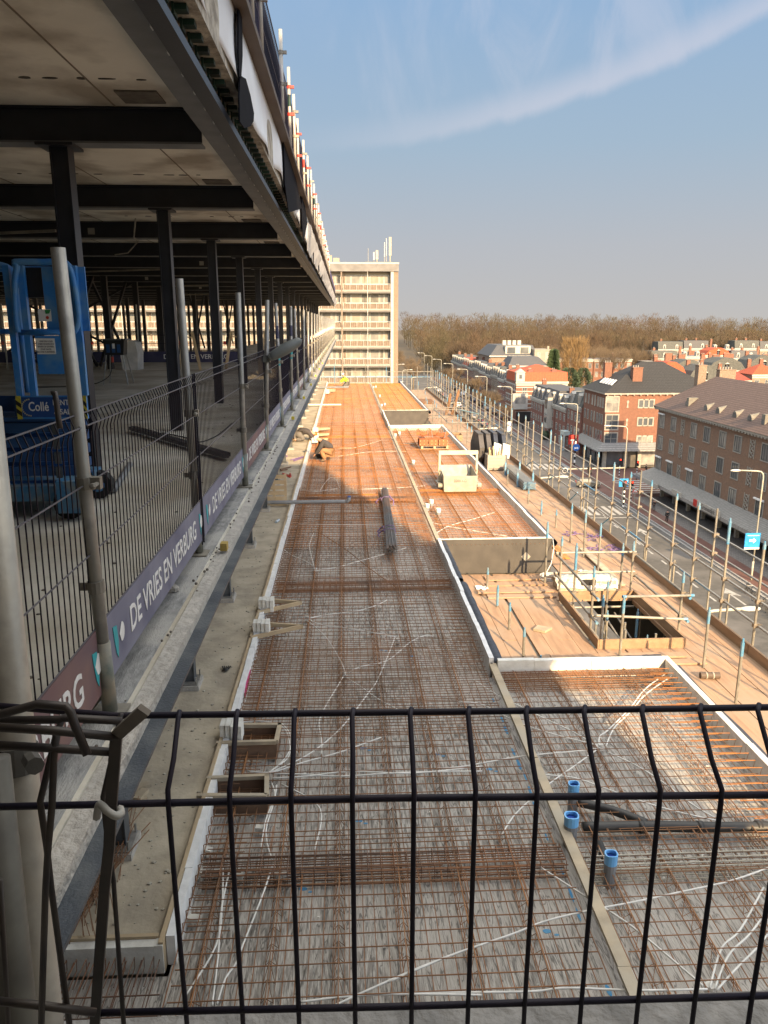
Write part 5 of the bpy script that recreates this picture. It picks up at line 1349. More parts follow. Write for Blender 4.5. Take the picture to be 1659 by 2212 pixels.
tag(MB().path(smooth([cpt(*F(900, 1230), .69), cpt(*F(930, 1110), .675), cpt(*F(1000, 1170), .66), cpt(*F(1080, 1215), .66), cpt(*F(1130, 1190), .67), cpt(*F(1120, 1150), .69)]), .0036, 6).build('cable_tie', mat('dull_white_tie', (.42, .41, .38), None, 5, .6), smooth=True), 'pale cable tie knotted around the black bar frame', 'cable tie')
tp = mat('foreground_tube', (.40, .375, .33), (.31, .29, .255), 30, .45, .0004, 120, metal=.3, c3=(.36, .33, .28), sc3=14)
T = thing('foreground_post', 'thick grey scaffold tube standing at the left edge of the picture', 'tube post', tuple(cpt(100, 2290, 1.05)))
MB().path([cpt(-38, 880, 1.05), cpt(30, 1541, 1.05), cpt(91, 2162, 1.05), cpt(108, 2330, 1.05)], .0242, 20).build('tube', tp, T, smooth=True)
c = [cpt(30, 1610, 1.05), cpt(34, 1668, 1.05)]; mm = MB().tube(c[0], c[1], .030, 16); mm.tube(cpt(66, 1640, 1.02), cpt(76, 1655, 1.0), .012, 8)
mm.build('coupler', mat('dark_coupler', (.075, .07, .062), (.05, .047, .042), 16, .6, .001, 60), T, smooth=False)
T = thing('dark_post', 'dark grey brown tube at the lower left corner in front of the thick grey tube', 'tube post', tuple(cpt(40, 2290, .9)))
MB().path([cpt(-22, 1640, .88), cpt(38, 2212, .88), cpt(50, 2330, .88)], .0215, 16).build('tube', mat('dark_tube', (.10, .095, .08), (.065, .06, .052), 20, .6, metal=.2), T, smooth=True)  # dark grey brown is the tube's own colour
tag(MB().path([cpt(112, 850, 1.9), cpt(118, 848, 1.9), cpt(122, 870, 1.9), cpt(126, 905, 1.9), cpt(130, 925, 1.9)], .007, 8).build('hook_bar', fencewb, smooth=True), 'brown eyed hook bar hanging over the fence top before the lift', 'hook')

# ------------------------------------------------------------------ small things on the floors
def box_on_tripod():
    T = thing('site_power_box', 'black power distribution box on a pale tripod stand, far on the upper floor', 'power box', (-5.7, 19.9, -1.5))
    MB().prism([(-5.92, 19.75, -.78), (-5.48, 19.75, -.78), (-5.44, 19.75, -.42), (-5.96, 19.75, -.42)], (0, .35, 0)).build('case', blackp, T)
    MB().box(-6.02, -5.38, 19.7, 20.15, -.419, -.39).build('lid', steelg, T)
    m = MB()
    for k in range(3): m.box(-5.88 + k * .13, -5.80 + k * .13, 19.74, 19.749, -.72, -.52)
    m.parts('socket', liftblued, T); MB().box(-5.73, -5.67, 19.735, 19.745, -.62, -.5).build('lettering', whitet, T)
    for x in (-5.9, -5.5):
        for y in (19.75, 20.1): MB().tube((x, y, -.78), (x + (x + 5.7) * .5, y + (y - 19.9) * .6, -1.5), .018, 6).build('leg', galv, T)
    MB().tube((-5.74, 19.7, -.95), (-5.74, 19.7, -.82), .03, 8).build('red_plug', redm, T)
    MB().path(smooth([Vector(p) for p in ((-5.74, 19.7, -.95), (-5.8, 19.4, -1.3), (-6.3, 19.1, -1.48), (-7.6, 18.8, -1.48))]), .012, 5).build('cable', blackpipe, T)
box_on_tripod()
a, b = gz(283, 925, -1.44), gz(490, 985, -1.44)
tag(MB().obox(a, b, .06, .05).obox(a + Vector((0, .09, 0)), b + Vector((0, .09, 0)), .06, .045).build('steel_section', steel), 'black steel section lying diagonally on the upper floor behind the fence', 'steel beam')
a, b = gz(281, 1003, -1.46), gz(246, 1058, -1.46)
tag(MB().tube(a, b, .03, 10).build('loose_tube', greypipe, smooth=True), 'short grey tube lying on the upper floor', 'tube')
tag(MB().path(smooth([gz(x, y, -1.49) for x, y in ((350, 935), (400, 945), (430, 955), (470, 940), (500, 915))]), .008, 5).build('loose_cable', blackpipe, smooth=True), 'thin black cable looping on the upper floor behind the fence', 'cable')
T = thing('trestle', 'pale timber A-frame standing at the end of the upper floor, left one', 'trestle', (-4.6, 24, -1.5), 'timber A-frames on the upper floor')
def trestle(x, y, lab, w=.35):
    T = thing('trestle', lab, 'trestle', (x, y, -1.5), 'timber A-frames on the upper floor')
    for s in (-1, 1): MB().obox((x + s * w, y, -1.5), (x + s * w * .35, y + .1, -.3), .09, .045, (0, 1, 0)).build('leg', timber, T)
    MB().obox((x - w * .5, y + .05, -.45), (x + w * .5, y + .05, -.45), .12, .04).build('rail', timber, T)
bpy.data.objects.remove(T)
trestle(-5.0, 25.5, 'pale timber A-frame at the end of the upper floor, left one'); trestle(-3.6, 26.2, 'pale timber A-frame at the end of the upper floor, middle one'); trestle(-3.2, 33.5, 'pale timber A-frame on the upper floor, right and farthest one')
T = thing('end_kickboard', 'navy lettered kickboard with mesh fence closing the far end of the upper floor', 'fence panel', (-12, 30, -1.5))
k = MB().box(-30, -3.9, 29.9, 29.92, -1.45, -1.05).build('kickboard', navy, T)
textmesh('lettering', 'DE VRIES EN VERBURG', whitet, Matrix.Translation((-5.6, 29.89, -1.25)) @ Matrix.Rotation(R(90), 4, 'X'), .24, .002, k)
textmesh('lettering', 'DE VRIES EN VERBURG', whitet, Matrix.Translation((-10.6, 29.89, -1.25)) @ Matrix.Rotation(R(90), 4, 'X'), .24, .002, k)
m = MB(); x = -30
while x < -3.9: m.tube((x, 29.93, -1.1), (x, 29.93, -.45), .004, 3, cap=False); x += .1
for z in (-.45, -.75): m.tube((-30, 29.93, z), (-3.9, 29.93, z), .012, 5)
m.build('wire_mesh', fencew, T)
rs = random.Random(4)
for i in range(11):
    x = -4.0 - i * 1.45; T = thing('prop', 'thin steel prop at the far end of the upper floor, %s from the right' % nth(i + 1), 'prop', (x, 26.5, -1.5), 'steel props at the far end of the upper floor')
    MB().tube((x, 26.5 + rs.uniform(-1, .3), -1.5), (x + rs.uniform(-.1, .1), 26.6, .2 + rs.uniform(0, .5)), .03, 6).build('tube', galv, T); MB().tube((x, 26.55, -.7), (x, 26.55, -.6), .045, 6).build('collar', redm, T)
for i, (x, y, w, h, mm) in enumerate(((-8.6, 25.6, .9, 1.0, mat('grey_bag', (.42, .41, .40), (.3, .3, .3), 3, .9, .03, 6)), (-7.0, 25.9, .8, 1.1, mat('pale_bag', (.60, .58, .56), (.42, .42, .42), 3, .9, .03, 6)))):
    m = MB().prism([(x - w * .3, y, -1.5), (x + w * .3, y, -1.5), (x + w * .34, y, -1.5 + h * .5), (x + w * .27, y, -1.5 + h * .8), (x + .05, y, -1.5 + h * .86), (x - w * .3, y, -1.5 + h * .76), (x - w * .35, y, -1.5 + h * .4)], (.04, .6, 0)); tag(m.build('big_bag', mm), ('grey' if i == 0 else 'pale') + ' big bag standing between the braces on the upper floor', 'big bag', 'big bags on the upper floor')
tag(MB().box(-9.4, -9.1, 25.2, 25.5, -1.5, -.9).build('red_drum', redm), 'small red container behind the cross braces', 'container')
# rebar scraps, wood, pallet, stones, glove on the strip
rs = random.Random(14); m = MB()
c = gz(225, 1880, -5.46)
for k in range(70):
    a = rs.uniform(-.5, .35); u = Vector((math.sin(a), math.cos(a), rs.uniform(-.02, .03))); L_ = rs.uniform(.25, .75); p = c + Vector((rs.uniform(-.22, .15), rs.uniform(-.6, .6), rs.uniform(0, .12))); m.tube(p - u * L_, p + u * L_, .005, 4)
tag(m.build('bar_offcuts', rust), 'tangled heap of rusty bar offcuts on the dusty strip under the edge beam', 'bar offcuts')
c = gz(290, 1712, -5.48)
for i, (a, l, lab) in enumerate(((.5, .24, 'upper'), (-.9, .22, 'lower right'), (1.3, .1, 'smallest'))):
    u = Vector((math.cos(a), math.sin(a), 0)); p = c + Vector((.09 * i - .06, -.1 * i + .06, .03 * i)); tag(MB().obox(p - u * l, p + u * l, .09, .045).build('wood_offcut', timberd), 'brown wood offcut beside a column foot on the dusty strip, %s piece' % lab, 'offcut', 'wood offcuts by the column foot')
T = thing('upright_pallet', 'orange timber pallet standing on its side by the edge beam', 'pallet', (-2.1, 24.2, -5.5))
for k in range(6): MB().box(-2.6, -1.83, 23.2 + .0, 23.22, -5.48 + k * .17, -5.36 + k * .17).build('slat', timber, T)
for x in (-2.6, -2.25, -1.9): MB().box(x, x + .07, 23.22, 23.32, -5.48, -4.5).build('block', timber, T)
for i, (cx_, cy_, s) in enumerate(((850, 1040, .05), (275, 455, .045))):
    pass
st = gz(367, 1272, -1.47); m = MB().ball(st, .045, 7, 5, (1.3, .9, .7)); tag(m.build('stone', mortar), 'grey stone lying on the ledge against the lettered board', 'stone')
gl = P('T3', 368, 685, -5.47); T = thing('work_glove', 'dropped black work glove on the dusty strip', 'glove', tuple(gl))
m = MB().ball(gl, .05, 8, 5, (1, 1.1, .4))
for k in range(5): m.path([gl + Vector((-.04 + k * .02, .03, 0)), gl + Vector((-.06 + k * .03, .09, .01)), gl + Vector((-.07 + k * .034, .12 + .01 * (k % 2), 0))], .011, 5)
m.build('glove', blackp, T)
m = MB()
for k in range(420):
    x = -1.8 - abs(rs.gauss(0, .7)); y = 6.2 + 28 * rs.random() ** 1.6; s = rs.uniform(.005, .022) * (1 + y * .01); m.ball((x, y, -5.5 + s * .3), s, 5, 3, (1.3, 1, .6))
o = m.build('rubble', mat('pale_rubble', (.48, .44, .35), (.36, .33, .27), 9, .9)); tag(o, 'pale rubble crumbs scattered over the dusty strip', 'rubble', kind='stuff')
m = MB()
for k in range(240):
    x = -1.2 - 5 * rs.random() ** 1.3; y = 2.2 + 14 * rs.random(); s = rs.uniform(.004, .013); m.ball((x, y, -1.5 + s * .3), s, 5, 3, (1.3, 1, .6))
for k in range(60): s = rs.uniform(.004, .01); m.ball((-.86 + rs.uniform(-.05, .03), 2 + 8 * rs.random(), -1.482 + s * .3), s, 5, 3)
o = m.build('crumbs', mat('dark_crumbs', (.16, .14, .12), None, 9, .9)); tag(o, 'dark crumbs of dirt scattered on the upper floor and ledge', 'dirt', kind='stuff')
# ragged mortar lip on the beam
m = MB(); y = 1.5
while y < 40:
    s = rs.uniform(.004, .011) * (1 + y * .02); m.ball((-.80 + rs.uniform(-.012, .008), y, -1.60 + rs.uniform(-.008, .03)), s, 5, 3, (1, 2.2, .8)); y += s * 2.2
o = m.build('mortar_lip', mortar, BD)
for i, yy in enumerate((5.0, 12.2, 15.6, 19.0, 22.2, 25.6, 29.2)): MB().box(-.85, -.805, yy, yy + .07, -1.49, -1.44).build('yellow_tag', yellowp if i else mat('dull_yellow', (.42, .30, .08), None, 9, .8), BD)
T = thing('plastic_bottle', 'crushed clear plastic bottle on the dusty strip', 'bottle', tuple(P('Z3', 120, 838, -5.48))); b = P('Z3', 120, 838, -5.47)
MB().tube(b, b + Vector((.06, .2, .01)), .04, 8).tube(b + Vector((.06, .2, .01)), b + Vector((.08, .26, .01)), .015, 6).build('body', mat('blueish_plastic', (.45, .52, .58), None, 9, .2), T)
for i, (x, y, s_, mm, lab) in enumerate(((185, 548, 1.0, formply, 'brown scrap of board'), (180, 588, 1.1, redm, 'red rag'), (230, 495, 1.2, purple, 'purple strap'), (165, 470, .9, purple, 'hanging purple strap'))):
    c = P('Z3', x, y, -5.48); m = MB(); pts = [c + Vector((rs.uniform(-.3, .3), rs.uniform(-.5, .5), rs.uniform(0, .03))) for _ in range(5)]; m.path(smooth(pts), .03, 4)
    tag(m.build('scrap', mm), lab + ' lying on the dusty strip below the ledge beam', 'scrap')

# ------------------------------------------------------------------ blue scissor lift
def lift():
    T = thing('scissor_lift', 'blue scissor lift with warning stickers and hazard stripes on the upper floor', 'lift', (-2.9, 6.2, -1.5))
    Yf = 6.0
    X = lambda x, y: gy(x, y, Yf)
    q = lambda x, y: (X(x, y).x, X(x, y).z)
    x0, x1 = q(36, 880)[0], q(188, 880)[0]; zt, zb_ = q(100, 855)[1], q(100, 905)[1]; ztop = q(100, 567)[1]
    xl = x0 - .75; Yb = Yf + .75; xk = x1 - .26
    MB().box(x0, x1, Yf, Yf + .03, zb_, zt).build('toe_board', liftblue, T)
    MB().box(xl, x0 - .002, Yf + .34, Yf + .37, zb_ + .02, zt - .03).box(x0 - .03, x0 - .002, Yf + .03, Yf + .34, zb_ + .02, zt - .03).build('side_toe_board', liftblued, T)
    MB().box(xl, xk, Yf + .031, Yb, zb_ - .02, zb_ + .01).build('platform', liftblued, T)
    pm_ = MB()
    for xa in (36, 66, 176):
        a = q(xa, 860)[0]; pm_.box(a, a + .045, Yf, Yf + .045, zt, ztop - .02)
    pm_.box(xl + .06, xl + .1, Yf + .35, Yf + .39, zt, ztop - .02).box(xk - .05, xk - .005, Yb - .05, Yb, zt, ztop - .02).box(xl, xl + .05, Yb - .05, Yb, zt, ztop - .02).box(x0 + .2, x0 + .245, Yb - .05, Yb, zt, ztop - .02)
    pm_.parts('post', liftblue, T)
    r = MB(); zz = ztop; zm = q(100, 718)[1]
    a, b = q(66, 570)[0] - .0, q(160, 570)[0] - .04
    r.path(smooth([Vector(p) for p in ((q(36, 720)[0] + .02, Yf - .02, zm), (q(22, 690)[0] + .05, Yf - .02, zm + .1), (q(20, 620)[0] + .05, Yf - .02, zz - .15), (q(24, 580)[0] + .05, Yf - .02, zz - .03), (a - .1, Yf - .02, zz), (a + .1, Yf - .02, zz), (b - .1, Yf - .02, zz), (b + .0, Yf - .02, zz - .03), (b + .03, Yf - .02, zz - .15), (b + .04, Yf - .02, zm + .1), (b + .0, Yf - .02, zm))]), .024, 8)
    r.tube((q(40, 720)[0], Yf + .01, zm), (b, Yf + .01, zm), .022, 8)
    r.path(smooth([Vector(p) for p in ((xl, Yf + .3, zm), (xl, Yf + .3, zz - .1), (xl + .15, Yf + .3, zz), (x0 - .12, Yf + .3, zz), (x0 - .04, Yf + .3, zz - .12), (x0 - .03, Yf + .3, zm), (x0 - .02, Yf + .3, zt))]), .024, 8)
    r.tube((xl, Yb, zz), (xk, Yb, zz), .022, 8).tube((xl, Yb, zm), (xk, Yb, zm), .022, 8).tube((x1 - .06, Yf, zz), (xk, Yb, zz), .022, 8)
    r.parts('guard_rail', liftblue, T, smooth=True)
    pan = MB().box(q(84, 580)[0], q(178, 580)[0], Yf + .045, Yf + .06, q(90, 715)[1], q(90, 575)[1]).build('upper_panel', liftblue, T)
    pan2 = MB().box(q(76, 730)[0], q(178, 730)[0], Yf - .002, Yf + .012, q(90, 808)[1], q(90, 725)[1]).build('lower_panel', liftblue, T)
    MB().box(q(50, 600)[0], q(84, 600)[0], Yf + .06, Yf + .2, q(60, 642)[1], q(60, 576)[1]).build('control_box', blackp, T)
    s = MB().box(q(78, 680)[0], q(106, 680)[0], Yf + .042, Yf + .0445, q(90, 694)[1], q(90, 668)[1]).build('sticker', whitepl, pan)
    MB().prism([(q(x, y)[0], Yf + .041, q(x, y)[1]) for x, y in ((92, 669), (105, 669), (102, 677), (94, 678))], (0, -.001, 0)).build('green_mark', mat('sticker_green', (.03, .30, .08), None, 5, .6), pan)
    MB().tube((q(98, 686)[0], Yf + .0415, q(98, 686)[1]), (q(98, 686)[0], Yf + .040, q(98, 686)[1]), .012, 12).build('red_mark', redm, pan)
    s = MB().box(q(80, 750)[0], q(120, 750)[0], Yf - .0055, Yf - .0025, q(90, 765)[1], q(90, 731)[1]).build('sticker', whitepl, pan2)
    tx = mat('print_dark', (.06, .06, .09), None, 5, .8)
    for i, t_ in enumerate(('VERBODEN VOOR', 'ONBEVOEGDEN ZICH', 'BINNEN DE GEVAREN-', 'ZONE VAN DE', 'MACHINE TE BEVINDEN')):
        c = q(100, 737.5 + i * 5.7); textmesh('lettering', t_, tx, Matrix.Translation((c[0], Yf - .0062, c[1])) @ Matrix.Rotation(R(90), 4, 'X'), .0165, .0004, pan2, sx=.72)
    # banner with company lettering and hazard stripes
    bx0, bx1 = q(48, 880)[0], q(180, 880)[0]
    bn = MB().box(bx0, bx1, Yf - .004, Yf - .001, zb_ + .015, zt - .01).build('banner', mat('banner_blue', (.01, .06, .24), None, 4, .5), T)
    zc = (zt + zb_) / 2
    textmesh('lettering', 'Collé', whitet, Matrix.Translation((q(84, 880)[0], Yf - .0055, zc + .004)) @ Matrix.Rotation(R(90), 4, 'X'), .098, .0005, bn, sx=.72)
    for z_, t_ in ((zc + .035, 'RENTAL'), (zc - .035, '& SALES')): textmesh('lettering', t_, whitet, Matrix.Translation((q(141, 880)[0], Yf - .0055, z_)) @ Matrix.Rotation(R(90), 4, 'X'), .058, .0005, bn, sx=.85)
    g = MB(); cx_, cz_ = q(66, 880)[0], zc
    for k in range(13):
        a = R(95 + k * 14.5); g.box(cx_ + .062 * math.cos(a) - .005, cx_ + .062 * math.cos(a) + .005, Yf - .006, Yf - .0045, cz_ + .062 * math.sin(a) - .005, cz_ + .062 * math.sin(a) + .005)
    g.build('gear_mark', mat('gear_gold', (.55, .48, .25), None, 5, .6), bn)
    for xa, xb in ((36, 47), (181, 188)):
        u0, u1 = q(xa, 880)[0], q(xb, 880)[0]; MB().box(u0, u1, Yf - .004, Yf - .001, zb_, zt).build('hazard_plate', yellowp, T); h = MB()
        for k in range(3):
            z0 = zb_ + (zt - zb_) * (k * .36 + .1); z0b = min(z0 + .035, zt - .03)
            h.prism([(u0, Yf - .0045, z0 + .03), (u1, Yf - .0045, z0), (u1, Yf - .0045, z0b), (u0, Yf - .0045, min(z0b + .03, zt))], (0, -.001, 0))
        h.build('hazard_stripe', blackp, T)
    # folded scissor arms, chassis, wheels
    for k in range(5):
        z = zb_ - .09 - k * .115
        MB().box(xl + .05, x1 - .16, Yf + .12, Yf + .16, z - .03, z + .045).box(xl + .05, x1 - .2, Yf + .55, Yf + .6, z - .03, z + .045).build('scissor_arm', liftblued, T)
        MB().tube((xl + .1, Yf + .2, z - .02), (x1 - .25, Yf + .2, z - .02), .026, 8).build('cross_tube', liftblue, T, smooth=True)
        MB().box(x1 - .32, x1 - .27, Yf + .10, Yf + .11, z - .045, z + .045).build('link_plate', steelg, T)
    zc = -1.5
    MB().box(xl - .1, x1 - .2, Yf + .0, Yb + .1, zc + .14, zc + .26).build('chassis', mat('chassis_blue', (.03, .17, .36), (.09, .20, .30), 6, .5, c3=(.2, .24, .25), sc3=7), T)
    MB().box(x1 - .25, x1 - .06, Yf - .12, Yf + .12, zc + .07, zc + .32).build('corner_guard', MATS['chassis_blue'], T)
    for x in (xl + .1, x1 - .2):
        for y in (Yf + .02, Yb): w = MB().tube((x, y - .05, zc + .12), (x, y + .05, zc + .12), .12, 16).build('wheel', tyre, T, smooth=False); MB().tube((x, y - .055, zc + .12), (x, y - .051, zc + .12), .06, 12).build('rim', liftblue, w)
lift()
# ------------------------------------------------------------------ people
def skinmesh(name, joints, edges, radii, m, parent, root):
    me = bpy.data.meshes.new(name); keys = list(joints)
    me.from_pydata([tuple(joints[k]) for k in keys], [(keys.index(a), keys.index(b)) for a, b in edges], []); me.update()
    o = bpy.data.objects.new(name, me); S.collection.objects.link(o)
    sk = o.modifiers.new('skin', 'SKIN'); sk.use_smooth_shade = True
    if not me.skin_vertices: me.skin_vertices_new() if hasattr(me, 'skin_vertices_new') else None
    d = me.skin_vertices[0].data
    for i, k in enumerate(keys):
        r = radii[k]; d[i].radius = r if isinstance(r, tuple) else (r, r); d[i].use_root = (k == root)
    o.modifiers.new('sub', 'SUBSURF').levels = 1; o.modifiers['sub'].render_levels = 1
    me.materials.append(m); o.parent = parent
    return o
POSES = {
 'crouch': dict(pelvis=(-.22, 0, .40), spine=(-.14, 0, .58), chest=(.06, 0, .76), neck=(.20, 0, .84), head=(.30, 0, .86), crown=(.38, 0, .90), sh=(.08, .19, .76), el=(.22, .24, .50), wr=(.38, .12, .30), hip=(-.20, .11, .38), kn=(.18, .20, .48), an=(.0, .16, .09), toe=(.19, .18, .04)),
 'allfours': dict(pelvis=(-.20, 0, .34), spine=(-.04, 0, .44), chest=(.20, 0, .44), neck=(.36, 0, .36), head=(.45, 0, .30), crown=(.53, 0, .26), sh=(.22, .17, .38), el=(.34, .22, .22), wr=(.46, .16, .09), hip=(-.20, .11, .30), kn=(.04, .17, .10), an=(-.34, .14, .09), toe=(-.46, .14, .05)),
 'kneel': dict(pelvis=(-.20, 0, .34), spine=(-.14, 0, .52), chest=(.0, 0, .74), neck=(.08, 0, .88), head=(.13, 0, .97), crown=(.17, 0, 1.06), sh=(.0, .19, .76), el=(.16, .24, .56), wr=(.36, .16, .42), hip=(-.20, .11, .32), kn=(.16, .16, .10), an=(-.26, .14, .09), toe=(-.38, .14, .05)),
 'walk': dict(pelvis=(0, 0, .95), spine=(0, 0, 1.12), chest=(.02, 0, 1.33), neck=(.02, 0, 1.50), head=(.03, 0, 1.62), crown=(.03, 0, 1.73), sh=(.02, .20, 1.40), el=(-.03, .26, 1.12), wr=(.08, .24, .88), hip=(0, .10, .90), kn=(.08, .11, .50), an=(.0, .11, .08), toe=(.18, .12, .04)),
 'ride': dict(pelvis=(-.12, 0, .98), spine=(-.06, 0, 1.15), chest=(.06, 0, 1.36), neck=(.10, 0, 1.50), head=(.13, 0, 1.61), crown=(.13, 0, 1.72), sh=(.06, .19, 1.40), el=(.22, .24, 1.18), wr=(.42, .22, 1.06), hip=(-.12, .10, .94), kn=(.22, .11, .72), an=(.10, .11, .34), toe=(.26, .11, .30)),
}
def person(loc, rotz, pose, label, shirt, trousers, hat=None, hat_m=None, hands=False, scale=1.0, group=None, hair=blackp):
    J = {}; E = [('pelvis', 'spine'), ('spine', 'chest'), ('chest', 'neck'), ('neck', 'head'), ('head', 'crown')]
    ps = POSES[pose]; rad = dict(pelvis=.135, spine=.14, chest=(.165, .14), neck=.05, head=.09, crown=.062)
    for k in ('pelvis', 'spine', 'chest', 'neck', 'head', 'crown'): J[k] = Vector(ps[k])
    R_ = dict(sh=.062, el=.045, wr=.03, hip=.095, kn=.062, an=.045, toe=.035)
    for s, t in ((1, 'l'), (-1, 'r')):
        for k in ('sh', 'el', 'wr', 'hip', 'kn', 'an', 'toe'):
            v = Vector(ps[k]); v.y *= s
            if pose == 'walk' and k in ('kn', 'an', 'toe') and s < 0: v.x -= .28 if k != 'kn' else .12
            if pose == 'walk' and k in ('el', 'wr') and s < 0: v.x += .18
            if pose == 'ride' and k in ('kn', 'an', 'toe') and s < 0: v += Vector((-.10, 0, -.16))
            J[k + t] = v; rad[k + t] = R_[k]
        E += [('chest', 'sh' + t), ('sh' + t, 'el' + t), ('el' + t, 'wr' + t), ('pelvis', 'hip' + t), ('hip' + t, 'kn' + t), ('kn' + t, 'an' + t), ('an' + t, 'toe' + t)]
        d = (J['wr' + t] - J['el' + t]).normalized(); J['palm' + t] = J['wr' + t] + d * .07; rad['palm' + t] = (.04, .02); E.append(('wr' + t, 'palm' + t))
        if hands:
            side = Vector((0, 1, 0))
            for f in range(4):
                o = side * (f - 1.5) * .021; a = J['palm' + t] + d * .035 + o; b = a + d * (.045 - .006 * abs(f - 1.2)) + Vector((0, 0, -.02))
                J['fa%d' % f + t], J['fb%d' % f + t] = a, b; rad['fa%d' % f + t] = .010; rad['fb%d' % f + t] = .008
                E += [('palm' + t, 'fa%d' % f + t), ('fa%d' % f + t, 'fb%d' % f + t)]
            th = J['wr' + t].lerp(J['palm' + t], .4) + side * (-.04 if s > 0 else .04) + d * .03; J['th' + t] = th; rad['th' + t] = .011; E.append(('palm' + t, 'th' + t))
    T = thing('person', label, 'person', loc, group); T.rotation_euler = (0, 0, rotz); T.scale = (scale,) * 3
    skinmesh('body', J, E, rad, skin, T, 'pelvis')
    g = lambda ks, add: ({k: J[k] for k in ks}, {k: ((rad[k][0] + add, rad[k][1] + add) if isinstance(rad[k], tuple) else rad[k] + add) for k in ks})
    big = .045 if hands else .018
    ks = ['spine', 'chest', 'pelvis', 'shl', 'ell', 'wrl', 'shr', 'elr', 'wrr']; j, r = g(ks, big)
    skinmesh('jacket', j, [e for e in E if e[0] in ks and e[1] in ks], r, shirt, T, 'chest')
    ks = ['pelvis', 'hipl', 'knl', 'anl', 'hipr', 'knr', 'anr']; j, r = g(ks, big)
    skinmesh('trousers', j, [e for e in E if e[0] in ks and e[1] in ks], r, trousers, T, 'pelvis')
    for t in 'lr':
        j, r = g(['an' + t, 'toe' + t], .018); skinmesh('boot', j, [('an' + t, 'toe' + t)], r, boot, T, 'an' + t)
    h, c = J['head'], J['crown']; u = (c - h).normalized(); ctr = h.lerp(c, .45)
    m = MB(); n = 12
    a = u.orthogonal().normalized(); b = u.cross(a); rows = 5
    for i in range(rows + 1):
        t = i / rows * math.pi / 2
        for k in range(n): w = 2 * math.pi * k / n; m.v.append(tuple(ctr + u * .115 * math.sin(t) + (a * math.cos(w) + b * math.sin(w)) * .118 * math.cos(t)))
    for i in range(rows):
        for k in range(n): k2 = (k + 1) % n; m.f.append((i*n+k, i*n+k2, (i+1)*n+k2, (i+1)*n+k))
    if hat: m.tube(ctr - u * .006, ctr + u * .004, .135, 12)
    me = bpy.data.meshes.new('helmet' if hat else 'hair'); me.from_pydata(m.v, [], m.f); me.update(); me.materials.append(hat_m or hair)
    o = bpy.data.objects.new(me.name, me); S.collection.objects.link(o); o.parent = T
    return T
p = P('C5', 640, 460, -5.585); person((p.x, p.y, -5.58), R(182), 'crouch', 'crouching worker in dark shirt and tan orange trousers with a white helmet on the mats', workdark, workorange, True, helmetw, True, 1.08)
p = P('C5', 410, 240, -5.5); person((p.x - .05, p.y, -5.5), R(8), 'allfours', 'worker in grey clothes kneeling bent over the left foam strip, with an orange helmet', workdark, workgrey, True, helmeto, True, 1.15)
p = P('Z3', 495, 104, -5.56); person((p.x, p.y, -5.56), R(190), 'kneel', 'far worker kneeling in hi-vis yellow jacket and white helmet', hivis, workgrey, True, helmetw, True, 1.12)
p = P('C5', 575, 430, -5.55); T = thing('tool_bag', 'black tool bag on the mats at the feet of the crouching worker', 'bag', tuple(p))
MB().box(p.x - .17, p.x + .17, p.y - .1, p.y + .1, p.z, p.z + .2).build('bag', blackp, T); MB().path([p + Vector((-.1, 0, .2)), p + Vector((0, 0, .29)), p + Vector((.1, 0, .2))], .012, 5).build('handle', blackp, T)
def street(c, x, y): q = P(c, x, y, GZ + .01); return (q.x, q.y, GZ + .01)
person(street('C7', 498, 1228), R(250), 'walk', 'pedestrian in dark clothes walking past the shops under the long canopy', blackp, blackp)
person(street('C7', 385, 1130), R(80), 'walk', 'pedestrian in dark red and black at the near corner of the brown building', blackp, workdark)
person(street('C7', 318, 805), R(170), 'walk', 'pedestrian in a black coat before the shop window of the brick corner building', blackp, blackp)
person(street('C6', 35, 505), R(120), 'walk', 'pedestrian in dark clothes with a pale cap beside the scaffold, far down the road', workdark, blackp, True, helmetw)
# ------------------------------------------------------------------ city
def win(T, face, c, u, z, w, h, fm=whitefr, gm=glass, bars=1, th=.09, sill=None, hb=0, surround=None, name='window'):
    """window on a wall; face 'X' = wall at x=c seen from -x, u is y; face 'Y' = wall at y=c seen from -y, u is x"""
    def bx(m, u0, u1, z0, z1, d0, d1):
        if face == 'X': m.box(c - d1, c - d0, u0, u1, z0, z1)
        else: m.box(u0, u1, c - d1, c - d0, z0, z1)
    f = MB(); t = .09
    if surround: s = MB(); k = .14; bx(s, u-w/2-k, u+w/2+k, z+h/2, z+h/2+k, .002, .07); bx(s, u-w/2-k, u+w/2+k, z-h/2-k, z-h/2, .002, .10); bx(s, u-w/2-k, u-w/2, z-h/2, z+h/2, .002, .07); bx(s, u+w/2, u+w/2+k, z-h/2, z+h/2, .002, .07); s.build('window_surround', surround, T)
    bx(f, u-w/2, u+w/2, z+h/2-t, z+h/2, .003, .06); bx(f, u-w/2, u+w/2, z-h/2, z-h/2+t, .003, .06); bx(f, u-w/2, u-w/2+t, z-h/2+t, z+h/2-t, .003, .06); bx(f, u+w/2-t, u+w/2, z-h/2+t, z+h/2-t, .003, .06)
    for i in range(bars): x = u - w/2 + w*(i+1)/(bars+1); bx(f, x-.035, x+.035, z-h/2+t, z+h/2-t, .003, .05)
    if hb: bx(f, u-w/2+t, u+w/2-t, z+h*hb-.03, z+h*hb+.03, .003, .05)
    o = f.build(name, fm, T)
    g = MB(); bx(g, u-w/2+t, u+w/2-t, z-h/2+t, z+h/2-t, .004, .02); g.build('pane', gm, o)
    return o
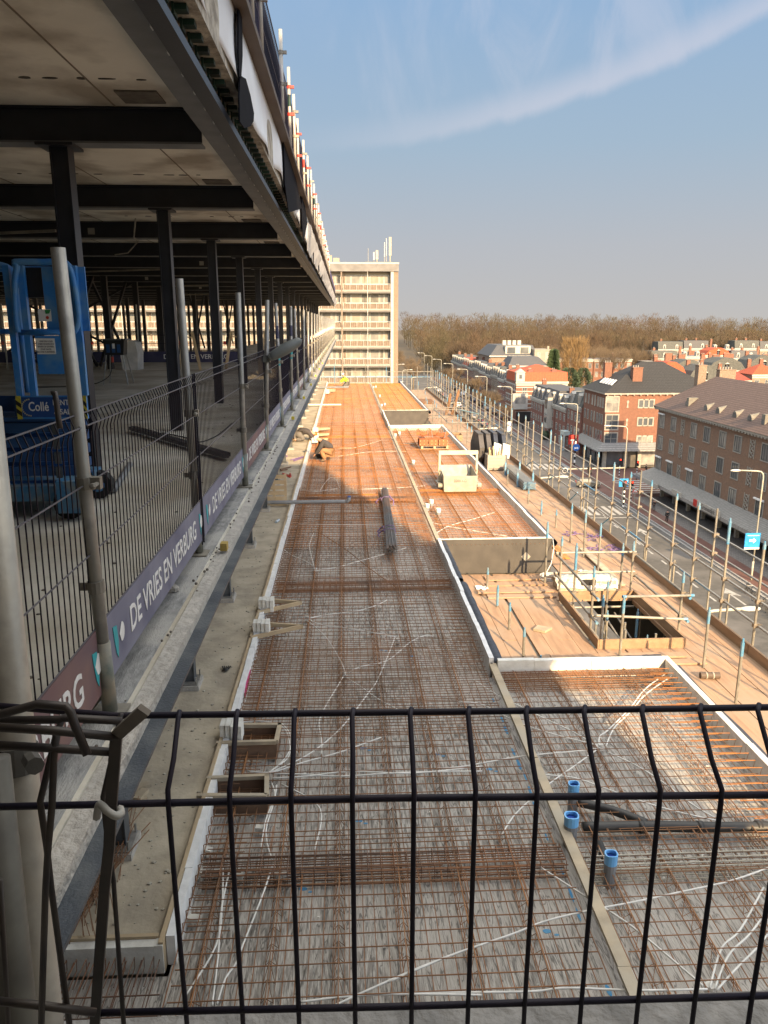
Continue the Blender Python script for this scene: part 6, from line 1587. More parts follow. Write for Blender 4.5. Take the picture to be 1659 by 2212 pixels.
def hiproof(m, x0, x1, y0, y1, z, h, ov=.4, ridge='Y', inset=None):
    x0 -= ov; x1 += ov; y0 -= ov; y1 += ov
    if ridge == 'Y':
        i = inset if inset is not None else (x1 - x0) / 2; xm = (x0 + x1) / 2; A, B = (xm, y0 + i, z + h), (xm, y1 - i, z + h)
        m.poly((x0, y0, z), (x0, y1, z), B, A); m.poly((x1, y1, z), (x1, y0, z), A, B); m.poly((x1, y0, z), (x0, y0, z), A); m.poly((x0, y1, z), (x1, y1, z), B)
    else:
        i = inset if inset is not None else (y1 - y0) / 2; ym = (y0 + y1) / 2; A, B = (x0 + i, ym, z + h), (x1 - i, ym, z + h)
        m.poly((x0, y0, z), (x1, y0, z), B, A); m.poly((x1, y1, z), (x0, y1, z), A, B); m.poly((x0, y1, z), (x0, y0, z), A); m.poly((x1, y0, z), (x1, y1, z), B)
    m.poly((x0, y0, z), (x0, y1, z), (x1, y1, z), (x1, y0, z))
def chimney(T, x, y, z0, z1, w=1.0, d=.7, m_=None):
    o = MB().box(x - w/2, x + w/2, y - d/2, y + d/2, z0, z1).box(x - w/2 - .08, x + w/2 + .08, y - d/2 - .08, y + d/2 + .08, z1, z1 + .12).build('chimney', m_ or redbrick, T)
    m = MB()
    for k in range(max(1, int(w / .5))): m.tube((x - w/2 + .25 + k * .45, y, z1 + .12), (x - w/2 + .25 + k * .45, y, z1 + .5), .1, 6)
    m.parts('chimney_pot', stone, o)
rs = random.Random(31)
# --- brown brick block on the right
BX = 52.0; EZ = -13.75; Yend = 125.6; Ybeg = 60
BB = thing('brown_brick_building', 'long brown brick building with shops under a corrugated canopy and a big tiled roof', 'building', (58, 93, GZ))
MB().box(BX, 63, Ybeg, Yend, -24.0, EZ).build('wall', brownbrick, BB)
MB().box(BX + 1.8, 62.9, Ybeg, Yend - .1, GZ, -24.0).build('shop_floor_wall', mat('dark_shop_interior', (.05, .045, .04), (.10, .085, .07), .8, .6), BB)
m = MB(); hiproof(m, BX, 63, Ybeg, Yend, EZ + .35, 5.3, .7, 'Y', 8.2); m.build('roof', browntile, BB)
m = MB().box(BX - .6, BX - .001, Ybeg, Yend + .6, EZ + .05, EZ + .34); y = Ybeg
while y < Yend: m.box(BX - .58, BX - .12, y, y + .35, EZ - .16, EZ + .05); y += .8
m.build('cornice', stone, BB)
MB().box(BX - .6, 63.6, Yend + .001, Yend + .6, EZ + .05, EZ + .33).build('cornice', stone, BB)
ys = lambda x, y: gx(x, y, BX)
cols = [ys(1430.6, 909).y, ys(1455.4, 916).y, ys(1498.8, 932).y, ys(1527, 943).y, ys(1561, 952).y, ys(1594, 960).y, ys(1654, 980).y]
cols += [cols[-1] - d for d in (4.6, 9.2, 13.8, 22, 27)]
for i, yw in enumerate(cols):
    for r, z in enumerate((-15.65, -19.25, -22.75)):
        fmw = mat('dark_green_window_frame', (.05, .06, .055), None, 4, .5) if True else whitefr
        win(BB, 'X', BX, yw, z, 1.75, 2.05, fmw, glassc if rs.random() < .55 else glass, 2, hb=0, surround=concfr)
        if rs.random() < .2: MB().box(BX - .35, BX - .08, yw - 1.1, yw + 1.1, z + 1.05, z + 1.25).build('blind_box', whitepl, BB)
for yl in (ys(1475, 925).y, ys(1625, 972).y, ys(1625, 972).y - 23):
    for z in (-15.7, -19.3, -22.8):
        m = MB(); m.box(BX - .08, BX - .002, yl - .62, yl - .5, z - 1.25, z + 1.25).box(BX - .08, BX - .002, yl + .5, yl + .62, z - 1.25, z + 1.25)
        for k in range(4):
            zz = z - 1.15 + k * .58
            for s in (-1, 1): m.obox((BX - .06, yl, zz), (BX - .06, yl + s * .42, zz + .29), .09, .12, (1, 0, 0)); m.obox((BX - .06, yl + s * .42, zz + .29), (BX - .06, yl, zz + .58), .09, .12, (1, 0, 0))
        m.build('lattice_ornament', stone, BB)
m = MB(); m.quadbox([(BX - 2.9, Ybeg, -24.95), (BX, Ybeg, -24.2), (BX - 2.9, Yend, -24.95), (BX, Yend, -24.2), (BX - 2.9, Ybeg, -24.78), (BX, Ybeg, -23.7), (BX - 2.9, Yend, -24.78), (BX, Yend, -23.7)]); m.build('canopy', awning, BB)
MB().box(BX - 3.0, BX - 2.9, Ybeg, Yend + .1, -25.25, -24.7).build('canopy_edge', mat('canopy_edge', (.33, .32, .30), None, 2, .6), BB)
MB().box(BX - 3.2, BX + 1, Yend - 4.8, Yend + 1.3, -25.4, -24.98).build('corner_canopy', greyroof, BB)
for k in range(13):
    y = Ybeg + 2 + k * 5; MB().box(BX + .0, BX + .5, y - .25, y + .25, GZ, -24.2).build('shop_pier', stone, BB)
    if k < 12: MB().box(BX + 1.6, BX + 1.78, y + .5, y + 4.4, GZ + .4, -24.9).build('shop_window', glassc if k % 3 == 1 else glass, BB)
for x, y in ((1481.6, 868.7), (1508, 869), (1528, 878), (1557, 884), (1591, 892.5), (1625, 900), (1655, 907)):
    z = -11.85; q = gz(x, y, z); yd = q.y
    xr = 51.3 + (z + 13.4) / 5.3 * 6.2 - 1.0
    T = None; m = MB(); w = .65; hh = .9
    xr += .45
    if abs(x - 1508) < 2 or x > 1650: m.box(xr - .15, xr + 1.8, yd - .4, yd + .4, z - .6, z + .7)
    else:
        pts = [(xr - .1, yd + w * math.cos(a), z - .6 + hh * math.sin(a)) for a in [i * math.pi / 6 for i in range(7)]]
        m.prism(pts, (.25, 0, 0)); k = len(m.v); m.v += [(p[0] + .25, p[1], p[2]) for p in pts] + [(xr + 2.0, yd, z + .75)]
        for i in range(6): m.f.append((k + i, k + i + 1, k + 7))
    d_ = m.build('dormer', mat('weathered_lead', (.20, .185, .15), (.14, .13, .11), 2, .8), BB); MB().box(xr - .13 if abs(x-1508) > 2 and x < 1650 else xr - .18, xr - .101 if abs(x-1508) > 2 and x < 1650 else xr - .151, yd - .35, yd + .35, z - .5, z + .05).build('pane', glass, d_)
q = gz(1648, 822, -9.0); chimney(BB, 56.6, q.y, -10.5, -6.6, 1.3, 1.3, tanbrick)
q = gz(1520, 812, -8); chimney(BB, 60.5, 121, -12, -7.3, 2.6, 1.2, tanbrick); chimney(BB, 61.0, 106, -12, -7.0, 2.6, 1.2, tanbrick)
SGN = thing('shop_sign', 'long white shop sign with a red end standing on the canopy edge', 'shop sign', (BX - 3.05, 96, -25))
a, b = gx(1499, 1078, BX - 3.1), gx(1555, 1115, BX - 3.1)
ya, yb = b.y, a.y
k = MB().box(BX - 3.18, BX - 3.05, ya, yb - 1.2, -25.0, -24.05).build('board', whitepst, SGN); MB().box(BX - 3.18, BX - 3.05, yb - 1.2, yb, -25.0, -24.05).build('red_end', redsign, SGN)
textmesh('lettering', 'Groenendijck', mat('grey_print', (.14, .13, .12), None, 5, .8), Matrix.Translation((BX - 3.19, (ya + yb) / 2 - .6, -24.55)) @ Matrix(((0, 0, -1, 0), (-1, 0, 0, 0), (0, 1, 0, 0), (0, 0, 0, 1))), .9, .01, k, sx=.8)
a = gx(1463, 1055, BX - 3.1); tag(MB().box(BX - 3.15, BX - 3.02, a.y - 1.6, a.y + 1.6, -24.9, -24.2).build('shop_sign', whitepst), 'blank pale shop sign on the canopy edge, farther along from the red ended one', 'shop sign')
a = gx(1395, 1040, BX - 3.3); tag(MB().box(BX - 3.5, BX - 3.3, a.y - 5, a.y + 1.5, -25.3, -24.6).build('fascia_sign', whitepst), 'white fascia sign along the corner canopy of the brown building', 'shop sign')
# --- red brick corner building with black roof
RX, RY = 50.6, 147.7
RB = thing('red_brick_building', 'red brick corner building with hipped black roof and shops under a grey canopy', 'building', (62, 154, GZ))
MB().box(RX, 73, RY, 161.8, -23.6, -13.55).build('wall', redbrick, RB)
MB().box(RX + .8, 72.5, RY + .8, 161.7, GZ, -23.6).build('shop_wall', MATS['dark_shop_interior'], RB)
m = MB(); hiproof(m, RX, 73, RY, 161.8, -13.2, 5.6, .5, 'X', 9.5); m.build('roof', blacktile, RB)
m = MB().box(RX - .5, 73.5, RY - .5, RY - .001, -13.5, -13.22).box(RX - .5, RX - .001, RY, 162, -13.5, -13.22); x = RX
while x < 73: m.box(x, x + .25, RY - .45, RY - .1, -13.7, -13.5); x += 1.3
m.build('cornice', stone, RB)
gq = lambda x, y: gy(x, y, RY)
for x, y in ((1322.6, 873), (1321.5, 912), (1319, 951)):
    q = gq(x, y); win(RB, 'Y', RY, q.x, q.z, 2.5, 2.9, stone, glassc if y < 900 else glass, 1, hb=.1, surround=stone)
for i, y in enumerate((872, 911, 950)):
    for x in (1384.9, 1396, 1407):
        q = gq(x - i * 2, y); win(RB, 'Y', RY, q.x, q.z, 1.0, 1.5, whitefr if i == 2 else stone, glassc if i == 2 else glass, 0, surround=stone)
for x, y in ((1356, 873), (1354, 912)): q = gq(x, y); MB().prism([(q.x - .2, RY - .001, q.z - .7), (q.x + .2, RY - .001, q.z - .7), (q.x + .08, RY - .001, q.z), (q.x + .25, RY - .001, q.z + .5), (q.x, RY - .001, q.z + .8), (q.x - .25, RY - .001, q.z + .5), (q.x - .08, RY - .001, q.z)], (0, -.06, 0)).build('ornament', stone, RB)
for z in (-15.3, -18.5, -21.8):
    for yv in (149.4, 150.9, 152.4, 156.0, 158.4, 160.4): win(RB, 'X', RX, yv, z, 1.0, 2.0, concfr if z < -16 else stone, glassc if z > -16 else glass, 0, hb=0, surround=None)
    MB().box(RX - .07, RX - .002, 153.9, 154.6, z - 1.1, z + 1.1).build('ornament', stone, RB)
m = MB()
m.quadbox([(RX - 1.8, RY - 1.8, -24.4), (74, RY - 1.8, -24.4), (RX, RY, -23.9), (74, RY, -23.9), (RX - 1.8, RY - 1.8, -24.2), (74, RY - 1.8, -24.2), (RX, RY, -22.9), (74, RY, -22.9)])
m.quadbox([(RX - 1.8, RY - 1.8, -24.41), (RX, RY, -23.91), (RX - 1.8, 161.8, -24.41), (RX, 161.8, -23.91), (RX - 1.8, RY - 1.8, -24.21), (RX, RY, -22.91), (RX - 1.8, 161.8, -24.21), (RX, 161.8, -22.91)])
m.build('canopy', awning, RB)
for x in (RX + .2, 55, 57.8, 62, 66.4, 70): MB().box(x, x + .7, RY + .2, RY + .79, GZ, -23.6).build('pier', stone, RB)
for x0, x1, mm in ((51.6, 54.9, glass), (58.6, 61.9, glassc), (62.8, 66.3, mat('lit_shop_window', (.45, .36, .26), (.12, .10, .09), 1.2, .2)), (67.2, 69.9, glassc)): MB().box(x0, x1, RY + .5, RY + .6, GZ + .5, -24.6).build('shop_window', mm, RB)
for y in (150, 153, 156, 159): MB().box(RX + .2, RX + .5, y, y + 2.2, GZ + .5, -24.5).build('shop_window', glass, RB)
q = gy(1373.5, 808, 151); chimney(RB, q.x, 150.6, -12.2, -8.6, 1.9, 1.4)
chimney(RB, 53.8, 157.5, -12.2, -8.0, 1.5, 1.2)
for k in range(5): MB().obox((53.2 + k * .0, 150.4 + k * 1.6, -10.9), (52.2, 150.4 + k * 1.6, -11.9), .9, .12).build('skylight', whitepl, RB)
# --- generic old town house
def house(name, label, x0, x1, y0, y1, zt, wall, roofm, style='mansard', front='X', trim=whitepst, bays=3, floors=3, rh=3.0, group=None, dorm=2, sideband=False, chim=1, detail=True, gm=None):
    T = thing(name, label, 'house', ((x0 + x1) / 2, (y0 + y1) / 2, GZ), group)
    MB().box(x0, x1, y0, y1, GZ, zt).build('wall', wall, T)
    o = .25
    c = MB()
    if front == 'X': c.box(x0 - .35, x0 - .001, y0, y1, zt - .5, zt + .05).box(x0 - .12, x0 - .002, y0, y1, zt - 1.0, zt - .55)
    else: c.box(x0 - .2, x1 + .2, y0 - .35, y0 - .001, zt - .5, zt + .05).box(x0, x1, y0 - .12, y0 - .002, zt - 1.1, zt - .6)
    c.build('cornice', trim, T)
    r = MB()
    if style == 'mansard':
        i = 1.0
        r.quadbox([(x0, y0, zt + .06), (x1, y0, zt + .06), (x0, y1, zt + .06), (x1, y1, zt + .06), (x0 + (i if front == 'X' else 0), y0 + (i if front == 'Y' else 0), zt + rh), (x1 - (i if front == 'X' else 0), y0 + (i if front == 'Y' else 0), zt + rh), (x0 + (i if front == 'X' else 0), y1 - (i if front == 'Y' else 0), zt + rh), (x1 - (i if front == 'X' else 0), y1 - (i if front == 'Y' else 0), zt + rh)])
    elif style == 'hip': hiproof(r, x0, x1, y0, y1, zt + .06, rh, .3, 'Y' if (y1 - y0) > (x1 - x0) else 'X')
    elif style == 'gambrel':
        w = x1 - x0; pr = [(0, 0), (.14, .62), (.38, 1), (.62, 1), (.86, .62), (1, 0)]; r.prism([(x0 + w * a, y0 + .1, zt + .06 + rh * b) for a, b in pr], (0, y1 - y0 - .1, 0))
    else: r.box(x0 + .2, x1 - .2, y0 + .2, y1 - .2, zt + .01, zt + .35)
    r.build('roof', roofm, T)
    fz = (zt - 1.0 - GZ) / floors
    if detail:
        for f in range(floors):
            z = GZ + fz * (f + .55)
            for b in range(bays):
                g_ = gm or (glass if rs.random() < .75 else glassc)
                if front == 'X': u = y0 + (y1 - y0) * (b + .5) / bays; win(T, 'X', x0, u, z, min(1.3, (y1 - y0) / bays * .55), fz * .62, trim, g_, 0 if f else 1, hb=.15)
                else: u = x0 + (x1 - x0) * (b + .5) / bays; win(T, 'Y', y0, u, z, min(1.4, (x1 - x0) / bays * .55), fz * .6, trim, g_, 1, hb=.15)
        if sideband:
            s = MB()
            for k in range(8):
                z = GZ + 3.2 + k * 1.15
                if z < zt - 1.2: s.box(x0 - .03, x0 - .001, y0, y1, z, z + .3) if front == 'X' else s.box(x0, x1, y0 - .03, y0 - .001, z, z + .3)
            s.build('band', trim, T)
    for d in range(dorm):
        if front == 'X':
            u = y0 + (y1 - y0) * (d + .5) / dorm
            w_ = MB().box(x0 + .1, x0 + 2.2, u - .65, u + .65, zt + .2, zt + 2.3).prism([(x0 + .0, u - .8, zt + 2.3), (x0 + .0, u + .8, zt + 2.3), (x0 + .0, u, zt + 2.85)], (2.2, 0, 0)).build('dormer', trim, T)
            MB().box(x0 + .07, x0 + .1, u - .4, u + .4, zt + .5, zt + 1.9).build('pane', glass, w_)
        else:
            u = x0 + (x1 - x0) * (d + .5) / dorm
            w_ = MB().box(u - .75, u + .75, y0 + .1, y0 + 2.4, zt + .2, zt + 2.2).prism([(u - .9, y0, zt + 2.2), (u + .9, y0, zt + 2.2), (u, y0, zt + 2.8)], (0, 2.4, 0)).build('dormer', trim, T)
            MB().box(u - .42, u + .42, y0 + .07, y0 + .1, zt + .5, zt + 1.8).build('pane', glass, w_)
    for k in range(chim): chimney(T, x0 + (x1 - x0) * (.35 + .4 * k), y1 - .8, zt + .3, zt + rh + 1.1, 1.1, .7)
    return T
# row between the red brick building and the striped corner house
house('row_house', 'dark red town house with white framed windows next to the red brick building', 50.3, 61, 162.0, 172.6, -17.6, darkredbrick, slated, bays=4, rh=2.8, dorm=2, chim=0)
house('row_house', 'narrow dark red town house with three tall windows, second beyond the red brick building', 50.2, 60, 172.8, 182, -19.0, darkredbrick, slate, bays=3, rh=2.8, dorm=2)
T = house('row_house', 'town house with a white bay window tower and grey mansard, third in its row', 50.1, 60, 182.2, 193, -19.0, darkredbrick, slate, bays=3, rh=3.2, dorm=2, chim=0)
b_ = MB().box(48.9, 50.099, 184.4, 187.6, -25.0, -17.5).build('bay_window', whitepst, T); MB().prism([(48.8, 184.3, -17.5), (48.8, 187.7, -17.5), (49.6, 186, -16.3)], (1.2, 0, 0)).build('bay_roof', slate, b_)
for z in (-19.2, -22.6): MB().box(48.86, 48.9, 184.9, 187.1, z - 1.1, z + 1.1).build('pane', glass, b_)
house('row_house', 'town house with rounded dormers at the street corner before the orange roofed building', 50.0, 59, 193.2, 205.8, -19.2, darkredbrick, slate, bays=5, rh=3.2, dorm=3)
# striped corner building with bright orange roof
SB = house('striped_corner_building', 'red and white striped corner building with bright orange tiled roof', 48.3, 63, 217.2, 231, -16.2, redbrick, orangetile, 'mansard', 'Y', whitepst, bays=3, floors=3, rh=2.6, dorm=0, sideband=True, chim=0)
m = MB(); hiproof(m, 49.3, 62, 218.2, 230, -13.6, 1.9, .0, 'X'); m.build('upper_roof', orangetile, SB)
MB().box(47.2, 51.5, 215.9, 217.19, -23.8, -19.4).build('bay_window', whitepst, SB); MB().box(47.9, 50.9, 215.83, 215.9, -22.2, -20.1).build('pane', glassc, SB)
m = MB().box(48.2, 50.6, 216.9, 218.8, -16.1, -13.6).prism([(48.0, 216.8, -13.6), (50.8, 216.8, -13.6), (49.4, 216.8, -12.5)], (0, 2, 0)); m.build('dormer', whitepst, SB); MB().box(49.0, 49.8, 216.86, 216.9, -15.3, -14.2).build('pane', glass, SB)
for k in range(4): w_ = MB().box(48.6, 50.4, 219.8 + k * 2.8, 221.1 + k * 2.8, -16.0, -13.7).build('dormer', whitepst, SB)
m = MB()
for z in (-17.3, -18.9, -20.5, -22.0, -23.6): m.box(48.26, 48.299, 217.2, 231, z, z + .35)
m.build('side_band', whitepst, SB)
for r_ in (-17.9, -21.4):
    for k in range(5): win(SB, 'X', 48.3, 219 + k * 2.6, r_, 1.1, 2.1, whitefr, glass, 0, hb=.15)
for x in (52.5, 59.2): chimney(SB, x, 218.6, -16, -12.9, 1.3, .7, darkredbrick)
MB().box(48.6, 62.5, 217.0, 217.19, GZ + .3, -24.6).build('dark_shop_front', blackp, SB)
textmesh('lettering', 'BA', blackp, Matrix.Translation((57.0, 216.98, -23.9)) @ Matrix.Rotation(R(90), 4, 'X'), 1.5, .02, SB)
# continuing row up the street
specs = [(231.2, 243, -17.0, darkredbrick, slate, 5), (243.2, 254, -17.6, darkredbrick, slate, 4), (254.2, 266, -17.2, tanbrick, slated, 5), (266.2, 277, -17.8, darkredbrick, slate, 4), (277.2, 290, -17.4, darkredbrick, slate, 5), (290.2, 304, -17.0, tanbrick, slate, 4), (304.2, 318, -17.6, darkredbrick, slated, 5), (318.2, 333, -17.2, darkredbrick, orangetile, 5), (333.2, 350, -17.6, tanbrick, slate, 5), (350.2, 368, -17.4, redbrick, slated, 5)]
desc = ['with four white gabled dormers directly beyond the orange roofed corner', 'with a plain grey attic, second beyond the orange roofed corner', 'of tan brick in front of the big grey roof', 'with grey dormers, fourth beyond the orange roofed corner', 'with pale dormers half hidden by street trees, fifth beyond the corner', 'of tan brick beside the grey roofed block, sixth beyond the corner', 'with a row of gabled attic windows, seventh beyond the corner', 'with a small bright orange roof far up the street', 'of pale tan brick, ninth beyond the corner', 'at the far end of the row before the wood']
for (y0, y1, zt, wl, rf, b), d in zip(specs, desc): house('row_house', 'terraced house ' + d, 50.4, 61, y0, y1, zt, wl, rf, bays=b, rh=2.9, dorm=3, chim=1, trim=(whitepst if (int(y0) % 2) and wl != tanbrick else stone))
# grey roofed block behind the row
GB = thing('grey_roofed_block', 'large block with slate grey roofs and air conditioners behind the terraced row', 'building', (72, 262, GZ))
MB().box(55, 67.5, 258, 272, GZ, -14.2).box(54.5, 72, 290, 318, GZ, -12.2).build('wall', tanbrick, GB)
m = MB(); m.quadbox([(54.5, 257.5, -14.1), (68, 257.5, -14.1), (54.5, 272, -14.1), (68, 272, -14.1), (56.5, 262, -11.2), (65.5, 262, -11.2), (56.5, 270, -11.2), (65.5, 270, -11.2)])
m.quadbox([(54, 289.5, -12.1), (72.5, 289.5, -12.1), (54, 318, -12.1), (72.5, 318, -12.1), (57.5, 294, -8.2), (71, 294, -8.2), (57.5, 314, -8.2), (71, 314, -8.2)]); m.build('roof', slate, GB)
MB().box(54.3, 68.2, 257.2, 257.49, -14.4, -13.9).box(53.8, 72.7, 289.2, 289.49, -12.4, -11.9).build('gutter', whitepst, GB)
MB().box(60, 69.5, 290.5, 294, -11.4, -8.4).build('roof_house', whitepst, GB)
for x in (62.2, 67.2): MB().box(x - 1.5, x + 1.5, 290.42, 290.49, -11.1, -8.9).build('window', glass, GB)
for k in range(4): MB().box(60 + k * 1.9, 61.3 + k * 1.9, 296, 297, -8.18, -6.5).build('air_conditioner', whitepst, GB)
WB = thing('white_gabled_block', 'cream terraced block with balconies left of the dark conifer', 'building', (73, 290, GZ))
MB().box(69.5, 77, 286, 300, GZ, -15.0).build('wall', redbrick, WB); MB().box(69.2, 77.3, 285.5, 300, -14.99, -14.3).box(70.2, 76.6, 287, 299, -14.29, -9.6).box(75, 75.7, 287.5, 288.2, -9.59, -8.4).build('plaster_storey', creamp, WB)
for x in (71.8, 74.9): win(WB, 'Y', 287, x, -12, 1.1, 2.6, whitefr, glassc, 1); win(WB, 'Y', 286, x - .3, -17.5, 1.2, 2.6, whitefr, glassc, 1, hb=.2)
# house rows on the right
def simple_row(ybase, items, prefix, grp):
    for i, (x0, x1, zt, wl, rf, st, rh, dm) in enumerate(items):
        house('town_house', '%s, %s from left' % (prefix, nth(i + 1)), x0, x1, ybase, ybase + 10, zt, wl, rf, st, 'Y', whitepst, bays=3, floors=3, rh=rh, dorm=dm, chim=1 + (i % 2), group=grp, detail=True)
simple_row(232, [(94, 104, -15.8, redbrick, orangetile, 'gambrel', 4.2, 1), (104.3, 115, -17.0, redbrick, slated, 'gambrel', 4.4, 1), (115.3, 124, -17.2, darkredbrick, redtile, 'hip', 3.4, 0), (124.3, 134, -15.4, tanbrick, orangetile, 'hip', 3.0, 0), (134.3, 145, -16.5, redbrick, orangetile, 'hip', 3.6, 1), (145.3, 156, -16.2, redbrick, redtile, 'mansard', 3.4, 1), (156.3, 168, -16.6, tanbrick, orangetile, 'hip', 3.4, 1)],
           'house in the nearest row of roofs on the right', 'houses in the nearest row on the right')
simple_row(262, [(112, 124, -16.6, tanbrick, slated, 'gambrel', 4.2, 0), (124.3, 138, -16.0, redbrick, slated, 'gambrel', 4.2, 1), (138.3, 150, -15.2, whitepst, slated, 'gambrel', 4.2, 1), (150.3, 163, -15.0, redbrick, slated, 'gambrel', 4.4, 1), (163.3, 176, -15.2, redbrick, slated, 'gambrel', 4.4, 1), (176.3, 188, -15.4, redbrick, orangetile, 'gambrel', 4.2, 1)],
           'gambrel roofed house in the second row on the right', 'houses in the second row on the right')
LB = thing('long_grey_block', 'long low block with grey painted wall and many brick chimneys behind the gambrel roofs', 'building', (140, 318, GZ))
MB().quadbox([(130, 330, GZ), (198, 300, GZ), (130, 342, GZ), (198, 312, GZ), (130, 330, -16.6), (198, 300, -16.6), (130, 342, -16.6), (198, 312, -16.6)]).build('wall', mat('grey_blue_plaster', (.30, .34, .38), (.25, .29, .33), 1, .85), LB)
MB().quadbox([(129.5, 329.5, -16.59), (198.5, 299.5, -16.59), (129.5, 342, -16.59), (198.5, 312, -16.59), (129.5, 329.5, -16.2), (198.5, 299.5, -16.2), (129.5, 342, -16.2), (198.5, 312, -16.2)]).build('roof', mat('tan_flat_roof', (.30, .26, .21), (.24, .21, .17), .5, .9), LB)
for k in range(11): x = 134 + k * 5.8; chimney(LB, x, 331 - (x - 130) * .44 + 3 + (k % 3) * 2.5, -16.2, -13.4 + (k % 2) * .5, 3.0 if k % 3 else 1.6, 1.2)
for k in range(12): x = 133 + k * 5.5; y = 329.9 - (x - 130) * .4412; win(LB, 'Y', y, x, -18.6, 1.6, 1.9, whitefr, glass, 1)
simple_row(366, [(146 + k * 13, 158.5 + k * 13, -16.5 + (k % 3) * .7, [redbrick, tanbrick, darkredbrick][k % 3], [slated, greyroof, orangetile, slate][k % 4], ['mansard', 'flat', 'gambrel'][k % 3], 3.4, k % 2 + 1) for k in range(8)],
           'distant brick house in the third row of roofs', 'houses in the third row on the right')
simple_row(428, [(174 + k * 14.5, 188 + k * 14.5, -14.4 + (k % 2) * .5, [tanbrick, redbrick, whitepst, darkredbrick][k % 4], [slated, slate, greyroof][k % 3], ['mansard', 'mansard', 'flat'][k % 3], 4.2, 2) for k in range(10)],
           'distant house with dark mansard just before the wood', 'houses in the farthest row before the wood')
simple_row(338, [(92 + k * 8.6, 100.3 + k * 8.6, -15.6, redbrick, greyroof, 'flat', 1, 0) for k in range(4)], 'low balconied brick house among the trees before the wood', 'balconied houses among the trees')
# --- flats across the far end
FL = thing('apartment_building', 'cream apartment building with stacked balconies and antennas at the end of the roof', 'building', (-20, 132, GZ))
FY = 127.0; xr = gy(856, 700, FY).x; top = gy(800, 567, FY).z; FH = 2.90
xl = -92
MB().box(xl, xr - .9, FY + 1.4, FY + 12, GZ, top - .3).build('wall', creamp, FL)
MB().box(xr - .9, xr - .45, FY - .1, FY + 12, GZ, top - .6).build('white_pier', whitepst, FL); MB().box(xr - .449, xr + .3, FY, FY + 12, GZ, top - .6).build('brick_pier', tanbrick, FL)
MB().box(xl, xr + .35, FY - .25, FY + 12.3, top - 1.35, top - .25).build('roof_band', mat('grey_roof_band', (.20, .19, .18), None, 1, .8), FL); MB().box(xl, xr + .4, FY - .3, FY + 12.4, top - .249, top).build('roof_edge', whitepst, FL)
band = mat('dark_slab_band', (.15, .135, .12), (.12, .11, .10), 1, .8); para = stripes('corrugated_parapet', (.22, .165, .12), (.14, .105, .08), 'X', .35, .8, .4, .03)
xb = xr - .95; BW = 7.75
nf = 13; zt0 = top - 1.36
z = zt0; fl = 0
while z - FH > GZ:
    zf = z - FH       # floor level of this storey
    MB().box(xl, xr - .91, FY - .02, FY + 1.39, zf - .42, zf).build('slab', band, FL)
    MB().box(xl, xr - .95, FY - .06, FY - .021, zf - .12, zf).build('slab_edge', whitepst, FL)
    pp = MB(); rr = MB(); x = xb; kk = 0
    while x > xl + BW and kk < 12:
        pp.box(x - BW + .25, x - .05, FY + .12, FY + .16, zf + .10, zf + .85)
        rr.box(x - BW + .1, x - .02, FY + .0, FY + .05, zf + .98, zf + 1.05).box(x - BW + .1, x - .02, FY + .0, FY + .05, zf + .05, zf + .10)
        for q in range(8): rr.box(x - .05 - q * 1.06 - .04, x - .05 - q * 1.06 + .02, FY + .0, FY + .05, zf + .101, zf + .979)
        for q in range(7):
            wx = x - .1 - (q + .5) * 1.06
            if q == 6: continue
        x -= BW; kk += 1
    pp.build('parapet', para, FL); rr.build('balcony_rail', whitefr, FL)
    z = zf - .0; z -= .0; fl += 1
    z = zf
# post columns and windows behind the balconies
m = MB(); x = xb
while x > xl + BW: m.box(x - BW - .12, x - BW + .12, FY - .12, FY - .065, GZ, zt0); m.box(x - BW + .3, x - BW + .55, FY + 1.2, FY + 1.39, GZ, zt0); x -= BW
m.parts('column', mat('brown_flat_post', (.22, .17, .13), None, 1, .8), FL)
m = MB()
x = xb
while x > xl + BW: m.box(x - BW * .47 - .04, x - BW * .47 + .04, FY - .10, FY - .065, GZ, zt0); x -= BW
m.parts('drain_pipe', whitefr, FL)
curt = mat('sunny_curtain', (.30, .265, .215), (.24, .21, .17), 1.2, .8, spec=.2); dgl = mat('flat_dark_glass', (.07, .07, .065), (.17, .155, .13), .9, .4, spec=.25); lgl = mat('flat_light_glass', (.235, .225, .195), (.15, .15, .14), .7, .5, spec=.25)
z = zt0 - FH; cnt = 0
for f in range(9):
    for k in range(12):
        x = xb - k * BW
        segs = [(.15, .9), (1.0, 1.65), (1.75, 3.2), (3.3, 4.6), (4.75, 6.2), (6.3, 7.1)]
        if cnt >= 96: break
        fr = MB(); g1 = []
        for a, b in segs:
            fr.box(x - b, x - b + .07, FY + 1.33, FY + 1.385, z + .1, z + 2.45); fr.box(x - a - .07, x - a, FY + 1.33, FY + 1.385, z + .1, z + 2.45); fr.box(x - b + .07, x - a - .07, FY + 1.33, FY + 1.385, z + 2.38, z + 2.45); fr.box(x - b + .07, x - a - .07, FY + 1.33, FY + 1.385, z + .95, z + 1.02)
        o = fr.build('window_band', whitefr, FL); cnt += 1
        groups = {0: MB(), 1: MB(), 2: MB()}
        for a, b in segs: groups[rs.choice((0, 0, 1, 2, 2))].box(x - b + .07, x - a - .07, FY + 1.345, FY + 1.38, z + .1, z + 2.38)
        for gi, gg in groups.items():
            if gg.v: gg.build('pane', (curt, dgl, lgl)[gi], o)
    z -= FH
